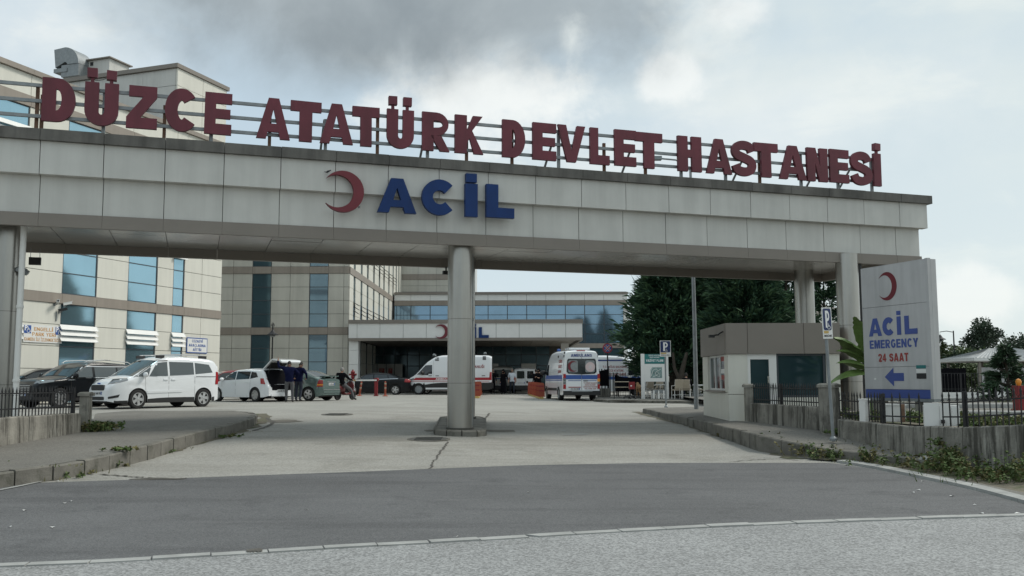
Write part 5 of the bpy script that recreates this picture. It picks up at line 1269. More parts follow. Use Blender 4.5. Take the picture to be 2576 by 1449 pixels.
q = at(1122, 686, 25.7); e = empty('floodlight', q, GA, 'tiny dark floodlight fixed under the rear gate edge beside the centre column', 'floodlight'); bx('housing', M.plast, e, (-.09, -.06, -.05), (.09, .06, .05)); bx('bracket', M.plast, e, (-.02, -.01, .051), (.02, .01, .16))
# ---------------------------------------------------------------- vehicles
class Body:
    def __init__(s, L, W, H, prof, belt, tum=.16, cf=.22, cr=.12, fl=.9, rl=.6, rc=.10, ry=.20, crown=.03, zb=.22, wx=(1.3, -1.3), wr=.31, arch=1.14):
        s.L, s.W, s.H, s.belt, s.tum, s.cf, s.cr, s.fl, s.rl, s.rc, s.ry, s.crown, s.zb, s.wx, s.wr, s.arch = L, W, H, belt, tum, cf, cr, fl, rl, rc, ry, crown, zb, wx, wr, arch
        n = 200; s.n = n; raw = [lerp_tab(prof, -L/2+L*i/n) for i in range(n+1)]
        k = 3; s.tab = [sum(raw[max(0, i-k):i+k+1])/len(raw[max(0, i-k):i+k+1]) for i in range(n+1)]
    def zt(s, x):
        t = min(max((x+s.L/2)/s.L, 0), 1)*s.n; i = min(int(t), s.n-1); return s.tab[i]+(s.tab[i+1]-s.tab[i])*(t-i)
    def hw(s, x, z):
        p = 1.; d = (x-(s.L/2-s.fl))/s.fl
        if d > 0: p -= s.cf*min(d, 1)**2.4+(.05*max(0, d-.9)/.1 if d > .9 else 0)
        d = (-x-(s.L/2-s.rl))/s.rl
        if d > 0: p -= s.cr*min(d, 1)**2.6
        w = s.W/2*p
        if z > s.belt: w *= 1-s.tum*((z-s.belt)/(s.H-s.belt))**1.15
        elif z < s.belt-.3: w *= 1-.06*((s.belt-.3-z)/s.belt)**2
        else: w *= 1-.012*abs(z-(s.belt-.15))/.15
        return w
    def zlow(s, x):
        z = s.zb
        R = s.wr*s.arch
        for c in s.wx:
            if abs(x-c) < R: z = max(z, s.wr+math.sqrt(R*R-(x-c)**2))
        e = s.L/2-abs(x)
        if e < .25: z = max(z, s.zb+.06*(1-e/.25))
        return z
    def zs(s, x): return max(s.zt(x)-s.crown-s.rc, s.zlow(x)+.04)
    def top(s, x, y):
        zs = s.zs(x); w = s.hw(x, zs); ry = min(s.ry, w*.5); wi = w-ry; y = abs(y); r = s.zt(x)-s.crown-zs
        if y <= wi: return s.zt(x)-s.crown*(y/max(wi, .01))**2
        u = min((y-wi)/ry, 1); return zs+max(r, 0)*math.sqrt(1-u*u)
    def side(s, x, z):
        zs = s.zs(x)
        if z <= zs: return s.hw(x, z)
        w = s.hw(x, zs); ry = min(s.ry, w*.5); r = max(s.zt(x)-s.crown-zs, .01); u = min((z-zs)/r, 1); return w-ry+ry*math.sqrt(1-u*u)
    def ring(s, x):
        zl = s.zlow(x); zs = s.zs(x); w = s.hw(x, zs); ry = min(s.ry, w*.5); h = []
        for i in range(10): z = zl+(zs-zl)*i/9; h.append((s.hw(x, z), z))
        for i in range(1, 5):
            a = PI/2*i/4; h.append((w-ry+ry*math.cos(a), zs+(s.zt(x)-s.crown-zs)*math.sin(a)))
        for i in range(1, 4): y = (w-ry)*(1-i/4); h.append((y, s.top(x, y)))
        return h+[(0, s.zt(x))]+[(-y, z) for y, z in h[::-1]]
    def body(s, par, mats, mi=None):
        xs = []; x = -s.L/2
        n = int(s.L/.045)
        xs = [-s.L/2+s.L*i/n for i in range(n+1)]; xs += [-s.L/2+.012, s.L/2-.012]
        for c in s.wx: xs += [c-s.wr*s.arch, c+s.wr*s.arch, c-s.wr*s.arch-.004, c+s.wr*s.arch+.004]
        xs = sorted(set(xs)); mb = MB(); R = [[(x, y, z) for y, z in s.ring(x)] for x in xs]; m = len(R[0])
        mb.v = [p for r in R for p in r]
        for i in range(len(xs)-1):
            for k in range(m-1):
                f = (i*m+k, (i+1)*m+k, (i+1)*m+k+1, i*m+k+1); mb.f.append(f)
                c = [sum(mb.v[q][j] for q in f)/4 for j in range(3)]; mb.m.append(mi(*c) if mi else 0)
        for i, q in ((0, 1), (len(xs)-1, -1)):      # end caps in strips so that lower parts may differ
            for k in range(m//2):
                a, b, c, d = i*m+k, i*m+k+1, i*m+m-2-k, i*m+m-1-k
                f = (a, b, c, d) if b != c else (a, b, d)
                mb.f.append(f if q > 0 else f[::-1]); zc = (mb.v[a][2]+mb.v[b][2])/2; mb.m.append(mi(xs[i], 0, zc) if mi else 0)
        o = mb.build('body', mats, par, smooth=38)
        u = MB(); u.box((-s.L/2+.25, -s.W*.40, s.zb-.02), (s.L/2-.3, s.W*.40, min(s.belt*.75, .75))); u.box((-s.L/2+.1, -s.W*.38, s.zb+.02), (s.L/2-.12, s.W*.38, s.zb+.2)); u.build('underbody', M.plast, par)
        return o
    def spatch(s, par, name, m, q, off=.008, nx=6, nz=4, sides=(1, -1), solid=False):
        """q: four (x, z) corners (front-low, rear-low, rear-high, front-high) wrapped on the body side."""
        for sg in sides:
            mb = MB(); vs = []; fs = []
            for i in range(nx+1):
                for j in range(nz+1):
                    u, v = i/nx, j/nz; x = (q[0][0]*(1-u)+q[1][0]*u)*(1-v)+(q[3][0]*(1-u)+q[2][0]*u)*v; z = (q[0][1]*(1-u)+q[1][1]*u)*(1-v)+(q[3][1]*(1-u)+q[2][1]*u)*v
                    vs.append((x, sg*(s.side(x, z)+off), z))
            k = nz+1
            for i in range(nx):
                for j in range(nz):
                    f = (i*k+j, i*k+j+1, (i+1)*k+j+1, (i+1)*k+j); fs.append(f if sg*(q[1][0]-q[0][0]) > 0 else f[::-1])
            nv = len(vs); vs += [(x, sg*(abs(y)-off*1.9), z) for x, y, z in vs]   # rim so that the sheet has thickness
            edge = [i*k for i in range(nx+1)]+[nx*k+j for j in range(1, nz+1)]+[i*k+nz for i in range(nx-1, -1, -1)]+[j for j in range(nz-1, 0, -1)]
            for a, b in zip(edge, edge[1:]+edge[:1]): fs.append((a, b, b+nv, a+nv))
            mb.add(vs, fs); mb.build(name, m, par, smooth=40)
    def tpatch(s, par, name, m, xa, xb, fa, fb, off=.010, nx=8, ny=10):
        """sheet over the top from xa to xb, fa/fb: share of the half width at each end."""
        vs = []; fs = []
        for i in range(nx+1):
            x = xa+(xb-xa)*i/nx; f = fa+(fb-fa)*i/nx; w = s.hw(x, s.zs(x))*f; sl = (s.zt(x+.03)-s.zt(x-.03))/.06; nl = math.hypot(1, sl)
            for j in range(ny+1): y = w*(2*j/ny-1); vs.append((x-sl/nl*off, y, s.top(x, y)+off/nl))
        k = ny+1
        for i in range(nx):
            for j in range(ny): fs.append((i*k+j, (i+1)*k+j, (i+1)*k+j+1, i*k+j+1))
        o = MB().add(vs, fs).build(name, m, par, smooth=40)
        if sum(p.normal.z for p in o.data.polygons) < 0: o.data.flip_normals()
        return o
TY = {}
def wheel(par, x, y, r, w, sp=5, rimm=None, spw=.055, cap=False):
    """tyre mesh with a rim child; y sign gives the outer side."""
    k = (r, w, sp, rimm.name if rimm else '', cap)
    if k not in TY:
        ri = r*.66; A = Matrix.Rotation(-PI/2, 4, 'X')
        mb = MB(); mb.lathe([(ri, -w/2), (r*.90, -w/2), (r*.98, -w*.40), (r, -w*.2), (r, w*.2), (r*.98, w*.40), (r*.90, w/2), (ri, w/2), (ri, -w/2)], 28, A)
        t = mb.mesh('tyre_mesh', M.tyre, 35)
        mb = MB(); mb.lathe([(ri, w*.1), (ri, w*.5), (ri*.90, w*.50), (ri*.86, w*.30), (.001, w*.22)], 28, A, 0); 
        dk = MB(); mats = [rimm or M.alloy, M.plast]
        mb.m = [1 if i >= 28*3 else 0 for i in range(len(mb.m))]
        mb.lathe([(ri*.30, w*.2), (ri*.30, w*.42), (ri*.16, w*.47), (.001, w*.47)], 16, A)
        for i in range(sp):
            a = 2*PI*i/sp; mx = Matrix.Rotation(a, 4, 'Y'); hs = spw*r/.31
            mb.add([mx @ Vector(p) for p in ((ri*.2, w*.30, -hs*.8), (ri*.2, w*.30, hs*.8), (ri*.2, w*.46, -hs*.7), (ri*.2, w*.46, hs*.7), (ri*.93, w*.30, -hs*1.15), (ri*.93, w*.30, hs*1.15), (ri*.93, w*.45, -hs), (ri*.93, w*.45, hs))],
                   [(2, 3, 7, 6), (0, 2, 6, 4), (1, 5, 7, 3), (4, 6, 7, 5)])
        TY[k] = (t, mb.mesh('rim_mesh', mats, 30))
    t, rm = TY[k]; o = D.objects.new('wheel', t); link(o); o.parent = par; o.location = (x, y, r)
    c = D.objects.new('rim', rm); link(c); c.parent = o
    o.rotation_euler = (0, rnd.random()*6, 0 if y > 0 else PI)
    return o
def place(px, py, lx, ly, rz):
    g = gp(px, py); c, s = math.cos(rz), math.sin(rz)
    x, y = g.x-(lx*c-ly*s), g.y-(lx*s+ly*c); return (x, y, g.z)
def fbox(par, name, m, x, y0, y1, z0, z1, t=.02):    # plate on the front or the rear plane
    return bx(name, m, par, (x-t/2, y0, z0), (x+t/2, y1, z1))
def plate(par, x, y, z, txt, front=True, w=.50, m=None):
    sg = 1 if x > 0 else -1
    b = fbox(par, 'number_plate', m or M.plate, x, y-w/2, y+w/2, z, z+.11, .016); fbox(par, 'plate_band', M.stripe_b, x+sg*.001, y+sg*w/2-sg*.045, y+sg*w/2, z+.004, z+.106, .016)
    if txt: text(txt, .085, M.ink, par, (x+sg*.011, y, z+.022), (PI/2, 0, sg*PI/2), width=w*.78, bold=.003)
def rrect(x, y0, y1, z0, z1, r, t, par, name, m, n=5):
    lp = []
    for cy, cz, a in ((y1-r, z0+r, -90), (y1-r, z1-r, 0), (y0+r, z1-r, 90), (y0+r, z0+r, 180)): lp += ell(cy, cz, r, r, a, a+90, n)
    return MB().prism([lp], -t/2, t/2, fn=lambda v: Vector((x+v.y, v.x, v.z))).build(name, m, par, smooth=40)
def mirror(par, x, y, z, m, s=1.):
    for sg in (1, -1):
        mb = MB(); mx = Matrix.Translation((x, sg*(y+.10*s), z)) @ Matrix.Diagonal((.07*s, .12*s, .085*s, 1)); 
        mb.lathe([(.001, -1), (.6, -.85), (.95, -.4), (1, .1), (.85, .65), (.45, .95), (.001, 1)], 12, mx); mb.build('mirror', m, par, smooth=True)
def seams(B, par, xs, z0, z1, name='panel_gap'):
    for x, dx in xs: B.spatch(par, name, M.joint, ((x, z0), (x-.007, z0), (x-.007+dx, z1), (x+dx, z1)), .002, 1, 8)
def handles(B, par, xs, z, m, l=.16):
    for x in xs: B.spatch(par, 'door_handle', m, ((x+l/2, z-.02), (x-l/2, z-.02), (x-l/2, z+.02), (x+l/2, z+.02)), .022, 2, 1)

# --- white minivan at the kerb nose
def minivan():
    B = Body(4.16, 1.76, 1.74, [(-2.08, 1.42), (-2.05, 1.50), (-1.93, 1.64), (-1.6, 1.70), (-.6, 1.75), (.05, 1.72), (.34, 1.62), (1.28, 1.09), (1.42, 1.04), (1.78, .96), (1.97, .86), (2.08, .70)], 1.02, .17, .30, .10, .95, .5, .11, .2, .03, .20, (1.12, -1.42), .315)
    rz = math.radians(232); e = empty('minivan', place(346, 1028.5, 1.12, .86, rz), rz, 'white passenger minivan with roof rails parked at the nose of the kerb', 'car')
    e.scale = (1.01, 1.02, 1.06)
    B.body(e, [M.carw, M.plast], lambda x, y, z: 1 if z < .285 and abs(x) < 1.9 else 0)
    B.tpatch(e, 'windscreen', M.cglass2, .38, 1.28, .93, .97)
    B.spatch(e, 'side_window', M.cglass2, ((1.22, 1.04), (.78, 1.05), (.62, 1.40), (.74, 1.31)), .006, 4, 4)
    B.spatch(e, 'side_window', M.cglass2, ((.74, 1.05), (.02, 1.07), (.02, 1.54), (.42, 1.50)), .006)
    B.spatch(e, 'side_window', M.cglass2, ((-.06, 1.08), (-1.02, 1.12), (-1.02, 1.53), (-.06, 1.54)), .006)
    B.spatch(e, 'side_window', M.cglass2, ((-1.08, 1.13), (-1.80, 1.19), (-1.66, 1.46), (-1.08, 1.52)), .006)
    B.spatch(e, 'window_trim', M.plast, ((.46, 1.545), (.0, 1.575), (.0, 1.60), (.42, 1.57)), .012, 6, 1)
    seams(B, e, ((.84, .04), (-.02, 0), (-1.05, 0)), .33, 1.05); B.spatch(e, 'door_rail', M.ink, ((-1.1, 1.035), (-1.95, 1.035), (-1.95, 1.055), (-1.1, 1.055)), .004, 6, 1)
    B.spatch(e, 'side_moulding', M.carw, ((.80, .50), (-.55, .53), (-.55, .60), (.80, .58)), .018, 8, 1)
    handles(B, e, (.10, -.20), .95, M.carw)
    B.spatch(e, 'headlight', M.lens, ((2.0, .80), (1.50, .92), (1.46, 1.0), (1.86, .97)), .012, 8, 4)
    B.spatch(e, 'taillight', M.tail, ((-1.92, .78), (-2.07, .78), (-2.07, 1.2), (-1.96, 1.22)), .012, 4, 4)
    x = 2.075
    rrect(x, -.42, .42, .60, .78, .085, .05, e, 'grille', M.plast); rrect(x+.0, -.40, .40, .29, .40, .04, .05, e, 'air_intake', M.plast)
    B.spatch(e, 'fog_lamp_bezel', M.plast, ((2.05, .33), (1.78, .38), (1.74, .47), (2.05, .40)), .010, 5, 3)
    plate(e, x+.01, 0, .455, '81 AGK 973'); rrect(x-.02, -.07, .07, .80, .85, .022, .04, e, 'badge', M.stripe_b)
    mirror(e, .92, .84, 1.10, M.carw)
    for y in (-.62, .62):
        mb = MB(); mb.tube([(.30, y, 1.70), (.22, y, 1.765), (-.5, y, 1.79), (-1.45, y, 1.765), (-1.6, y, 1.68)], .02, 6); mb.build('roof_rail', M.alloy, e, smooth=40)
        for xx in (.2, -1.5): MB().box((xx-.16, y-.025, 1.66), (xx+.16, y+.025, 1.76)).build('rail_foot', M.plast, e)
    for x in (1.12, -1.42):
        for y in (.78, -.78): wheel(e, x, y, .315, .20, 5)
    return e
minivan()
def suv():
    B = Body(4.55, 1.86, 1.69, [(-2.27, 1.0), (-2.2, 1.28), (-1.95, 1.50), (-1.5, 1.61), (-.4, 1.69), (.2, 1.65), (.45, 1.57), (1.12, 1.14), (1.25, 1.10), (1.9, 1.04), (2.15, .95), (2.27, .80)], 1.06, .20, .24, .14, .9, .6, .09, .2, .03, .26, (1.42, -1.3), .36)
    rz = math.radians(240); e = empty('off_road_car', place(150, 1027, 1.42, .9, rz), rz, 'glossy black off-roader with chrome window line behind the iron fence', 'car')
    B.body(e, [M.carb, M.plast], lambda x, y, z: 1 if z < .40 else 0)
    B.tpatch(e, 'windscreen', M.cglass, .50, 1.10, .93, .96)
    B.spatch(e, 'side_window', M.cglass2, ((.98, 1.09), (.16, 1.10), (.16, 1.48), (.58, 1.44)), .006); B.spatch(e, 'side_window', M.cglass2, ((.06, 1.10), (-.85, 1.12), (-.85, 1.47), (.06, 1.49)), .006); B.spatch(e, 'side_window', M.cglass2, ((-.92, 1.13), (-1.6, 1.20), (-1.45, 1.42), (-.92, 1.46)), .006)
    B.spatch(e, 'chrome_strip', M.chrome, ((1.02, 1.05), (-1.62, 1.09), (-1.62, 1.115), (1.02, 1.075)), .012, 16, 1); B.spatch(e, 'chrome_strip', M.chrome, ((1.06, 1.08), (.55, 1.47), (.50, 1.47), (1.0, 1.08)), .014, 1, 6); B.spatch(e, 'chrome_strip', M.chrome, ((.55, 1.475), (-1.45, 1.475), (-1.45, 1.50), (.52, 1.50)), .010, 12, 1)
    B.spatch(e, 'chrome_strip', M.chrome, ((1.20, .985), (.86, .985), (.86, 1.01), (1.10, 1.01)), .012, 4, 1)
    for y in (-.66, .66): mb = MB(); mb.tube([(.35, y, 1.62), (.2, y, 1.70), (-.5, y, 1.735), (-1.5, y, 1.66), (-1.65, y, 1.58)], .02, 6); mb.build('roof_rail', M.chrome, e, smooth=40)
    B.spatch(e, 'headlight', M.lens, ((2.2, .86), (1.70, .93), (1.66, 1.0), (2.12, .97)), .012, 8, 3)
    x = 2.265; rrect(x, -.50, .50, .52, .84, .06, .05, e, 'grille', M.plast)
    for i in range(5): fbox(e, 'grille_bar', M.chrome, x+.03, -.47, .47, .56+.06*i, .572+.06*i, .01)
    plate(e, x+.03, 0, .44, '81 ADL 518'); rrect(x, -.6, .6, .30, .40, .04, .05, e, 'air_intake', M.ink)
    mirror(e, .92, .90, 1.15, M.carb, 1.15); handles(B, e, (.25, -.75), .98, M.carb); seams(B, e, ((1.0, .03), (.11, 0), (-.85, -.1)), .45, 1.05)
    for xx in (1.42, -1.3):
        for y in (.80, -.80): wheel(e, xx, y, .36, .23, 10, None, .028)
    return e
suv()
def sedan(name, label, paint, rz, loc, trim=True, hidden=False):
    B = Body(4.6, 1.80, 1.46, [(-2.3, .95), (-2.26, 1.05), (-2.1, 1.09), (-1.7, 1.12), (-.9, 1.39), (-.1, 1.46), (.4, 1.41), (.62, 1.33), (1.32, .98), (1.45, .95), (2.05, .83), (2.22, .73), (2.3, .58)], .94, .22, .28, .2, .9, .7, .09, .22, .03, .20, (1.4, -1.32), .325)
    e = empty(name, loc, rz, label, 'car'); B.body(e, [paint, M.plast], lambda x, y, z: 1 if z < .24 else 0)
    B.tpatch(e, 'windscreen', M.cglass, .60, 1.30, .92, .97); B.tpatch(e, 'rear_window', M.cglass, -1.62, -.92, .95, .90)
    B.spatch(e, 'side_window', M.cglass, ((1.05, .97), (.10, .98), (.10, 1.31), (.62, 1.25)), .006); B.spatch(e, 'side_window', M.cglass, ((.03, .98), (-.85, 1.0), (-.80, 1.29), (.03, 1.32)), .006); B.spatch(e, 'side_window', M.cglass, ((-.9, 1.0), (-1.45, 1.06), (-1.1, 1.22), (-.86, 1.28)), .006, 3, 3)
    if trim: B.spatch(e, 'chrome_strip', M.chrome, ((1.06, .945), (-1.5, 1.03), (-1.5, 1.055), (1.06, .965)), .012, 12, 1)
    B.spatch(e, 'headlight', M.lens, ((2.22, .66), (1.78, .74), (1.74, .83), (2.12, .78)), .012, 6, 3); B.spatch(e, 'taillight', M.tail, ((-1.9, .82), (-2.28, .80), (-2.28, 1.0), (-1.95, 1.02)), .012, 5, 3)
    rrect(2.29, -.45, .45, .40, .56, .04, .05, e, 'grille', M.plast); plate(e, 2.31, 0, .30, ''); plate(e, -2.31, 0, .72, '')
    mirror(e, .95, .88, 1.0, paint); handles(B, e, (.2, -.72), .88, paint); seams(B, e, ((1.05, .02), (.06, 0), (-.9, -.05)), .32, .96)
    for xx in (1.4, -1.32):
        for y in (.77, -.77): wheel(e, xx, y, .325, .21, 5, None, .05)
    return e
rzs = math.radians(182); sedan('saloon_car', 'black saloon with chrome window line parked beyond the red barrier post', M.carb, rzs, place(994, 993.5, -1.32, .86, rzs))
rz2 = math.radians(215); sedan('saloon_car', 'dark car bonnet peeking out behind the black off-roader by the wing', M.carb, rz2, (at(118, 958, 38.5).x, 38.5, gz(-18, 38.5)+.02), False)
rz3 = math.radians(178); p3 = at(1120, 958, 66.5); sedan('saloon_car', 'white car with a lit indicator between the black saloon and the ambulance', M.carw, math.radians(186), (at(1123, 958, 63.8).x, 64.3, gz(-4, 63.8)), False)
p4 = at(838, 958, 49.5); sedan('saloon_car', 'pale car nose showing between the green hatchback and the scooter', M.carw, math.radians(12), (at(742, 958, 50.).x, 50., gz(-9, 50)), False)
def hatch_red():
    B = Body(4.0, 1.72, 1.48, [(-2., .95), (-1.93, 1.2), (-1.7, 1.40), (-.5, 1.48), (.15, 1.44), (.4, 1.36), (1.05, .98), (1.2, .95), (1.75, .84), (1.92, .74), (2., .6)], .95, .2, .26, .14, .85, .5, .09, .2, .03, .2, (1.25, -1.22), .31)
    rz = math.radians(205); p = at(575, 958, 46.5); e = empty('hatchback', (p.x, 46.5, gz(p.x, 46.5)), rz, 'dark red hatchback mostly hidden between the minivan and the white hatchback', 'car'); B.body(e, M.carr)
    B.tpatch(e, 'windscreen', M.cglass, .40, 1.03, .92, .97); B.spatch(e, 'side_window', M.cglass, ((.85, .98), (.05, 1.0), (.05, 1.33), (.45, 1.28)), .006); B.spatch(e, 'side_window', M.cglass, ((-.02, 1.0), (-1.2, 1.02), (-1.1, 1.30), (-.02, 1.33)), .006)
    B.spatch(e, 'headlight', M.lens, ((1.94, .68), (1.5, .78), (1.46, .87), (1.84, .82)), .012, 6, 3); mirror(e, .8, .84, 1.02, M.carr)
    mb = MB(); mb.tube([(-.9, .1, 1.47), (-1.15, .1, 1.72)], .01, 5); mb.build('aerial', M.plast, e)
    for xx in (1.25, -1.22):
        for y in (.76, -.76): wheel(e, xx, y, .31, .2, 5)
hatch_red()
def hatch_white():
    B = Body(3.98, 1.69, 1.47, [(-1.99, .66), (-1.96, .72), (-1.90, .76), (-1.80, 1.02), (-1.66, 1.30), (-1.5, 1.41), (-.5, 1.47), (.15, 1.43), (.4, 1.35), (1.05, .98), (1.2, .94), (1.72, .82), (1.9, .72), (1.99, .58)], .92, .19, .26, .13, .85, .5, .09, .2, .03, .20, (1.24, -1.23), .305)
    rz = math.radians(147); e = empty('hatchback', place(642, 1011, -1.23, .80, rz), rz, 'white hatchback with its tailgate raised beside the man in the navy jacket', 'car')
    B.body(e, M.carw)
    B.tpatch(e, 'windscreen', M.cglass, .40, 1.03, .92, .97)
    B.spatch(e, 'side_window', M.cglass, ((.88, .95), (.06, .97), (.06, 1.33), (.48, 1.29)), .006); B.spatch(e, 'side_window', M.cglass, ((-.0, .97), (-.85, 1.0), (-.85, 1.32), (-.0, 1.33)), .006); B.spatch(e, 'side_window', M.cglass, ((-.90, 1.0), (-1.38, 1.08), (-1.2, 1.28), (-.90, 1.31)), .006, 3, 3)
    B.tpatch(e, 'boot_opening', M.blackc, -1.92, -1.52, .80, .84, .012); rrect(-1.985, -.55, .55, .50, .66, .05, .02, e, 'boot_sill', M.blackc); rrect(-1.97, -.62, .62, .62, .75, .05, .05, e, 'boot_floor', M.blackc)
    B.spatch(e, 'taillight', M.tail, ((-1.60, .78), (-1.90, .76), (-1.78, 1.02), (-1.56, 1.02)), .014, 5, 4)
    plate(e, -2.0, 0, .42, '81 DD 412'); rrect(-1.99, -.6, .6, .24, .36, .05, .04, e, 'bumper_lip', M.carw)
    B.spatch(e, 'headlight', M.lens, ((1.92, .66), (1.5, .74), (1.46, .84), (1.82, .8)), .012, 6, 3)
    seams(B, e, ((.9, .03), (.03, 0), (-.88, -.05)), .32, .94); handles(B, e, (.14, -.72), .86, M.carw); mirror(e, .82, .83, .98, M.carw)
    # raised tailgate
    mb = MB(); P = [(-1.42, 1.46), (-1.9, 1.80), (-2.05, 1.87), (-2.5, 1.80), (-2.56, 1.74)]; vs = []; fs = []
    for i, (x, z) in enumerate(P):
        w = (.56, .60, .62, .60, .55)[i]
        for y in (-w, w): vs += [(x, y, z), (x+.02, y*.98, z-.06)]
    for i in range(len(P)-1): k = 4*i; n = k+4; fs += [(k, n, n+2, k+2), (k+1, k+3, n+3, n+1), (k, k+1, n+1, n), (k+2, n+2, n+3, k+3)]
    fs += [(0, 2, 3, 1), (16, 17, 19, 18)]; mb.add(vs, fs); t = mb.build('tailgate', M.carw, e, smooth=35)
    mb = MB(); mb.add([(-1.50, -.47, 1.522), (-1.86, -.5, 1.778), (-1.86, .5, 1.778), (-1.50, .47, 1.522)], [(0, 1, 2, 3)]); g = mb.build('rear_window', M.cglass, t)
    mb = MB(); mb.add([(-1.50, -.47, 1.44), (-1.86, -.5, 1.70), (-1.86, .5, 1.70), (-1.50, .47, 1.44), (-2.0, -.55, 1.77), (-2.48, -.52, 1.72), (-2.48, .52, 1.72), (-2.0, .55, 1.77)], [(3, 2, 1, 0), (7, 6, 5, 4)]); mb.build('inner_lining', M.plast, t)
    for y in (-.5, .5): mb = MB(); mb.tube([(-1.65, y, 1.15), (-1.85, y, 1.70)], .012, 5); mb.build('gas_strut', M.plast, e)
    for xx in (1.24, -1.23):
        for y in (.74, -.74): wheel(e, xx, y, .305, .19, 6, None, .06)
    return e
HW = hatch_white()
def hatch_green():
    B = Body(4.11, 1.71, 1.43, [(-2.055, .98), (-2.03, 1.02), (-1.9, 1.04), (-1.72, 1.10), (-1.05, 1.37), (-.3, 1.43), (.2, 1.40), (.45, 1.33), (1.15, .98), (1.3, .94), (1.8, .82), (1.98, .72), (2.05, .58)], .94, .21, .27, .16, .85, .6, .08, .2, .03, .20, (1.25, -1.36), .31)
    rz = math.radians(160); e = empty('hatchback', place(776, 1009, -1.36, .80, rz), rz, 'old green hatchback with a small spoiler parked behind the two men', 'car'); B.body(e, M.carg)
    B.tpatch(e, 'windscreen', M.cglass, .45, 1.12, .92, .97); B.tpatch(e, 'rear_window', M.cglass2, -1.66, -1.02, .93, .90)
    B.spatch(e, 'side_window', M.cglass, ((.95, .97), (.05, .98), (.05, 1.30), (.52, 1.25)), .006); B.spatch(e, 'side_window', M.cglass, ((-.02, .98), (-.78, 1.0), (-.74, 1.28), (-.02, 1.31)), .006)
    B.spatch(e, 'taillight', M.tail, ((-1.78, .64), (-2.04, .64), (-2.04, .93), (-1.88, .97)), .012, 5, 4); B.spatch(e, 'reversing_lamp', M.amber, ((-1.80, .70), (-2.045, .70), (-2.045, .76), (-1.82, .76)), .016, 4, 1)
    mb = MB(); mx = Matrix.Translation((-1.90, 0, 1.09)) @ Matrix.Rotation(.12, 4, 'Y'); mb.box((-.16, -.62, -.012), (.1, .62, .022), 0, mx); mb.box((-.05, -.5, -.06), (.05, -.42, -.01), 0, mx); mb.box((-.05, .42, -.06), (.05, .5, -.01), 0, mx); mb.build('spoiler', M.carg, e)
    plate(e, -2.06, 0, .70, '81 KD 034'); rrect(-2.055, -.36, .36, .84, .87, .01, .03, e, 'boot_strip', M.alloy); rrect(-2.06, -.72, .72, .36, .52, .06, .05, e, 'bumper', M.carg); rrect(-2.085, -.7, .7, .50, .525, .01, .03, e, 'bumper_strip', M.alloy)
    seams(B, e, ((1.0, .03), (.02, 0), (-.85, -.1)), .32, .95); handles(B, e, (.12, -.66), .88, M.plast); B.spatch(e, 'side_moulding', M.plast, ((.95, .48), (-.9, .50), (-.9, .53), (.95, .51)), .012, 8, 1); mirror(e, .9, .84, 1.0, M.carg)
    for xx in (1.25, -1.36):
        for y in (.75, -.75): wheel(e, xx, y, .31, .19, 5, None, .05)
hatch_green()

# --- ambulances
def van_body(L, W, H, nose, wx, wr, zb=.30): 
    return Body(L, W, H, nose, 1.25, .13, .25, .05, .8, .3, .14, .26, .03, zb, wx, wr, 1.16)
AMB = [(-2.8, 2.42), (-2.77, 2.5), (-2.6, 2.56), (-.2, 2.60), (.5, 2.56), (.95, 2.44), (1.5, 2.08), (2.2, 1.32), (2.32, 1.22), (2.62, 1.06), (2.76, .92), (2.8, .72)]
def lightbar(par, x, z, w, m=M.stripe_b):
    mb = MB(); mb.box((x-.12, -w, z), (x+.12, w, z+.05)); mb.build('light_bar_base', M.plast, par)
    mb = MB(); mb.lathe([(.10, 0), (.11, .03), (.10, .11), (.06, .14), (.001, .145)], 12, Matrix.Translation((x, w*.6, z+.05))); mb.lathe([(.10, 0), (.11, .03), (.10, .11), (.06, .14), (.001, .145)], 12, Matrix.Translation((x, -w*.6, z+.05))); mb.build('beacon', m, par, smooth=40)
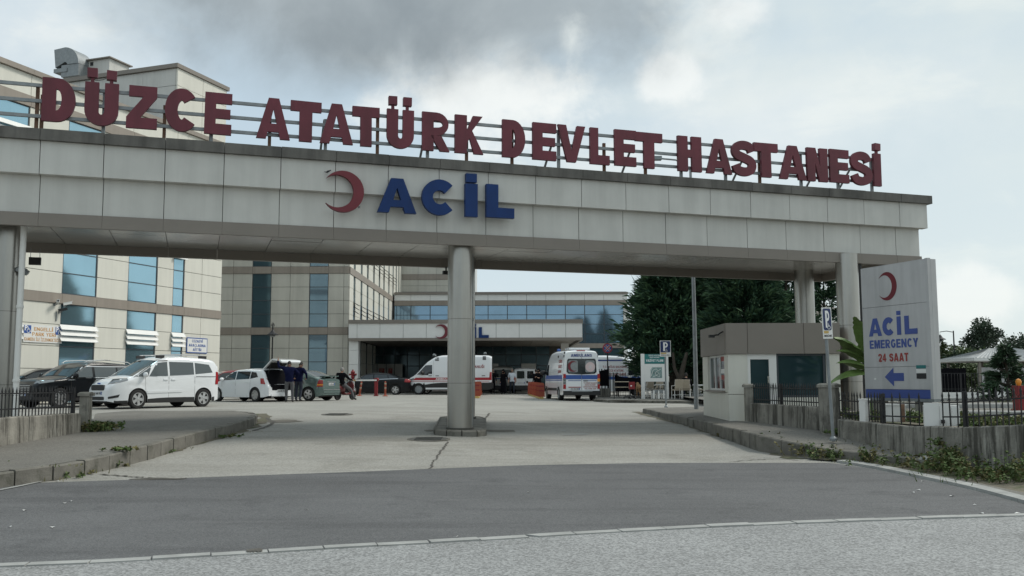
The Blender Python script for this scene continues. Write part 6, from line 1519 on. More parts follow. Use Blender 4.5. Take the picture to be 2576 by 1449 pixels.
def amb_side():
    B = van_body(5.6, 2.02, 2.6, AMB, (1.95, -1.55), .35)
    rz = math.radians(181); e = empty('ambulance', place(1053, 993, 1.95, .95, rz), rz, 'white ambulance with a red side stripe crossing behind the centre column', 'ambulance')
    B.body(e, [M.carw, M.plast], lambda x, y, z: 1 if z < .72 and x < 2.3 and not (.36 < z < .46) else (1 if z < .62 else 0))
    B.tpatch(e, 'windscreen', M.cglass, 1.42, 2.18, .93, .97)
    B.spatch(e, 'side_window', M.cglass, ((2.06, 1.30), (1.08, 1.24), (1.08, 1.92), (1.50, 1.90)), .006); B.spatch(e, 'side_stripe', M.stripe_r, ((2.45, .93), (-2.79, .93), (-2.79, 1.10), (2.35, 1.10)), .006, 24, 1); B.spatch(e, 'side_stripe', M.stripe_r, ((2.5, .84), (-2.79, .80), (-2.79, .83), (2.5, .87)), .006, 24, 1)
    B.spatch(e, 'sill_strip', M.carw, ((1.5, .34), (-1.1, .34), (-1.1, .45), (1.5, .45)), .012, 8, 1); seams(B, e, ((1.0, 0), (-.35, 0)), .5, 2.2)
    B.spatch(e, 'taillight', M.tail, ((-2.62, .95), (-2.79, .95), (-2.79, 1.45), (-2.66, 1.45)), .014, 3, 4); B.spatch(e, 'headlight', M.lens, ((2.74, .86), (2.30, .95), (2.24, 1.08), (2.6, 1.0)), .012, 6, 3)
    B.spatch(e, 'indicator', M.amberlit, ((2.79, .93), (2.70, .93), (2.70, 1.02), (2.77, 1.02)), .02, 2, 2)
    for zz in (2.25, 2.38): B.spatch(e, 'roof_lamp', M.ink, ((-2.2, zz), (-2.42, zz), (-2.42, zz+.10), (-2.2, zz+.10)), .02, 2, 1); B.spatch(e, 'roof_lamp', M.ink, ((.9, zz-.05), (.65, zz-.05), (.65, zz+.03), (.9, zz+.03)), .02, 2, 1)
    handles(B, e, (1.2, .75, -2.25), 1.22, M.plast, .22); mirror(e, 1.7, 1.02, 1.4, M.plast, 1.6)
    lightbar(e, 1.0, 2.47, .55, M.lens); lightbar(e, -2.35, 2.57, .4, M.lens)
    yy = B.side(-1.6, 1.6)+.012
    text('T.C. SAĞLIK BAKANLIĞI', .24, M.textred, e, (-1.25, yy, 1.72), (PI/2, 0, PI), width=2.1, bold=.006); text('112', .45, M.textred, e, (-1.15, yy+.01, 1.28), (PI/2, 0, PI), width=.62, bold=.012); text('AMBULANS', .16, M.textwhite, e, (0.25, B.side(.2, 1.0)+.014, .955), (PI/2, 0, PI), width=1.2, bold=.006)
    for xx in (1.95, -1.55):
        for y in (.88, -.88): wheel(e, xx, y, .35, .22, 8, M.galv, .05)
    rrect(-2.8, -.75, .75, 1.35, 2.0, .08, .03, e, 'rear_window', M.cglass); fbox(e, 'bumper', M.plast, -2.83, -.95, .95, .42, .72, .12)
amb_side()
def amb_rear():
    nose = [(-2.95, 2.50), (-2.92, 2.58), (-2.75, 2.64), (0, 2.68), (.9, 2.62), (1.35, 2.46), (1.8, 2.05), (2.35, 1.38), (2.48, 1.28), (2.8, 1.08), (2.92, .92), (2.95, .72)]
    B = van_body(5.9, 1.99, 2.68, nose, (2.0, -1.66), .345); rz = math.radians(98.0)
    e = empty('ambulance', place(1490, 1007, -1.66, -.85, rz), rz, 'white ambulance seen from behind with AMBULANS lettering and a blue band', 'ambulance')
    B.body(e, [M.carw, M.plast], lambda x, y, z: 1 if (z < .62 and z > .50) or z < .36 else 0)
    x = -2.955
    B.tpatch(e, 'windscreen', M.cglass, 1.78, 2.33, .93, .97); B.spatch(e, 'side_window', M.cglass, ((2.12, 1.36), (1.25, 1.32), (1.25, 1.95), (1.68, 1.92)), .006)
    B.spatch(e, 'side_stripe', M.stripe_b, ((2.5, 1.12), (-2.94, 1.12), (-2.94, 1.34), (2.3, 1.34)), .006, 22, 1); B.spatch(e, 'side_stripe', M.stripe_b, ((2.6, 1.03), (-2.94, 1.05), (-2.94, 1.09), (2.6, 1.07)), .006, 22, 1)
    B.spatch(e, 'side_moulding', M.plast, ((1.4, .52), (-1.2, .52), (-1.2, .66), (1.4, .66)), .02, 8, 1)
    # rear doors: window pair, stripe, text, handles
    lp = [(-.80, 1.50), (-.70, 1.41), (0, 1.37), (.70, 1.41), (.80, 1.50), (.76, 2.12), (.70, 2.19), (-.70, 2.19), (-.76, 2.12)]
    MB().prism([lp], -.012, .012, fn=lambda v: Vector((x+v.y, v.x, v.z))).build('rear_window', M.cglass, e)
    for s in (-1, 1): rrect(x-.014, min(s*.20, s*.70), max(s*.20, s*.70), 1.48, 2.10, .08, .006, e, 'film_sheet', M.galv)
    mb = MB(); mb.prism([crescent_loop(.27, .30, .80)], -.004, .004, fn=lambda v: Vector((x-.022+v.y, .46+v.x, v.z*1.05+1.79))); mb.build('crescent', M.red, e, smooth=30)
    mb = MB(); mb.lathe([(.255, -.004), (.255, .004), (.001, .005)], 24, Matrix.Translation((x-.022, -.46, 1.76)) @ Matrix.Rotation(-PI/2, 4, 'Y')); mb.build('emblem_disc', mat('pale_pink', (.62, .5, .5), .5), e)
    for a in range(6): mb = MB(); mb.box((-.011, -.12, -.002), (.011, .12, .002), 0, Matrix.Translation((x-.029, -.46, 1.76)) @ Matrix.Rotation(-PI/2, 4, 'Y') @ Matrix.Rotation(a*PI/3, 4, 'Z')); mb.build('emblem_star', M.plate, e) if a < 3 else None
    fbox(e, 'rear_stripe', M.stripe_b, x, -.955, -.012, 1.12, 1.34, .012); fbox(e, 'rear_stripe', M.stripe_b, x, .012, .955, 1.12, 1.34, .012)
    fbox(e, 'rear_stripe', M.stripe_b, x, -.80, -.06, 1.035, 1.065, .012); fbox(e, 'rear_stripe', M.stripe_b, x, .03, .72, 1.035, 1.065, .012)
    fbox(e, 'door_gap', M.joint, x, -.006, .006, .55, 2.5, .010); fbox(e, 'door_handle', M.plast, x-.02, -.32, -.10, 1.02, 1.06, .03)
    block_text('AMBULANS', .155, 1.12, M.textblue, e, (x-.006, 0, 2.285), -PI/2, heavy=.22)
    for i, t in enumerate(('T.C. SAĞLIK BAKANLIĞI', 'DÜZCE VALİLİĞİ', 'ATATÜRK DEVLET HASTANESİ', 'TEL 0380 529')): text(t, .075, M.textred, e, (x-.010, -.45, .90-.10*i), (PI/2, 0, -PI/2), width=(.7, .55, .75, .6)[i], bold=.002)
    yy = B.side(-2.2, 1.7)+.012
    for i, t in enumerate(('T.C. SAĞLIK', 'DÜZCE', 'HASTANESİ')): text(t, .2, M.textred, e, (-2.0, B.side(-2.0, 2.05-.27*i)+.014, 2.0-.27*i), (PI/2, 0, PI), width=.85, bold=.004)
    for s in (1, -1):
        for z0, z1, m in ((.62, .86, M.tail), (.88, .98, M.lens), (1.0, 1.16, M.amber if s < 0 else M.lens), (1.18, 1.40, M.tail)): bx('taillight', m, e, (x-.02, s*.84 if s > 0 else -.97, z0), (x+.16, .97 if s > 0 else -.84, z1))
    fbox(e, 'bumper', M.plast, x-.02, -.98, .98, .30, .52, .16); fbox(e, 'bumper_step', M.galv, x-.06, -.55, .55, .47, .53, .12)
    plate(e, x-.02, .36, .57, '81 DE 402', m=M.plate); fbox(e, 'plate_frame', M.textred, x-.01, .05, .70, .69, .73, .03)
    for s in (1, -1):
        for z in (2.32, 2.5): bx('side_lamp', M.ink, e, (-2.86, s*(B.side(-2.8, z))-.02, z-.06), (-2.72, s*(B.side(-2.8, z))+.02, z+.06))
    for zz in (2.28,): B.spatch(e, 'roof_lamp', M.ink, ((-1.2, zz), (-1.38, zz), (-1.38, zz+.11), (-1.2, zz+.11)), .02, 2, 1)
    lightbar(e, 1.1, 2.64, .7, M.stripe_b); mb = MB(); mb.box((-2.5, -.55, 2.68), (-1.4, .55, 2.78)); mb.build('roof_unit', M.carw, e); fbox(e, 'brake_lamp', M.tail, x+.15, -.22, .22, 2.60, 2.64, .08)
    mirror(e, 1.95, 1.02, 1.5, M.plast, 1.6)
    for xx in (2.0, -1.66):
        for y in (.86, -.86): wheel(e, xx, y, .345, .24, 8, M.galv, .05)
amb_rear()
def amb_behind():
    B = van_body(5.9, 1.99, 2.60, [(-2.95, 2.45), (-2.8, 2.58), (0, 2.60), (1.0, 2.55), (1.4, 2.38), (1.9, 1.9), (2.35, 1.38), (2.48, 1.28), (2.8, 1.08), (2.92, .92), (2.95, .72)], (2.0, -1.66), .345)
    p = at(1545, 958, 60.5); e = empty('ambulance', (p.x-.6, 60.5, gz(p.x, 60.5)), math.radians(-3), 'white ambulance with blue roof line standing behind the iron railings', 'ambulance'); B.body(e, M.carw)
    B.spatch(e, 'side_stripe', M.stripe_b, ((2.4, 1.05), (-2.9, 1.05), (-2.9, 1.25), (2.4, 1.25)), .006, 20, 1, (-1,)); B.spatch(e, 'roof_stripe', M.textblue, ((1.4, 2.22), (-2.9, 2.22), (-2.9, 2.31), (1.35, 2.31)), .012, 20, 1, (-1,)); B.spatch(e, 'side_window', M.cglass, ((2.1, 1.36), (1.45, 1.32), (1.45, 1.92), (1.70, 1.90)), .006, sides=(-1,))
    for i, t in enumerate(('T.C. SAĞLIK BAKANLIĞI', 'DÜZCE ATATÜRK', 'DEVLET HASTANESİ')): text(t, .2, M.textred, e, (.6, -B.side(.6, 1.9-.24*i)-.012, 1.78-.24*i), (PI/2, 0, 0), width=(1.5, 1.1, 1.4)[i], bold=.004)
    lightbar(e, -1.4, 2.58, .7, M.lens)
    for xx in (2.0, -1.66):
        for y in (.86, -.86): wheel(e, xx, y, .345, .24, 8, M.galv, .05)
amb_behind()
def small_van(px, Y, W, H, paint, label, name, wins, rz=PI/2, bump=M.plast, police=False):
    L = 4.2; B = Body(L, W, H, [(-L/2, H-.16), (-L/2+.06, H-.06), (-1.7, H), (.3, H-.02), (.6, H-.12), (1.2, 1.1), (1.35, 1.05), (1.95, .85), (2.1, .65)], 1.05, .13, .22, .05, .8, .3, .10, .2, .03, .24, (1.3, -1.3), .31)
    p = at(px, 958, Y); e = empty(name, (p.x, Y+L/2, gz(p.x, Y+2)), rz, label, 'van'); B.body(e, [paint, M.plast], lambda x, y, z: 1 if z < (.62 if not police else .3) and x < -1.8 else 0)
    x = -L/2-.004
    for (y0, y1, z0, z1) in wins: rrect(x, y0, y1, z0, z1, .06, .02, e, 'rear_window', M.cglass)
    for s in (1, -1): bx('taillight', M.tail, e, (x-.015, min(s*W*.42, s*W*.49), .75 if not police else .8), (x+.12, max(s*W*.42, s*W*.49), 1.25))
    fbox(e, 'bumper', bump, x-.03, -W*.47, W*.47, .28, .55, .1); plate(e, x-.012, .28 if not police else 0, .72 if not police else .5, '')
    if not police: fbox(e, 'door_gap', M.joint, x, -.006, .006, .5, H-.2, .012); fbox(e, 'door_handle', M.plast, x-.012, -.2, -.08, .75, .9, .02)
    else:
        fbox(e, 'side_stripe', M.textblue, x, -W*.44, W*.44, 1.02, 1.10, .012)
        for i in range(3):
            mb = MB(); mb.add([(x-.008, .1-.16*i+.05, .62), (x-.008, .1-.16*i-.05, .62), (x-.008, .1-.16*i-.13, .95), (x-.008, .1-.16*i-.03, .95)], [(0, 1, 2, 3)]); mb.build('slanted_stripe', M.textblue, e)
    fbox(e, 'brake_lamp', M.tail, x+.06, -.12, .12, H-.14, H-.11, .1)
    for xx in (1.3, -1.3):
        for y in (W*.44, -W*.44): wheel(e, xx, y, .31, .19, 6, M.galv, .05)
small_van(1320, 67.5, 1.72, 1.86, M.carw, 'small white panel van with two rear windows under the entrance canopy', 'panel_van', ((.06, .60, 1.08, 1.62), (-.60, -.14, 1.08, 1.62)), math.radians(91))
small_van(1262, 70.5, 1.9, 1.98, M.cars, 'grey minibus with slanted dark blue stripes on its tail under the canopy', 'minibus', ((-.80, .80, 1.18, 1.72),), math.radians(90), M.plast, True)

# --- scooter
M.scoot = mat('scooter_maroon', (.13, .022, .024), .35, .0, coat=.3)
def scooter():
    g = gp(868, 1006.3); rz = math.radians(62); e = empty('scooter', g, rz, 'small red scooter ridden by the man in the black jacket', 'scooter')
    def whl(x, r, w):
        mb = MB(); A = Matrix.Translation((x, 0, r)) @ Matrix.Rotation(-PI/2, 4, 'X'); mb.lathe([(r*.72, -w/2), (r*.93, -w/2), (r, 0), (r*.93, w/2), (r*.72, w/2), (r*.72, -w/2)], 20, A); o = mb.build('wheel', M.tyre, e, smooth=40)
        mb = MB(); mb.lathe([(r*.72, -.03), (r*.66, -.03), (r*.66, .03), (r*.72, .03)], 20, A); mb.lathe([(.05, -.04), (.05, .04)], 8, A)
        for i in range(5): mb.box((0, -.015, -.015), (r*.68, .015, .015), 0, A @ Matrix.Rotation(i*2*PI/5, 4, 'Z') @ Matrix.Rotation(PI/2, 4, 'X'))
        mb.build('rim', M.alloy, o)
    whl(.56, .22, .09); whl(-.56, .22, .10)
    mb = MB(); mb.tube([(.56, 0, .22), (.50, 0, .40), (.40, 0, .75), (.36, 0, .92)], [.03, .035, .04, .03], 8); mb.tube([(.34, -.30, .95), (.36, 0, .93), (.34, .30, .95)], .016, 6); mb.build('fork', M.plast, e, smooth=40)
    def loft(name, secs, m):
        vs = []; fs = []; n = 10
        for x, z, ry, rz_ in secs:
            for k in range(n): a = 2*PI*k/n; vs.append((x, ry*math.cos(a), z+rz_*math.sin(a)))
        for i in range(len(secs)-1):
            for k in range(n): fs.append((i*n+k, i*n+(k+1) % n, (i+1)*n+(k+1) % n, (i+1)*n+k))
        fs += [tuple(range(n))[::-1], tuple((len(secs)-1)*n+k for k in range(n))]
        MB().add(vs, fs).build(name, m, e, smooth=50)
    loft('front_shield', [(.50, .55, .05, .18), (.44, .62, .20, .26), (.38, .66, .19, .24), (.36, .66, .05, .1)], M.scoot); loft('front_fender', [(.80, .30, .03, .03), (.66, .42, .07, .05), (.5, .43, .07, .05), (.36, .34, .04, .04)], M.scoot)
    loft('footboard', [(.42, .34, .12, .05), (.2, .28, .15, .04), (-.1, .28, .15, .05), (-.2, .34, .13, .07)], M.scoot); loft('tail_cowl', [(-.12, .50, .10, .16), (-.35, .54, .15, .17), (-.6, .62, .13, .12), (-.82, .68, .05, .05)], M.scoot)
    loft('seat', [(.0, .70, .08, .03), (-.15, .73, .13, .05), (-.45, .75, .14, .05), (-.72, .78, .08, .04)], M.plast)
    bx('number_plate', M.plate, e, (-.88, -.10, .42), (-.865, .10, .54)); bx('tail_lamp', M.tail, e, (-.88, -.06, .60), (-.83, .06, .66)); mb = MB(); mb.tube([(-.5, .14, .24), (-.9, .15, .30)], .045, 8); mb.build('exhaust', M.galv, e); mb = MB(); mb.lathe([(.001, 0), (.08, .02), (.09, .06), (.05, .08)], 12, Matrix.Translation((.50, 0, .80)) @ Matrix.Rotation(PI/2, 4, 'Y')); mb.build('headlight', M.lens, e)
    for s in (1, -1): mb = MB(); mb.tube([(.35, s*.25, .96), (.33, s*.30, 1.12)], .008, 4); mb.box((.31, s*.30-.05, 1.11), (.33, s*.30+.05, 1.18)); mb.build('mirror', M.plast, e)
    return g, rz
SCO = scooter()
# ---------------------------------------------------------------- people and the dog
J0 = dict(pel=(0, 0, .94), spine=(0, .01, 1.12), chest=(0, .0, 1.33), neck=(0, -.01, 1.48), hb=(0, .01, 1.58),
          sL=(-.19, 0, 1.42), eL=(-.25, -.03, 1.14), wL=(-.26, .05, .89), hL=(-.26, .08, .80), sR=(.19, 0, 1.42), eR=(.25, -.03, 1.14), wR=(.26, .05, .89), hR=(.26, .08, .80),
          pL=(-.10, 0, .90), kL=(-.11, .03, .49), aL=(-.11, -.02, .09), tL=(-.13, .14, .035), pR=(.10, 0, .90), kR=(.11, .03, .49), aR=(.11, -.02, .09), tR=(.13, .14, .035))
EDG = [('pel', 'spine', 'top'), ('spine', 'chest', 'top'), ('chest', 'neck', 'top'), ('neck', 'hb', 'skin'), ('chest', 'sL', 'top'), ('sL', 'eL', 'top'), ('eL', 'wL', 'arm'), ('wL', 'hL', 'skin'), ('chest', 'sR', 'top'), ('sR', 'eR', 'top'), ('eR', 'wR', 'arm'), ('wR', 'hR', 'skin'),
       ('pel', 'pL', 'leg'), ('pL', 'kL', 'leg'), ('kL', 'aL', 'leg'), ('aL', 'tL', 'shoe'), ('pel', 'pR', 'leg'), ('pR', 'kR', 'leg'), ('kR', 'aR', 'leg'), ('aR', 'tR', 'shoe')]
RAD = dict(pel=(.165, .12), spine=(.15, .115), chest=(.18, .125), neck=(.062, .062), hb=(.058, .058), sL=.082, eL=.052, wL=.036, hL=.032, sR=.082, eR=.052, wR=.036, hR=.032, pL=.105, kL=.068, aL=.045, tL=.036, pR=.105, kR=.068, aR=.045, tR=.036)
def skin_mesh(J, edges, rad, root):
    names = list(J); idx = {n: i for i, n in enumerate(names)}; names.sort(key=lambda n: n != root); idx = {n: i for i, n in enumerate(names)}
    me = D.meshes.new('tmp'); me.from_pydata([J[n] for n in names], [(idx[a], idx[b]) for a, b, *_ in edges], [])
    o = D.objects.new('tmp', me); link(o); o.modifiers.new('k', 'SKIN'); sm = o.modifiers.new('s', 'SUBSURF'); sm.levels = 2; sm.render_levels = 2
    sv = me.skin_vertices[0].data
    for n in names:
        r = rad[n]; sv[idx[n]].radius = r if isinstance(r, tuple) else (r, r)
    sv[0].use_root = True
    bpy.context.view_layer.update(); dg = bpy.context.evaluated_depsgraph_get(); out = D.meshes.new_from_object(o.evaluated_get(dg)); D.objects.remove(o); D.meshes.remove(me); return out
def segd(p, a, b):
    ab = b-a; t = max(0, min(1, (p-a).dot(ab)/max(ab.length_squared, 1e-9))); return (p-(a+ab*t)).length
def person(label, loc, rz, top, leg, pose=None, hairm=None, arm=None, scale=1., fat=1., head_turn=0., head_tilt=0., group=None, coat=None, scarf=None, face=True, hood=False):
    J = dict(J0); J.update(pose or {}); J = {k: Vector(v) for k, v in J.items()}
    rad = {k: (tuple(x*(fat if k in ('pel', 'spine', 'chest') else 1) for x in v) if isinstance(v, tuple) else v*(1+.4*(fat-1))) for k, v in RAD.items()}
    me = skin_mesh(J, EDG, rad, 'pel')
    cat = {'top': 0, 'arm': 0 if arm is None else 1, 'skin': 1, 'leg': 2, 'shoe': 3}
    mats = [top, M.skin, leg, M.shoe, M.ink]
    for m in mats: me.materials.append(m)
    segs = [(J[a], J[b], cat[c]) for a, b, c in EDG]; hem = J['pel'].z-.07
    for p in me.polygons:
        c = Vector(p.center); best = min(segs, key=lambda s: segd(c, s[0], s[1]))[2]; p.material_index = best; p.use_smooth = True
        if best == 2 and c.z > hem and (c-J['pel']).length < .24: p.material_index = 0
    # head and fingers joined to the same mesh
    mb = MB(); hc = J['hb']+Vector((0, .025, .075)); R = Matrix.Translation(hc) @ Matrix.Rotation(head_turn, 4, 'Z') @ Matrix.Rotation(head_tilt, 4, 'X'); n, m = 14, 12; vs = []; fs = []
    for i in range(m+1):
        ph = -PI/2+PI*i/m
        for k in range(n):
            t = 2*PI*k/n; x = .077*math.cos(ph)*math.cos(t); y = .097*math.cos(ph)*math.sin(t); z = .125*math.sin(ph); fr = max(0, math.sin(t))**6
            if z < -.03: x *= 1-.25*(-z-.03)/.09; y += .006*fr
            if -.045 < z < .02 and fr > .5: y += .022*(1-abs(z+.02)/.04 if abs(z+.02) < .04 else 0)*(fr > .9)
            if 0 < z < .05 and fr > .2 and fr < .9: y -= .008
            vs.append(R @ Vector((x, y, z)))
    for i in range(m):
        for k in range(n): fs.append((i*n+k, i*n+(k+1) % n, (i+1)*n+(k+1) % n, (i+1)*n+k))
    mb.add(vs, fs, 1)
    for s in (-1, 1):
        mb.box((s*.032-.012, .080, .012), (s*.032+.012, .091, .022), 4, R); mb.box((s*.078-.008, -.01, -.03), (s*.078+.008, .018, .025), 1, R)
    mb.box((-.022, .084, -.062), (.022, .0895, -.055), 4, R)
    for s in 'LR':
        a, b = J['w'+s], J['h'+s]; d = (b-a).normalized(); u = d.cross(Vector((0, 1, 0)));
        if u.length < .1: u = d.cross(Vector((1, 0, 0)))
        u.normalize(); v = d.cross(u)
        for q, ln in ((-1.5, .062), (-.5, .075), (.5, .08), (1.5, .07)):
            p0 = b+v*q*.017+d*.012; p1 = p0+d*ln*.5+u*.008; p2 = p1+d*ln*.42+u*.022; mb.tube([p0, p1, p2], [.0095, .0085, .006], 5, 1)
        p0 = a.lerp(b, .6)+v*.03; mb.tube([p0, p0+v*.022+d*.03, p0+v*.022+d*.06+u*.012], [.011, .009, .007], 5, 1)
    x = mb.mesh('h', mats, True)
    import bmesh
    bm = bmesh.new(); bm.from_mesh(me); bm.from_mesh(x); bm.to_mesh(me); bm.free(); D.meshes.remove(x)
    e = empty('person', loc, rz, label, 'person', group); e.scale = (scale,)*3
    bo = D.objects.new('body', me); link(bo); bo.parent = e
    if hairm or scarf:
        mb = MB(); vs = []; fs = []; n, m = 16, 9; hm = scarf or hairm
        for i in range(m+1):
            ph = PI/2-PI*(.62 if not scarf else .95)*i/m
            for k in range(n):
                t = 2*PI*k/n; g = 1.10 if not scarf else 1.22; fr = math.sin(t)
                p2 = ph if fr < .45 else max(ph, .42 if not scarf else .32 if ph > -.5 else ph)
                vs.append(R @ Vector((.077*g*math.cos(p2)*math.cos(t), .097*g*math.cos(p2)*math.sin(t)-.006, .125*(g-.02)*math.sin(p2))))
        for i in range(m):
            for k in range(n): fs.append((i*n+k, (i+1)*n+k, (i+1)*n+(k+1) % n, i*n+(k+1) % n))
        mb.add(vs, fs).build('hair' if not scarf else 'headscarf', hm, e, smooth=True)
    if coat:
        mb = MB(); vs = []; fs = []; n = 18; pf = [(.17, .13, J['chest'].z-.02), (.17, .14, J['pel'].z+.1), (.21, .17, J['pel'].z-.08), (.24, .19, .5), (.27, .22, .12)]
        for rx, ry, z in pf:
            for k in range(n): a = 2*PI*k/n; w = 1+.05*math.sin(5*a+z*4); vs.append((rx*w*math.cos(a), ry*w*math.sin(a), z))
        for i in range(len(pf)-1):
            for k in range(n): fs.append((i*n+k, (i+1)*n+k, (i+1)*n+(k+1) % n, i*n+(k+1) % n))
        mb.add(vs, fs).build('coat', coat, e, smooth=True)
    return e
g = gp(727, 1012.5)
person('man in a navy jacket seen from behind holding up the raised tailgate', g, .30, M.navy, M.greyc,
       dict(spine=(-.0, .03, 1.12), chest=(-.02, .08, 1.33), neck=(-.01, .12, 1.47), hb=(0, .17, 1.55), sL=(-.22, .08, 1.44), eL=(-.44, .16, 1.50), wL=(-.47, .26, 1.76), hL=(-.46, .29, 1.85), sR=(.20, .08, 1.41), eR=(.38, -.02, 1.22), wR=(.28, .16, 1.02), hR=(.20, .22, 1.00), kL=(-.12, .03, .49), kR=(.13, .0, .49), aR=(.14, -.05, .09), tR=(.17, .11, .035)), M.hair, fat=1.18, head_tilt=-.35)
g = gp(747, 1010.5)
person('man in dark clothes standing close behind the one in the navy jacket', (g.x, g.y+.25, g.z), -.35, M.navy, M.jean,
       dict(chest=(0, .06, 1.32), neck=(0, .10, 1.46), hb=(0, .15, 1.54), sR=(.20, .05, 1.41), eR=(.40, -.02, 1.20), wR=(.30, .18, 1.02), hR=(.22, .24, 1.0), aR=(.15, -.12, .09), tR=(.18, .05, .035)), M.hair, fat=1.1, head_tilt=-.5)
g, rz = SCO; c, s = math.cos(rz), math.sin(rz)
person('man in a black jacket sitting on the small red scooter', (g.x-.38*c, g.y-.38*s, g.z-.12), rz-PI/2, M.blackc, M.greyc,
       dict(pel=(0, 0, .90), spine=(0, .03, 1.05), chest=(0, .06, 1.24), neck=(0, .08, 1.38), hb=(0, .12, 1.46), sL=(-.20, .06, 1.33), eL=(-.32, .28, 1.15), wL=(-.30, .55, 1.06), hL=(-.29, .64, 1.06), sR=(.20, .06, 1.33), eR=(.34, .22, 1.12), wR=(.32, .50, 1.06), hR=(.30, .60, 1.06),
            pL=(-.10, .04, .86), kL=(-.20, .42, .78), aL=(-.17, .36, .46), tL=(-.18, .52, .42), pR=(.12, .04, .86), kR=(.38, .34, .60), aR=(.60, .28, .21), tR=(.64, .42, .155)), M.hairg, fat=1.28)
p = gp(1288, 990.5)
person('man in a white short sleeved shirt walking past the small white panel van', (at(1288, 958, 65.5).x, 65.5, gz(-.1, 65.5)), PI+.15, M.whitec, M.jean, dict(eL=(-.27, .02, 1.14), wL=(-.25, .16, .92), hL=(-.24, .20, .84), aL=(-.11, .14, .09), tL=(-.12, .30, .05), kL=(-.11, .12, .5), aR=(.11, -.16, .10), tR=(.12, -.02, .035)), M.hairg, arm=1, fat=1.12)
def bystander(px, Y, rz, label, **k): return person(label, (at(px, 958, Y).x, Y, gz(at(px, 958, Y).x, Y)), rz, M.blackc, M.blackc, **k)
bystander(1267, 64.2, PI-.6, 'woman in a long black coat and headscarf beside the man in white', coat=M.blackc, scarf=M.blackc, scale=.96, pose=dict(eL=(-.33, .0, 1.18), wL=(-.46, .1, 1.0), hL=(-.50, .12, .94)))
bystander(1239, 64.5, PI+.3, 'person in dark clothes half hidden by the tail of the side-on ambulance', hairm=M.hair)
bystander(1356, 62.0, PI-.5, 'person in black holding papers beside the rear-facing ambulance', hairm=M.hair, scarf=M.blackc, pose=dict(eR=(.28, .05, 1.16), wR=(.14, .26, 1.18), hR=(.08, .32, 1.22), eL=(-.28, .05, 1.16), wL=(-.14, .24, 1.14), hL=(-.07, .30, 1.16)))
bystander(1349, 63.0, .6, 'second dark figure standing close to the orange lane posts', hairm=M.hair, scale=.97)
# seated person by the map board
p = at(1727, 1000, 47.2); SITP = (p.x, 47.2, at(1727, 1003.5, 47.2).z)
person('person in dark clothing seated on a chair under the conifers', SITP, -.25, M.blackc, M.jean,
       dict(pel=(0, 0, .50), spine=(0, -.02, .68), chest=(0, -.03, .88), neck=(0, .0, 1.03), hb=(0, .04, 1.11), sL=(-.19, -.03, .97), eL=(-.27, .05, .72), wL=(-.20, .26, .62), hL=(-.16, .34, .60), sR=(.19, -.03, .97), eR=(.27, .05, .72), wR=(.20, .26, .62), hR=(.16, .34, .60),
            pL=(-.10, .05, .48), kL=(-.13, .45, .50), aL=(-.13, .42, .09), tL=(-.14, .57, .035), pR=(.10, .05, .48), kR=(.13, .45, .50), aR=(.13, .42, .09), tR=(.14, .57, .035)), M.hair, fat=1.1)
# dog standing, rump to the viewer
def dog():
    p = at(1610, 998.5, 49.5); J = dict(pel=(0, -.25, .46), mid=(0, 0, .45), chest=(0, .24, .45), neck=(0, .36, .56), head=(.02, .44, .66), muz=(.03, .56, .62), t1=(0, -.36, .46), t2=(.02, -.46, .34), t3=(.02, -.50, .22))
    for s, n in ((-1, 'L'), (1, 'R')):
        J.update({'hp'+n: (s*.075, -.25, .42), 'st'+n: (s*.08, -.16, .30), 'hk'+n: (s*.08, -.33, .19), 'hf'+n: (s*.08, -.30, .03), 'ht'+n: (s*.08, -.24, .02), 'sh'+n: (s*.075, .24, .38), 'el'+n: (s*.08, .20, .27), 'wr'+n: (s*.08, .24, .13), 'ff'+n: (s*.08, .23, .03), 'ft'+n: (s*.08, .28, .02)})
    E_ = [('pel', 'mid'), ('mid', 'chest'), ('chest', 'neck'), ('neck', 'head'), ('head', 'muz'), ('pel', 't1'), ('t1', 't2'), ('t2', 't3')]
    for n in 'LR': E_ += [('pel', 'hp'+n), ('hp'+n, 'st'+n), ('st'+n, 'hk'+n), ('hk'+n, 'hf'+n), ('hf'+n, 'ht'+n), ('chest', 'sh'+n), ('sh'+n, 'el'+n), ('el'+n, 'wr'+n), ('wr'+n, 'ff'+n), ('ff'+n, 'ft'+n)]
    R_ = dict(pel=.115, mid=(.11, .12), chest=(.125, .15), neck=.09, head=.075, muz=.035, t1=.05, t2=.055, t3=.02)
    for n in 'LR': R_.update({'hp'+n: .075, 'st'+n: .06, 'hk'+n: .03, 'hf'+n: .026, 'ht'+n: .022, 'sh'+n: .07, 'el'+n: .045, 'wr'+n: .03, 'ff'+n: .026, 'ft'+n: .022})
    me = skin_mesh({k: Vector(v) for k, v in J.items()}, E_, R_, 'pel'); me.materials.append(M.fur); me.polygons.foreach_set('use_smooth', [True]*len(me.polygons))
    e = empty('dog', p, .15, 'tan long haired dog standing beside the site map board post', 'dog'); e.scale = (1.1,)*3; b = D.objects.new('body', me); link(b); b.parent = e
    for s in (-1, 1): mb = MB(); mb.add([(s*.05, .42, .71), (s*.085, .42, .64), (s*.055, .46, .67), (s*.07, .40, .60)], [(0, 1, 2), (0, 3, 1), (1, 3, 2), (0, 2, 3)]); mb.build('ear', M.fur, e)
dog()

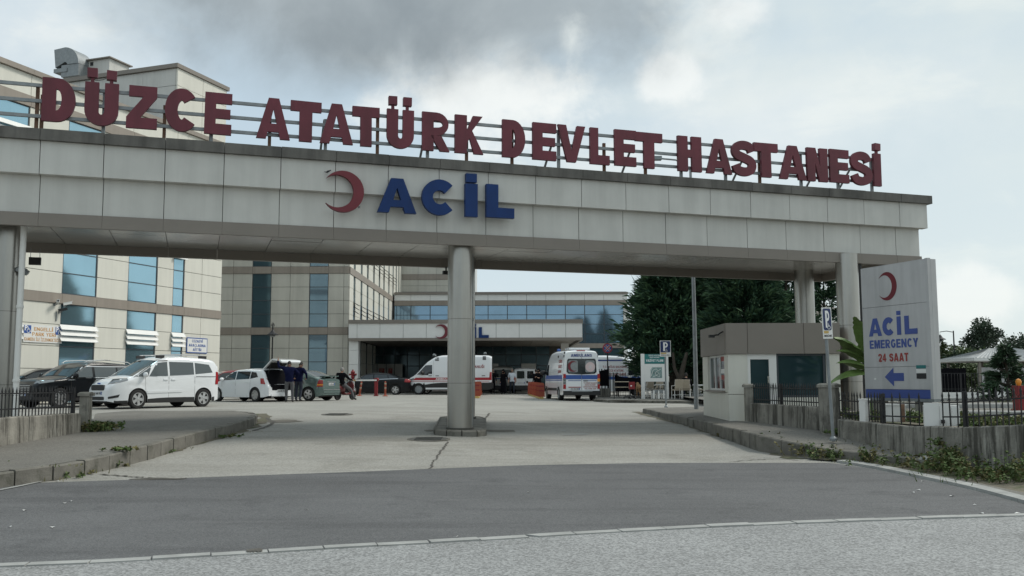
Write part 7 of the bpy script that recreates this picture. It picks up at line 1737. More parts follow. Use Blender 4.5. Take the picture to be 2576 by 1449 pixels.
# ---------------------------------------------------------------- barrier, posts, hydrant, seats
def barrier():
    g = gp(946, 996.5); e = empty('barrier_post', g, 0, 'red boom barrier with a pale arm resting on a thin white post', 'barrier'); Z = lambda py: at(946, py, g.y).z-g.z
    h = Z(952); mb = MB(); mb.box((-.13, -.13, 0), (.13, .13, .05)); mb.box((-.09, -.10, .05), (.09, .10, h*.92)); mb.box((-.12, -.12, h*.90), (.12, .12, h)); mb.lathe([(.09, -.14), (.11, -.12), (.11, .12), (.09, .14)], 14, Matrix.Translation((.05, 0, h*.93)) @ Matrix.Rotation(PI/2, 4, 'X')); mb.build('cabinet', M.redpaint, e)
    xl = at(889, 958, g.y).x-g.x; mb = MB(); mb.box((xl, -.16, h*.86), (.05, -.11, h*.94)); mb.build('boom', M.white, e)
    bx('boom_tip', M.yellow, e, (xl, -.163, h*.858), (xl+.16, -.107, h*.942))
    mb = MB(); mb.box((xl+.05, -.155, 0), (xl+.09, -.115, h*.85)); mb.box((xl+.0, -.19, 0), (xl+.14, -.08, .03)); mb.build('rest_post', M.white, e)
barrier()
def orange_post(px, py, lean, label):
    g = gp(px, py); e = empty('traffic_post', g, 0, label, 'post', 'orange plastic posts by the barrier'); e.rotation_euler = (0, lean, 0)
    mb = MB(); mb.lathe([(.17, 0), (.17, .03), (.075, .06), (.06, .09)], 14); mb.build('foot', M.orange, e, smooth=40)
    mb = MB(); mb.lathe([(.06, .08), (.055, .35), (.065, .37), (.055, .39), (.055, .62), (.065, .64), (.055, .66), (.05, .85), (.001, .88)], 14); mb.build('tube', M.orange, e, smooth=40)
    for z in (.45, .70): mb = MB(); mb.lathe([(.058, z), (.058, z+.08)], 14); mb.build('band', M.beige, e)
orange_post(904, 996, .14, 'leaning orange plastic post under the pale barrier arm'); orange_post(969, 997, .0, 'upright orange plastic post between the barrier cabinet and a dark wheel')
def lane_posts(a, b, n, lab, k0, grp, fl):
    r = empty('lane_kerb', a, 0, lab, 'lane kerb'); t = b-a; L = t.length; ang = math.atan2(t.y, t.x)
    ns = max(2, int(L/1.0))
    for i in range(ns):
        mb = MB(); mx = Matrix.Rotation(ang, 4, 'Z'); x0, x1 = L*i/ns+.01, L*(i+1)/ns-.01
        mb.add([mx @ Vector(p) for p in ((x0, -.13, -.1), (x1, -.13, -.1), (x1, .13, -.1), (x0, .13, -.1), (x0, -.13, .06), (x1, -.13, .06), (x1, .13, .06), (x0, .13, .06), (x0, -.08, .11), (x1, -.08, .11), (x1, .08, .11), (x0, .08, .11))], [(0, 1, 5, 4), (4, 5, 9, 8), (8, 9, 10, 11), (11, 10, 6, 7), (7, 6, 2, 3), (1, 2, 6, 10, 9, 5), (3, 0, 4, 8, 11, 7)]); o = mb.build('kerb_segment', M.yellow, r)
        o.location.z = t.z*(i+.5)/ns
    first = None
    for i in range(n):
        p = a+t*((i+.3)/n); p.z += .11
        if first is None:
            e = empty('lane_post', p, ang+.4, lab.replace('yellow kerb', '').strip(), 'post', grp); first = e
            mb = MB(); mb.box((-.09, -.20, 0), (.09, .20, .05)); mb.build('foot', M.orange, e); mb = MB(); mb.prism([[(-.19, .05), (.19, .05), (.165, .72), (.12, .78), (-.12, .78), (-.165, .72)]], -.02, .02, fn=lambda v: Vector((v.y, v.x, v.z))); mb.build('blade', M.orange, e); 
            for z in (.3, .55): mb = MB(); mb.box((-.022, -.15, z), (.022, .15, z+.08)); mb.build('band', M.redpaint, e)
        else: e = copy_tree(first); e.location = p
        e['label'] = grp_label[fl]; e.rotation_euler = (rnd.uniform(-.03, .03), rnd.uniform(-.04, .04), ang+rnd.uniform(-.12, .12))
grp_label = {0: 'orange lane post in the row beside the rear-facing ambulance', 1: 'orange lane post in the row partly behind the centre column'}
lane_posts(gp(1363, 1003.5), Vector((at(1333, 958, 63).x, 63, gz(1.3, 63))), 11, 'yellow kerb of the lane divider beside the rear-facing ambulance', 0, 'orange lane posts by the ambulance', 0)
lane_posts(gp(1199, 1002), Vector((at(1206, 958, 62).x, 62, gz(-2, 62))), 9, 'yellow kerb of the lane divider behind the centre column', 0, 'orange lane posts behind the column', 1)
def hydrant():
    p = at(887.5, 948, 63.0); e = empty('fire_hydrant', (p.x, 63.0, gz(p.x, 63)), 0, 'red pillar hydrant standing before the white canopy pillar', 'hydrant'); h = at(887, 930, 63).z-gz(p.x, 63)
    mb = MB(); mb.lathe([(.16, 0), (.16, .05), (.09, .07), (.09, h-.55), (.14, h-.52), (.14, h-.46), (.11, h-.44), (.13, h-.22), (.15, h-.2), (.15, h-.14), (.08, h-.08), (.05, h), (.001, h)], 14); mb.build('barrel', M.redpaint, e, smooth=40)
    for a in (0, PI): mb = MB(); mb.lathe([(.055, .05), (.055, .2), (.07, .2), (.07, .25), (.001, .25)], 10, Matrix.Translation((0, 0, h-.32)) @ Matrix.Rotation(a, 4, 'Z') @ Matrix.Rotation(PI/2, 4, 'Y')); mb.build('outlet', M.redpaint, e, smooth=40)
hydrant()
def mobile_barrier():
    p = at(1590, 1004, 47.3); z0 = at(1590, 1003, 47.3).z; e = empty('fire_cabinet', (p.x, 47.3, z0), 0, 'red cabinet on a black footed stand with two pale rails beside it', 'cabinet'); Z = lambda py: at(1590, py, 47.3).z-z0
    w = .145; mb = MB(); mb.box((-w, -.1, Z(979)), (w, .12, Z(960.5))); mb.build('box', M.redpaint, e); bx('door_leaf', M.redpaint, e, (-w+.015, -.115, Z(978)), (w-.015, -.101, Z(961.5))); bx('print', M.textwhite, e, (-w*.6, -.118, Z(972)), (-.01, -.1155, Z(969)))
    for s in (-.10, .14): mb = MB(); mb.tube([(s, 0, .06), (s, 0, Z(979))], .035, 8); mb.tube([(s-.32, -.05, .02), (s-.28, 0, .10), (s+.24, 0, .10), (s+.28, -.05, .02)], .035, 6); mb.tube([(s, -.3, .02), (s, -.2, .10), (s, .2, .10), (s, .3, .02)], .035, 6); mb.build('stand', M.plast, e)
    xl = at(1545, 958, 47.3).x-p.x
    for py in (960.5, 974): mb = MB(); mb.tube([(xl, 0, Z(py)), (-w, 0, Z(py))], .022, 8); mb.build('rail', M.beige, e)
    mb = MB(); mb.tube([(xl, 0, 0), (xl, 0, Z(958))], .02, 6); mb.build('rail_post', M.iron, e)
mobile_barrier()
def tarp_and_rails():
    p = at(1584, 990, 52.0); e = empty('covered_stall', (p.x, 52.0, gz(p.x, 52)+.15), 0, 'black tarpaulin draped over a frame behind the red cabinet', 'stall'); Z = lambda py: at(1584, py, 52).z-(gz(p.x, 52)+.15); X = lambda px: at(px, 958, 52).x-p.x
    top = [(1552, 944), (1562, 948), (1575, 949.5), (1590, 950), (1603, 950.5), (1617, 950)]; vs = []; fs = []; nz = 6
    for i, (px, py) in enumerate(top):
        for j in range(nz+1):
            z = Z(py)*(1-j/nz)+Z(985)*(j/nz); vs.append((X(px), -.1+.10*math.sin(i*2.1+j*.5)*j/nz-.12*(j/nz), z))
    for i in range(len(top)-1):
        for j in range(nz): fs.append((i*(nz+1)+j, i*(nz+1)+j+1, (i+1)*(nz+1)+j+1, (i+1)*(nz+1)+j))
    k = len(vs); vs += [(x, y+1.2, z) for x, y, z in vs[:k]]; fs += [tuple(q+k for q in f[::-1]) for f in fs[:]]
    for i in range(len(top)-1): a = i*(nz+1); b = (i+1)*(nz+1); fs.append((a, b, b+k, a+k))
    MB().add(vs, fs).build('tarpaulin', M.blackc, e, smooth=40)
    for x in (X(1556), X(1612)):
        for y in (0, 1.0): mb = MB(); mb.tube([(x, y, 0), (x, y, Z(960))], .03, 6); mb.build('leg', M.iron, e)
    q = at(1518.5, 972, 53.5); e = empty('screen_fence', (q.x, 53.5, gz(q.x, 53.5)+.1), 0, 'dark mesh screened fence panel on posts beside the rear-facing ambulance', 'fence'); Z = lambda py: at(1518, py, 53.5).z-(gz(q.x, 53.5)+.1); X = lambda px: at(px, 958, 53.5).x-q.x
    for x in (1507, 1514, 1522, 1531): mb = MB(); mb.box((X(x)-.03, -.03, 0), (X(x)+.03, .03, Z(928 if x < 1530 else 921))); mb.build('post', M.iron, e)
    MB().add([(X(1505), -.04, Z(971)), (X(1532), -.04, Z(971)), (X(1532), -.04, Z(928)), (X(1505), -.04, Z(934)), (X(1505), -.05, Z(971)), (X(1532), -.05, Z(971)), (X(1532), -.05, Z(928)), (X(1505), -.05, Z(934))], [(3, 2, 1, 0), (4, 5, 6, 7), (0, 1, 5, 4), (1, 2, 6, 5), (2, 3, 7, 6), (3, 0, 4, 7)]).build('screen', M.blackc, e)
    bx('plinth', M.conc, e, (X(1503), -.12, -.1), (X(1534), .1, Z(977)))
    a = at(1535, 985, 54); zb = gz(a.x, 54)+.15
    r = fence('railings', Vector((a.x, 54, zb)), Vector((at(1612, 958, 54).x, 54, zb)), at(1560, 936, 54).z-zb, 'tall black iron railings in front of the ambulance with the blue roof line', .14, False, (.2, at(1560, 944, 54).z-zb), (.0, .12, .22))
tarp_and_rails()
def chair(loc, rz, label, legm=None):
    e = empty('chair', loc, rz, label, 'chair', 'beige fabric chairs on the island footway')
    mb = MB(); mb.box((-.22, -.22, .42), (.22, .22, .465)); mb.build('seat', M.beige, e); mx = Matrix.Translation((0, -.22, .48)) @ Matrix.Rotation(.16, 4, 'X'); mb = MB(); mb.box((-.21, -.02, .02), (.21, .02, .48), 0, mx); mb.build('backrest', M.beige, e)
    for x in (-.21, .21):
        for y in (-.2, .2): mb = MB(); mb.tube([(x, y, 0), (x, y, .43)], .014, 6); mb.build('leg', M.white, e)
        mb = MB(); mb.tube([(x, .2, .43), (x, .2, .64), (x, -.23, .66), (x, -.30, .95)], .013, 6); mb.build('arm', M.white, e)
    mb = MB(); mb.tube([(-.21, 0, .2), (.21, 0, .2)], .01, 5); mb.tube([(-.21, -.2, .18), (-.21, .2, .18)], .01, 5); mb.tube([(.21, -.2, .18), (.21, .2, .18)], .01, 5); mb.build('stretcher', M.white, e)
for px, Y, rz, lab in ((1703, 46.6, .2, 'beige fabric chair with white frame turned away between the map board and the lamp post'), (1628, 50.2, .6, 'beige chair seen through the legs of the site map board'), (1638, 51.0, -.4, 'beige chair behind the site map board nearer its middle'), (1655, 50.4, 2.6, 'beige chair facing the camera behind the site map board'), (1725, 47.0, -.25, 'chair under the seated person in dark clothing'), (1765, 47.5, 1.2, 'beige chair half hidden behind the kiosk edge')):
    p = at(px, 958, Y); chair((p.x, Y, at(px, 1003, 46).z-.02), rz, lab)
def table(px, Y, label):
    p = at(px, 958, Y); e = empty('low_table', (p.x, Y, at(px, 1003, 46).z-.02), 0, label, 'table'); mb = MB(); mb.lathe([(.35, .66), (.36, .68), (.35, .70), (.001, .70)], 20); mb.build('tabletop', M.white, e)
    for a in range(4): mb = MB(); mb.tube([(.2*math.cos(a*PI/2+.6), .2*math.sin(a*PI/2+.6), .66), (.3*math.cos(a*PI/2+.6), .3*math.sin(a*PI/2+.6), 0)], .016, 6); mb.build('leg', M.galv, e)
table(1664, 49.2, 'round white table behind the site map board'); table(1752, 48.5, 'round white table beside the lamp post')
for i, (px, lab) in enumerate(((1648, 'pale plastic stool with cut-outs under the map board'), (1660, 'pale plastic stool standing next to the thin sign post'))):
    p = at(px, 958, 46.8); e = empty('stool', (p.x, 46.8, at(px, 1003.5, 46).z), .2, lab, 'stool')
    bx('seat', M.galv, e, (-.17, -.17, .40), (.17, .17, .44))
    for a, b in (((-.17, -.17, 0), (-.10, -.14, .40)), ((.10, -.17, 0), (.17, -.14, .40)), ((-.17, .14, 0), (-.10, .17, .40)), ((.10, .14, 0), (.17, .17, .40))): bx('leg', M.white, e, a, b)
    bx('apron', M.galv, e, (-.17, -.165, .28), (.17, -.15, .40))
# ---------------------------------------------------------------- forecourt beyond the pylon
def forecourt():
    Y = 53.5; X = lambda px, y=Y: at(px, 958, y).x; Z = lambda py, y=Y: at(2450, py, y).z-ZI
    cx = (X(2408)+X(2640))/2; e = empty('gazebo', (cx, Y, ZI), 0, 'open gazebo with a hipped corrugated metal roof', 'gazebo'); w = cx-X(2408); h = Z(903); ha = Z(877)
    mb = MB(); n = 24; C = [(-w, -w*.8), (w, -w*.8), (w, w*.8), (-w, w*.8)]; tops = [(-w*.28, 0), (w*.28, 0)]
    def slope(a, b, t0, t1):
        vs = []; fs = []; k = n*2
        for i in range(k+1):
            u = i/k; p = Vector((*a, h)).lerp(Vector((*b, h)), u); q = Vector((*t0, ha)).lerp(Vector((*t1, ha)), u); dz = .03*(i % 2); vs += [p+Vector((0, 0, dz)), q+Vector((0, 0, dz))]
        for i in range(k): fs.append((2*i, 2*i+2, 2*i+3, 2*i+1))
        MB().add(vs, fs).build('roof_sheet', M.roofm, e)
    slope(C[0], C[1], tops[0], tops[1]); slope(C[1], C[2], tops[1], tops[1]); slope(C[2], C[3], tops[1], tops[0]); slope(C[3], C[0], tops[0], tops[0])
    for a, b in zip(C, C[1:]+C[:1]): mb = MB(); p, q = Vector((*a, h-.14)), Vector((*b, h-.14)); mb.add([p, q, q+Vector((0, 0, .15)), p+Vector((0, 0, .15)), p*.97, q*.97, q*.97+Vector((0, 0, .2)), p*.97+Vector((0, 0, .2))], [(0, 1, 2, 3), (7, 6, 5, 4), (0, 4, 5, 1)]); mb.build('fascia_board', M.white, e)
    for x in (-w*.85, -w*.1, w*.6, w*.85):
        for y in (-w*.7, w*.7): mb = MB(); mb.box((x-.07, y-.07, 0), (x+.07, y+.07, h)); mb.build('post', M.trim, e)
    bx('bench_wall', M.pylon, e, (-w*.8, -w*.6, 0), (w*.2, -w*.5, Z(925)))
    Yf = 42.0; a = Vector((X(2371, Yf), Yf, ZI)); b = Vector((X(2640, Yf), Yf, ZI))
    e = empty('low_wall', a, 0, 'low white rendered wall under the far spiked railings', 'wall'); L = (b-a).length
    for i in range(6): bx('wall_bay', M.white, e, (L*i/6+.004, 0, -.05), (L*(i+1)/6-.004, .2, at(2450, 987, Yf).z-ZI))
    zt = at(2450, 987, Yf).z-ZI
    r = fence('railings', a+Vector((0, .1, zt)), b+Vector((0, .1, zt)), at(2450, 938, Yf).z-ZI-zt, 'black spiked railings on the low white wall before the gazebo', .145, False, (.15, .85), (.0, .18, .42, .7, 1.))
    Yp = 45.0; e = empty('screen_fence', (X(2371, Yp), Yp, ZI), 0, 'black slatted screen standing behind the spiked railings near the pylon edge', 'fence'); L = X(2436, Yp)-X(2360, Yp); zt = at(2400, 926, Yp).z-ZI
    for i in range(9): bx('slat', M.blackc, e, (-.3+L*i/9+.006, rnd.uniform(-.01, .01), .05), (-.3+L*(i+1)/9-.006, .05, zt+rnd.uniform(-.02, .02)))
    Yt = 24.2; p = at(2572, 1034, Yt); e = empty('ticket_machine', p, .0, 'red ticket machine with an amber beacon on top beside the lawn', 'ticket machine'); h = at(2572, 970, Yt).z-p.z
    mb = MB(); mb.box((-.16, -.15, 0), (.16, .15, h)); mb.box((-.2, -.19, -.05), (.2, .19, .04)); mb.build('cabinet', M.redpaint, e); bx('panel', M.ink, e, (-.02, -.16, h*.5), (.1, -.151, h*.8)); mb = MB(); mb.lathe([(.05, h), (.06, h+.04), (.075, h+.10), (.05, h+.16), (.001, h+.18)], 12, Matrix.Translation((-.06, 0, 0))); mb.build('beacon', M.amber, e, smooth=True)
    bx('sign_disc', M.signblue, e, (.05, -.165, h*.85), (.13, -.151, h*.93))
forecourt()

# ---------------------------------------------------------------- trees, shrubs, weeds
def sprays(mb, p, d, ln, w, droop=.2, mi=0):
    d = d.normalized(); s = d.cross(Vector((0, 0, 1)));
    if s.length < .05: s = Vector((1, 0, 0))
    s.normalize(); a = rnd.uniform(-1.2, 1.2); s = (s*math.cos(a)+d.cross(s)*math.sin(a)); m = p+d*ln*.5; t = p+d*ln-Vector((0, 0, droop*ln))
    mb.add([p, m+s*w*.5, t, m-s*w*.5], [(0, 1, 2, 3)], mi)
def conifer(name, loc, h, rad, label, prof, nb=170, per=46, ln=.45, wd=.13, up=.35, low=.08, m=None, trunk_r=.2, bw=1.0, lean=0., group=None, side=None):
    e = empty(name, loc, rnd.random()*6 if side is None else side, label, 'tree', group); mb = MB()
    for i in range(nb):
        u = rnd.random()**.85; z = h*(low+(1-low)*u); R = rad*prof(u)*rnd.uniform(.72, 1.12); a = rnd.random()*2*PI; el = up+rnd.uniform(-.2, .25)
        d = Vector((math.cos(a)*math.cos(el), math.sin(a)*math.cos(el), math.sin(el)))
        base = Vector((lean*z, 0, z-R*.25))
        mb2 = base+d*R
        for k in range(per):
            t = rnd.uniform(.25, 1.0)**.7; q = base+d*R*t+Vector((rnd.gauss(0, 1), rnd.gauss(0, 1), rnd.gauss(0, .8)))*(.10+.16*R*(1-t*.75))*bw*.55
            dd = d+Vector((rnd.gauss(0, .34), rnd.gauss(0, .34), rnd.gauss(.12, .30))); sprays(mb, q, dd, ln*rnd.uniform(.6, 1.4), wd*.72*rnd.uniform(.6, 1.3), rnd.uniform(0, .3), 1 if t > .80 and rnd.random() < .5 else 0)
    mb.build('crown', [m or M.conif, M.coniftip], e)
    mb = MB(); mb.tube([(0, 0, -.1), (lean*h*.3+.05, .02, h*.3), (lean*h*.9, 0, h*.92)], [trunk_r, trunk_r*.75, .03], 10)
    for i in range(14): u = rnd.uniform(.1, .8); a = rnd.random()*2*PI; z = h*u; R = rad*prof(u)*.7; mb.tube([(lean*z, 0, z-R*.2), (lean*z+R*math.cos(a), R*math.sin(a), z+R*.15)], [.05, .015], 5)
    mb.build('trunk', M.bark, e, smooth=40); return e
full = lambda u: (1-u)**.8*min(1, .5+u*3.4)*1.12
cone = lambda u: (1-u)**.9*min(1, .5+u*4)
def tl(px, Y, zg=None): p = at(px, 958, Y); return (p.x, Y, gz(p.x, Y)+.12)
conifer('conifer_tree', tl(1692, 53.5), 9.3, 3.6, 'broad dark conifer standing behind the site map board', lambda u: (1-u)**.80*min(1, .5+u*3.4)*1.1, 520, 80, .50, .16, .45, .13, trunk_r=.24, lean=.0)
conifer('conifer_tree', tl(1880, 50.5), 10.6, 2.9, 'dark conifer rising right behind the guard kiosk roof', full, 480, 80, .50, .16, .45, .12, trunk_r=.22)
conifer('conifer_tree', tl(1985, 56.0), 9.6, 2.5, 'thinner dark conifer behind the rear gate columns', full, 280, 60, .5, .14, .35, .14, trunk_r=.2)
conifer('conifer_tree', tl(2080, 60.0), 8.6, 2.4, 'open dark conifer with sky gaps next to the gate end columns', cone, 130, 44, .5, .13, .25, .16, trunk_r=.18)
conifer('conifer_tree', tl(1772, 60.0), 8.4, 2.6, 'dark conifer filling the gap behind the lamp post', full, 380, 70, .5, .16, .45, .08, trunk_r=.2)
mb = MB(); e = empty('leaning_trunk', tl(1712, 49.5), 0, 'dark forked trunk leaning beside the seated person', 'tree'); mb.tube([(0, 0, 0), (-.05, 0, .7), (.1, .1, 1.4), (.4, .2, 2.4)], [.2, .17, .14, .08], 10); mb.build('trunk', M.bark, e, smooth=40); mb = MB(); mb.tube([(-.03, 0, .9), (-.3, .1, 1.6), (-.35, .1, 2.4)], [.12, .09, .06], 8); mb.build('limb', M.bark, e, smooth=40)
# clipped hedge and plants under the trees
def hedge(px0, px1, Y, py0, label, m, dep=.8):
    a, b = at(px0, 958, Y), at(px1, 958, Y); zb = gz(a.x, Y)+.12; zt = at((px0+px1)/2, py0, Y).z-zb; e = empty('hedge', (a.x, Y, zb), 0, label, 'hedge'); mb = MB(); L = b.x-a.x
    for i in range(int(2600*L*zt/3)):
        u = rnd.random(); p = Vector((u*L, rnd.uniform(0, dep), zt*rnd.random()**.6)); sprays(mb, p, Vector((rnd.gauss(0, 1), rnd.gauss(-.4, 1), rnd.gauss(.4, .6))), .16, .09, .1)
    mb.build('foliage', m, e); return e
hedge(1712, 1768, 52, 957, 'pale clipped hedge between the leaning trunk and the kiosk', M.leafy)
hedge(1640, 1712, 58, 962, 'dark low hedge under the broad conifer', M.conif2)
# forecourt trees
def broad(name, loc, h, rx, rz_, zc, label, m, n=5200, leaf=.32, trunk=.22, clumps=26, group=None):
    e = empty(name, loc, 0, label, 'tree', group); mb = MB(); C = []
    for i in range(clumps):
        a = rnd.random()*2*PI; u = rnd.uniform(-.9, 1); r = math.sqrt(max(0, 1-u*u))*rnd.uniform(.45, 1); C.append((Vector((rx*r*math.cos(a), rx*r*math.sin(a), zc+rz_*u*rnd.uniform(.8, 1.05))), rnd.uniform(.22, .42)*rx))
    for i in range(n):
        c, r = rnd.choice(C); d = Vector((rnd.gauss(0, 1), rnd.gauss(0, 1), rnd.gauss(0, .7))).normalized(); sprays(mb, c+d*r*rnd.random()**.4, d+Vector((0, 0, .2)), leaf*rnd.uniform(.6, 1.3), leaf*.55*rnd.uniform(.6, 1.3), .2)
    mb.build('crown', m, e); mb = MB(); mb.tube([(0, 0, -.1), (.05, 0, zc*.6), (0, .05, zc+rz_*.6)], [trunk, trunk*.7, .05], 9)
    for c, r in C[:12]: mb.tube([(0, 0, max(.5, c.z*.55)), c], [trunk*.35, .03], 5)
    mb.build('trunk', M.bark, e, smooth=40)
def fl(px, Y): p = at(px, 958, Y); return (p.x, Y, ZI)
broad('pine_tree', fl(2482, 96), 10, 1.75, 1.9, 4.7, 'round topped dark pine with sky showing through its lower boughs', M.farleaf, 5200, .30, .22, 30)
broad('pine_tree', fl(2590, 84), 9, 2.5, 1.3, 3.1, 'dark pine at the frame edge beyond the gazebo roof', M.farleaf, 5200, .30, .2, 30)
broad('shrub_tree', fl(2388, 78), 6, 1.5, 1.2, 2.0, 'yellowish green bushy tree between the pylon and the far street lamp', M.leafy, 3200, .3, .14, 20)
broad('shrub_tree', fl(2430, 72), 5, 1.9, .9, 1.8, 'mid green spreading tree in front of the round topped pine', M.leafy, 3600, .3, .14, 22)
broad('shrub_tree', fl(2386, 62), 4, 1.7, 1.0, 1.3, 'dark green bushy shrub behind the black slatted screen', M.conif2, 2600, .28, .12, 18)
broad('shrub_tree', fl(2350, 66), 5, 1.0, 1.3, 2.6, 'leafy tree peeking out beside the top of the pylon foot', M.leafy, 2600, .28, .12, 18)
broad('shrub_tree', fl(2470, 60), 4, 2.6, .8, 1.2, 'low green bush line seen under the gazebo eaves', M.leafy, 2600, .28, .12, 18)
conifer('spruce_tree', (at(2532, 958, 35).x, 35, ZI), at(2532, 872, 35).z-ZI, 1.3, 'young bluish spruce standing on the lawn before the gazebo', cone, 110, 40, .22, .09, -.1, .06, M.conif2, .06, .6)
mbw = MB()
for i in range(420):
    x = rnd.uniform(-300, 280); y = 160+rnd.uniform(-10, 40); r = rnd.uniform(2.5, 5)
    for k in range(26):
        d = Vector((rnd.gauss(0, 1), rnd.gauss(0, 1), rnd.gauss(0, .6))).normalized(); sprays(mbw, Vector((x, y, .6+r*.5))+d*r*.9*rnd.random()**.4, d, 1.5, .9, .1)
tag(mbw.build('treeline', M.farleaf), kind='stuff')
mbw = MB()      # trees along the far side of the road, behind the viewer (seen in the glass)
for i in range(46):
    x = -75+150*i/45+rnd.uniform(-1.5, 1.5); y = rnd.uniform(-44, -30); h = rnd.uniform(4, 6.5); r = rnd.uniform(1.8, 3.2)
    mbw.tube([(x, y, -.2), (x, y, h*.6)], [.2, .1], 6, 1)
    for k in range(150):
        d = Vector((rnd.gauss(0, 1), rnd.gauss(0, 1), rnd.gauss(0, 1))).normalized(); sprays(mbw, Vector((x+d.x*r*rnd.random()**.4, y+d.y*r*rnd.random()**.4, h*.6+d.z*h*.4*rnd.random()**.4)), d, 1.1, .7, .1)
tag(mbw.build('roadside_treeline', [M.leafy, M.bark]), kind='stuff')
# banana plant by the pylon
def banana():
    p = at(2172, 1062, 22.0); e = empty('banana_plant', (p.x+.25, 22.0, ZI), 0, 'banana plant with ragged broad leaves beside the emergency pylon', 'plant'); mb = MB(); mb.tube([(0, 0, 0), (.02, 0, .8), (0, 0, 1.3)], [.10, .08, .05], 10); mb.build('stem', M.banana, e, smooth=40)
    for tip, L, w, dr, base in (((2098, 848), .0, .27, .35, 1.15), ((2106, 912), .0, .24, .2, 1.0), ((2086, 963), .0, .24, .25, .95), ((2150, 796), .0, .26, .1, 1.3), ((2238, 860), .0, .2, .3, 1.2), ((2104, 882), 0, .16, .3, 1.1)):
        t = at(*tip, 21.6)-Vector(e.location); b = Vector((0, 0, base)); mid_ = (b+t)/2+Vector((0, 0, .30*(t-b).length)); n = 16; vs = []; fs = []
        P = [b.lerp(mid_, u).lerp(mid_.lerp(t, u), u) for u in [i/n for i in range(n+1)]]
        for i, c in enumerate(P):
            u = i/n; tg = (P[min(i+1, n)]-P[max(i-1, 0)]).normalized(); s = tg.cross(Vector((0, 0, 1))).normalized(); ww = w*min(1, u*4)*(1-max(0, u-.55)/.45*.8)*(1 if u > .12 else .15); j1, j2 = rnd.uniform(.72, 1.1), rnd.uniform(.72, 1.1)
            vs += [c+s*ww*j1-Vector((0, 0, ww*(.35+dr*.8))), c, c-s*ww*j2-Vector((0, 0, ww*(.35+dr*.8)))]
        for i in range(n): k = 3*i; fs += [(k, k+3, k+4, k+1), (k+1, k+4, k+5, k+2)]
        MB().add(vs, fs).build('leaf', M.banana, e, smooth=40)
banana()
# weeds
def weeds(name, pts, m2, den=1.):
    mb = MB()
    for (p, h, r, n, leafy) in pts:
        for i in range(int(n*den)+3):
            a = rnd.random()*2*PI; q = Vector(p)+Vector((rnd.gauss(0, r), rnd.gauss(0, r*.7), 0)); hh = h*rnd.uniform(.4, 1.1); d = Vector((rnd.gauss(0, .35), rnd.gauss(0, .35), 1)); mi = 0 if rnd.random() < (.7 if leafy else .5) else 1
            w = .010 if not leafy else .008; s = Vector((math.cos(a), math.sin(a), 0)); t = q+d*hh; mb.add([q-s*w, q+s*w, t], [(0, 1, 2)], mi)
            if leafy:
                for k in range(11):
                    u = rnd.uniform(.2, 1); b = q+d*hh*u; sprays(mb, b, Vector((rnd.gauss(0, 1), rnd.gauss(0, 1), rnd.gauss(.3, .4))), .062*rnd.uniform(.6, 1.4), .042*rnd.uniform(.6, 1.4), .2, mi)
    return tag(mb.build(name, [M.grass, m2]), kind='stuff')
W = []
for px, py, h, r, n, lf in ((20, 1203, .16, .22, 60, 0), (60, 1199, .20, .2, 60, 1), (140, 1197, .2, .14, 60, 0), (165, 1197, .08, .2, 50, 1), (215, 1190, .10, .18, 50, 0), (260, 1176, .08, .15, 36, 1), (316, 1161, .20, .10, 46, 1), (330, 1156, .1, .12, 30, 0), (385, 1143, .06, .2, 34, 0), (400, 1140, .09, .1, 26, 1), (440, 1129, .05, .2, 24, 0), (545, 1099, .05, .3, 40, 1), (570, 1094, .06, .2, 30, 0), (600, 1086, .04, .3, 24, 0), (110, 1206, .08, .25, 50, 0), (-40, 1212, .15, .3, 60, 0)):
    W.append((gp(px, py), h, r, n, lf))
for px, py, Y, h, r, n, lf in ((228, 1086, 19.3, .20, .10, 60, 1), (245, 1082, 19.6, .16, .18, 90, 1), (268, 1077, 19.9, .12, .14, 50, 1), (240, 1085, 19.4, .28, .15, 40, 0), (150, 1172, 14.2, .04, .2, 24, 0), (310, 1132, 15.9, .04, .12, 20, 1)): W.append((at(px, py, Y), h, r, n, lf))
weeds('kerb_weeds', W, M.weed2, .7)
W = []
for px, py, h, r, n, lf in ((1828, 1101, .10, .1, 24, 1), (1850, 1107, .12, .08, 26, 1), (1910, 1123, .20, .08, 34, 1), (1943, 1131, .30, .05, 40, 1), (1972, 1140, .26, .10, 44, 1), (2045, 1152, .26, .20, 80, 1), (2080, 1158, .22, .14, 60, 1), (2120, 1160, .20, .16, 60, 1), (2160, 1166, .12, .2, 60, 0), (2185, 1168, .30, .06, 50, 1), (2215, 1172, .14, .2, 60, 0), (2250, 1176, .22, .2, 80, 1), (2275, 1178, .14, .2, 50, 0), (2330, 1186, .16, .25, 80, 1), (2370, 1192, .26, .24, 110, 1), (2400, 1196, .34, .2, 130, 1), (2425, 1204, .30, .2, 110, 1), (2460, 1214, .22, .2, 80, 1), (2500, 1212, .26, .2, 90, 1), (2530, 1222, .20, .2, 70, 1), (2556, 1214, .40, .12, 70, 1), (2590, 1222, .4, .2, 90, 1), (2440, 1218, .12, .3, 70, 0), (2350, 1200, .08, .3, 60, 0), (2100, 1166, .06, .3, 50, 0)):
    W.append((gp(px, py)+Vector((0, .05, .03)), h, r, n, lf))
for px, py, Y, h, r, n, lf in ((2140, 1110, 18.3, .06, .2, 20, 0), (2390, 1172, 15.5, .35, .16, 130, 1), (2405, 1160, 15.4, .30, .14, 110, 1), (2340, 1152, 15.95, .10, .16, 40, 1), (2180, 1120, 17.6, .06, .2, 24, 0), (2105, 1092, 19.0, .12, .12, 40, 1), (2362, 1120, 15.75, .12, .06, 26, 1)): W.append((at(px, py, Y), h, r, n, lf))
weeds('verge_weeds', W, M.weed2, .24)
W = []
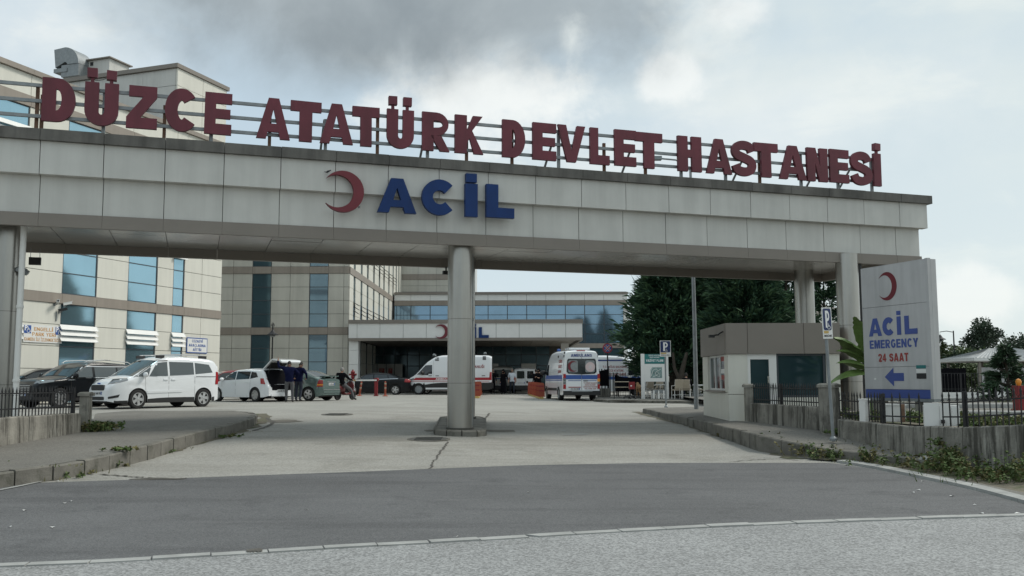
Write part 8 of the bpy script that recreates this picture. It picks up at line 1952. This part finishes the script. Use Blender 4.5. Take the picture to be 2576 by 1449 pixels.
for i in range(210):
    u = rnd.random(); k = rnd.randrange(0, 4); p = WP[2+k].lerp(WP[3+k], u)+Vector((.3+rnd.random()*1.8, .4+rnd.random()*2.2, 0)); W.append((Vector((p.x, p.y, ZI)), rnd.uniform(.06, .2), .12, 14, rnd.random() < .5))
for i in range(160): W.append((Vector((rnd.uniform(9, 22), rnd.uniform(20, 42), ZI)), rnd.uniform(.05, .15), .3, 14, 0))
weeds('lawn_grass', W, M.weed2, .6)
# litter
def litter():
    mb = MB()
    for px, py in ((178, 1263), (163, 1268), (132, 1329), (25, 1328), (62, 1286), (772, 1284), (1064, 1228), (1152, 1353), (1330, 1240), (2297, 1241), (2311, 1235), (2452, 1273), (2560, 1294), (2470, 1294), (2360, 1206), (2320, 1213), (2395, 1250), (249, 1186), (145, 1212), (720, 980)):
        p = gp(px, py); a = rnd.random()*3; s = rnd.uniform(.012, .03); c, d = math.cos(a)*s, math.sin(a)*s; z = p.z+.012
        mb.add([(p.x+c*1.6, p.y+d*1.6, z), (p.x-d, p.y+c, z+.008), (p.x-c*1.6, p.y-d*1.6, z+.002), (p.x+d, p.y-c, z+.012)], [(0, 1, 2, 3)])
    tag(mb.build('litter', M.white), kind='stuff')
litter()
p = at(2331, 1157, 15.55); e = empty('rubble_stone', p-Vector((0, 0, .02)), 0, 'pale rounded rubble stone lying on the edge of the weedy kerb', 'stone'); mb = MB(); mb.lathe([(.001, -.03), (.09, -.02), (.11, .03), (.08, .075), (.03, .09), (.001, .09)], 9); o = mb.build('stone', M.kerbl, e, smooth=50); o.scale = (1.2, .7, 1)

# ---------------------------------------------------------------- lettering as flat cut sheets
def flush_texts():
    obs = []
    for (s, size, m, par, loc, rot, width, bold, dep, name, al) in TEXTS:
        c = D.curves.new('t', 'FONT'); c.body = s; c.size = size; c.align_x = al; c.offset = bold; c.extrude = dep/2; c.resolution_u = 3; c.space_character = 1.14
        o = D.objects.new('t', c); link(o); obs.append(o)
    bpy.context.view_layer.update(); dg = bpy.context.evaluated_depsgraph_get()
    for o, (s, size, m, par, loc, rot, width, bold, dep, name, al) in zip(obs, TEXTS):
        me = D.meshes.new_from_object(o.evaluated_get(dg)); me.materials.clear(); me.materials.append(m)
        xs = [v.co.x for v in me.vertices]
        if xs and width:
            k = width/max(max(xs)-min(xs), 1e-6); mid_ = (max(xs)+min(xs))/2
            for v in me.vertices: v.co.x = (v.co.x-(mid_ if al == 'CENTER' else min(xs)))*k
        t = D.objects.new(name, me); link(t); t.parent = par; t.location = loc; t.rotation_euler = rot
    for o in obs: c = o.data; D.objects.remove(o); D.curves.remove(c)
flush_texts()
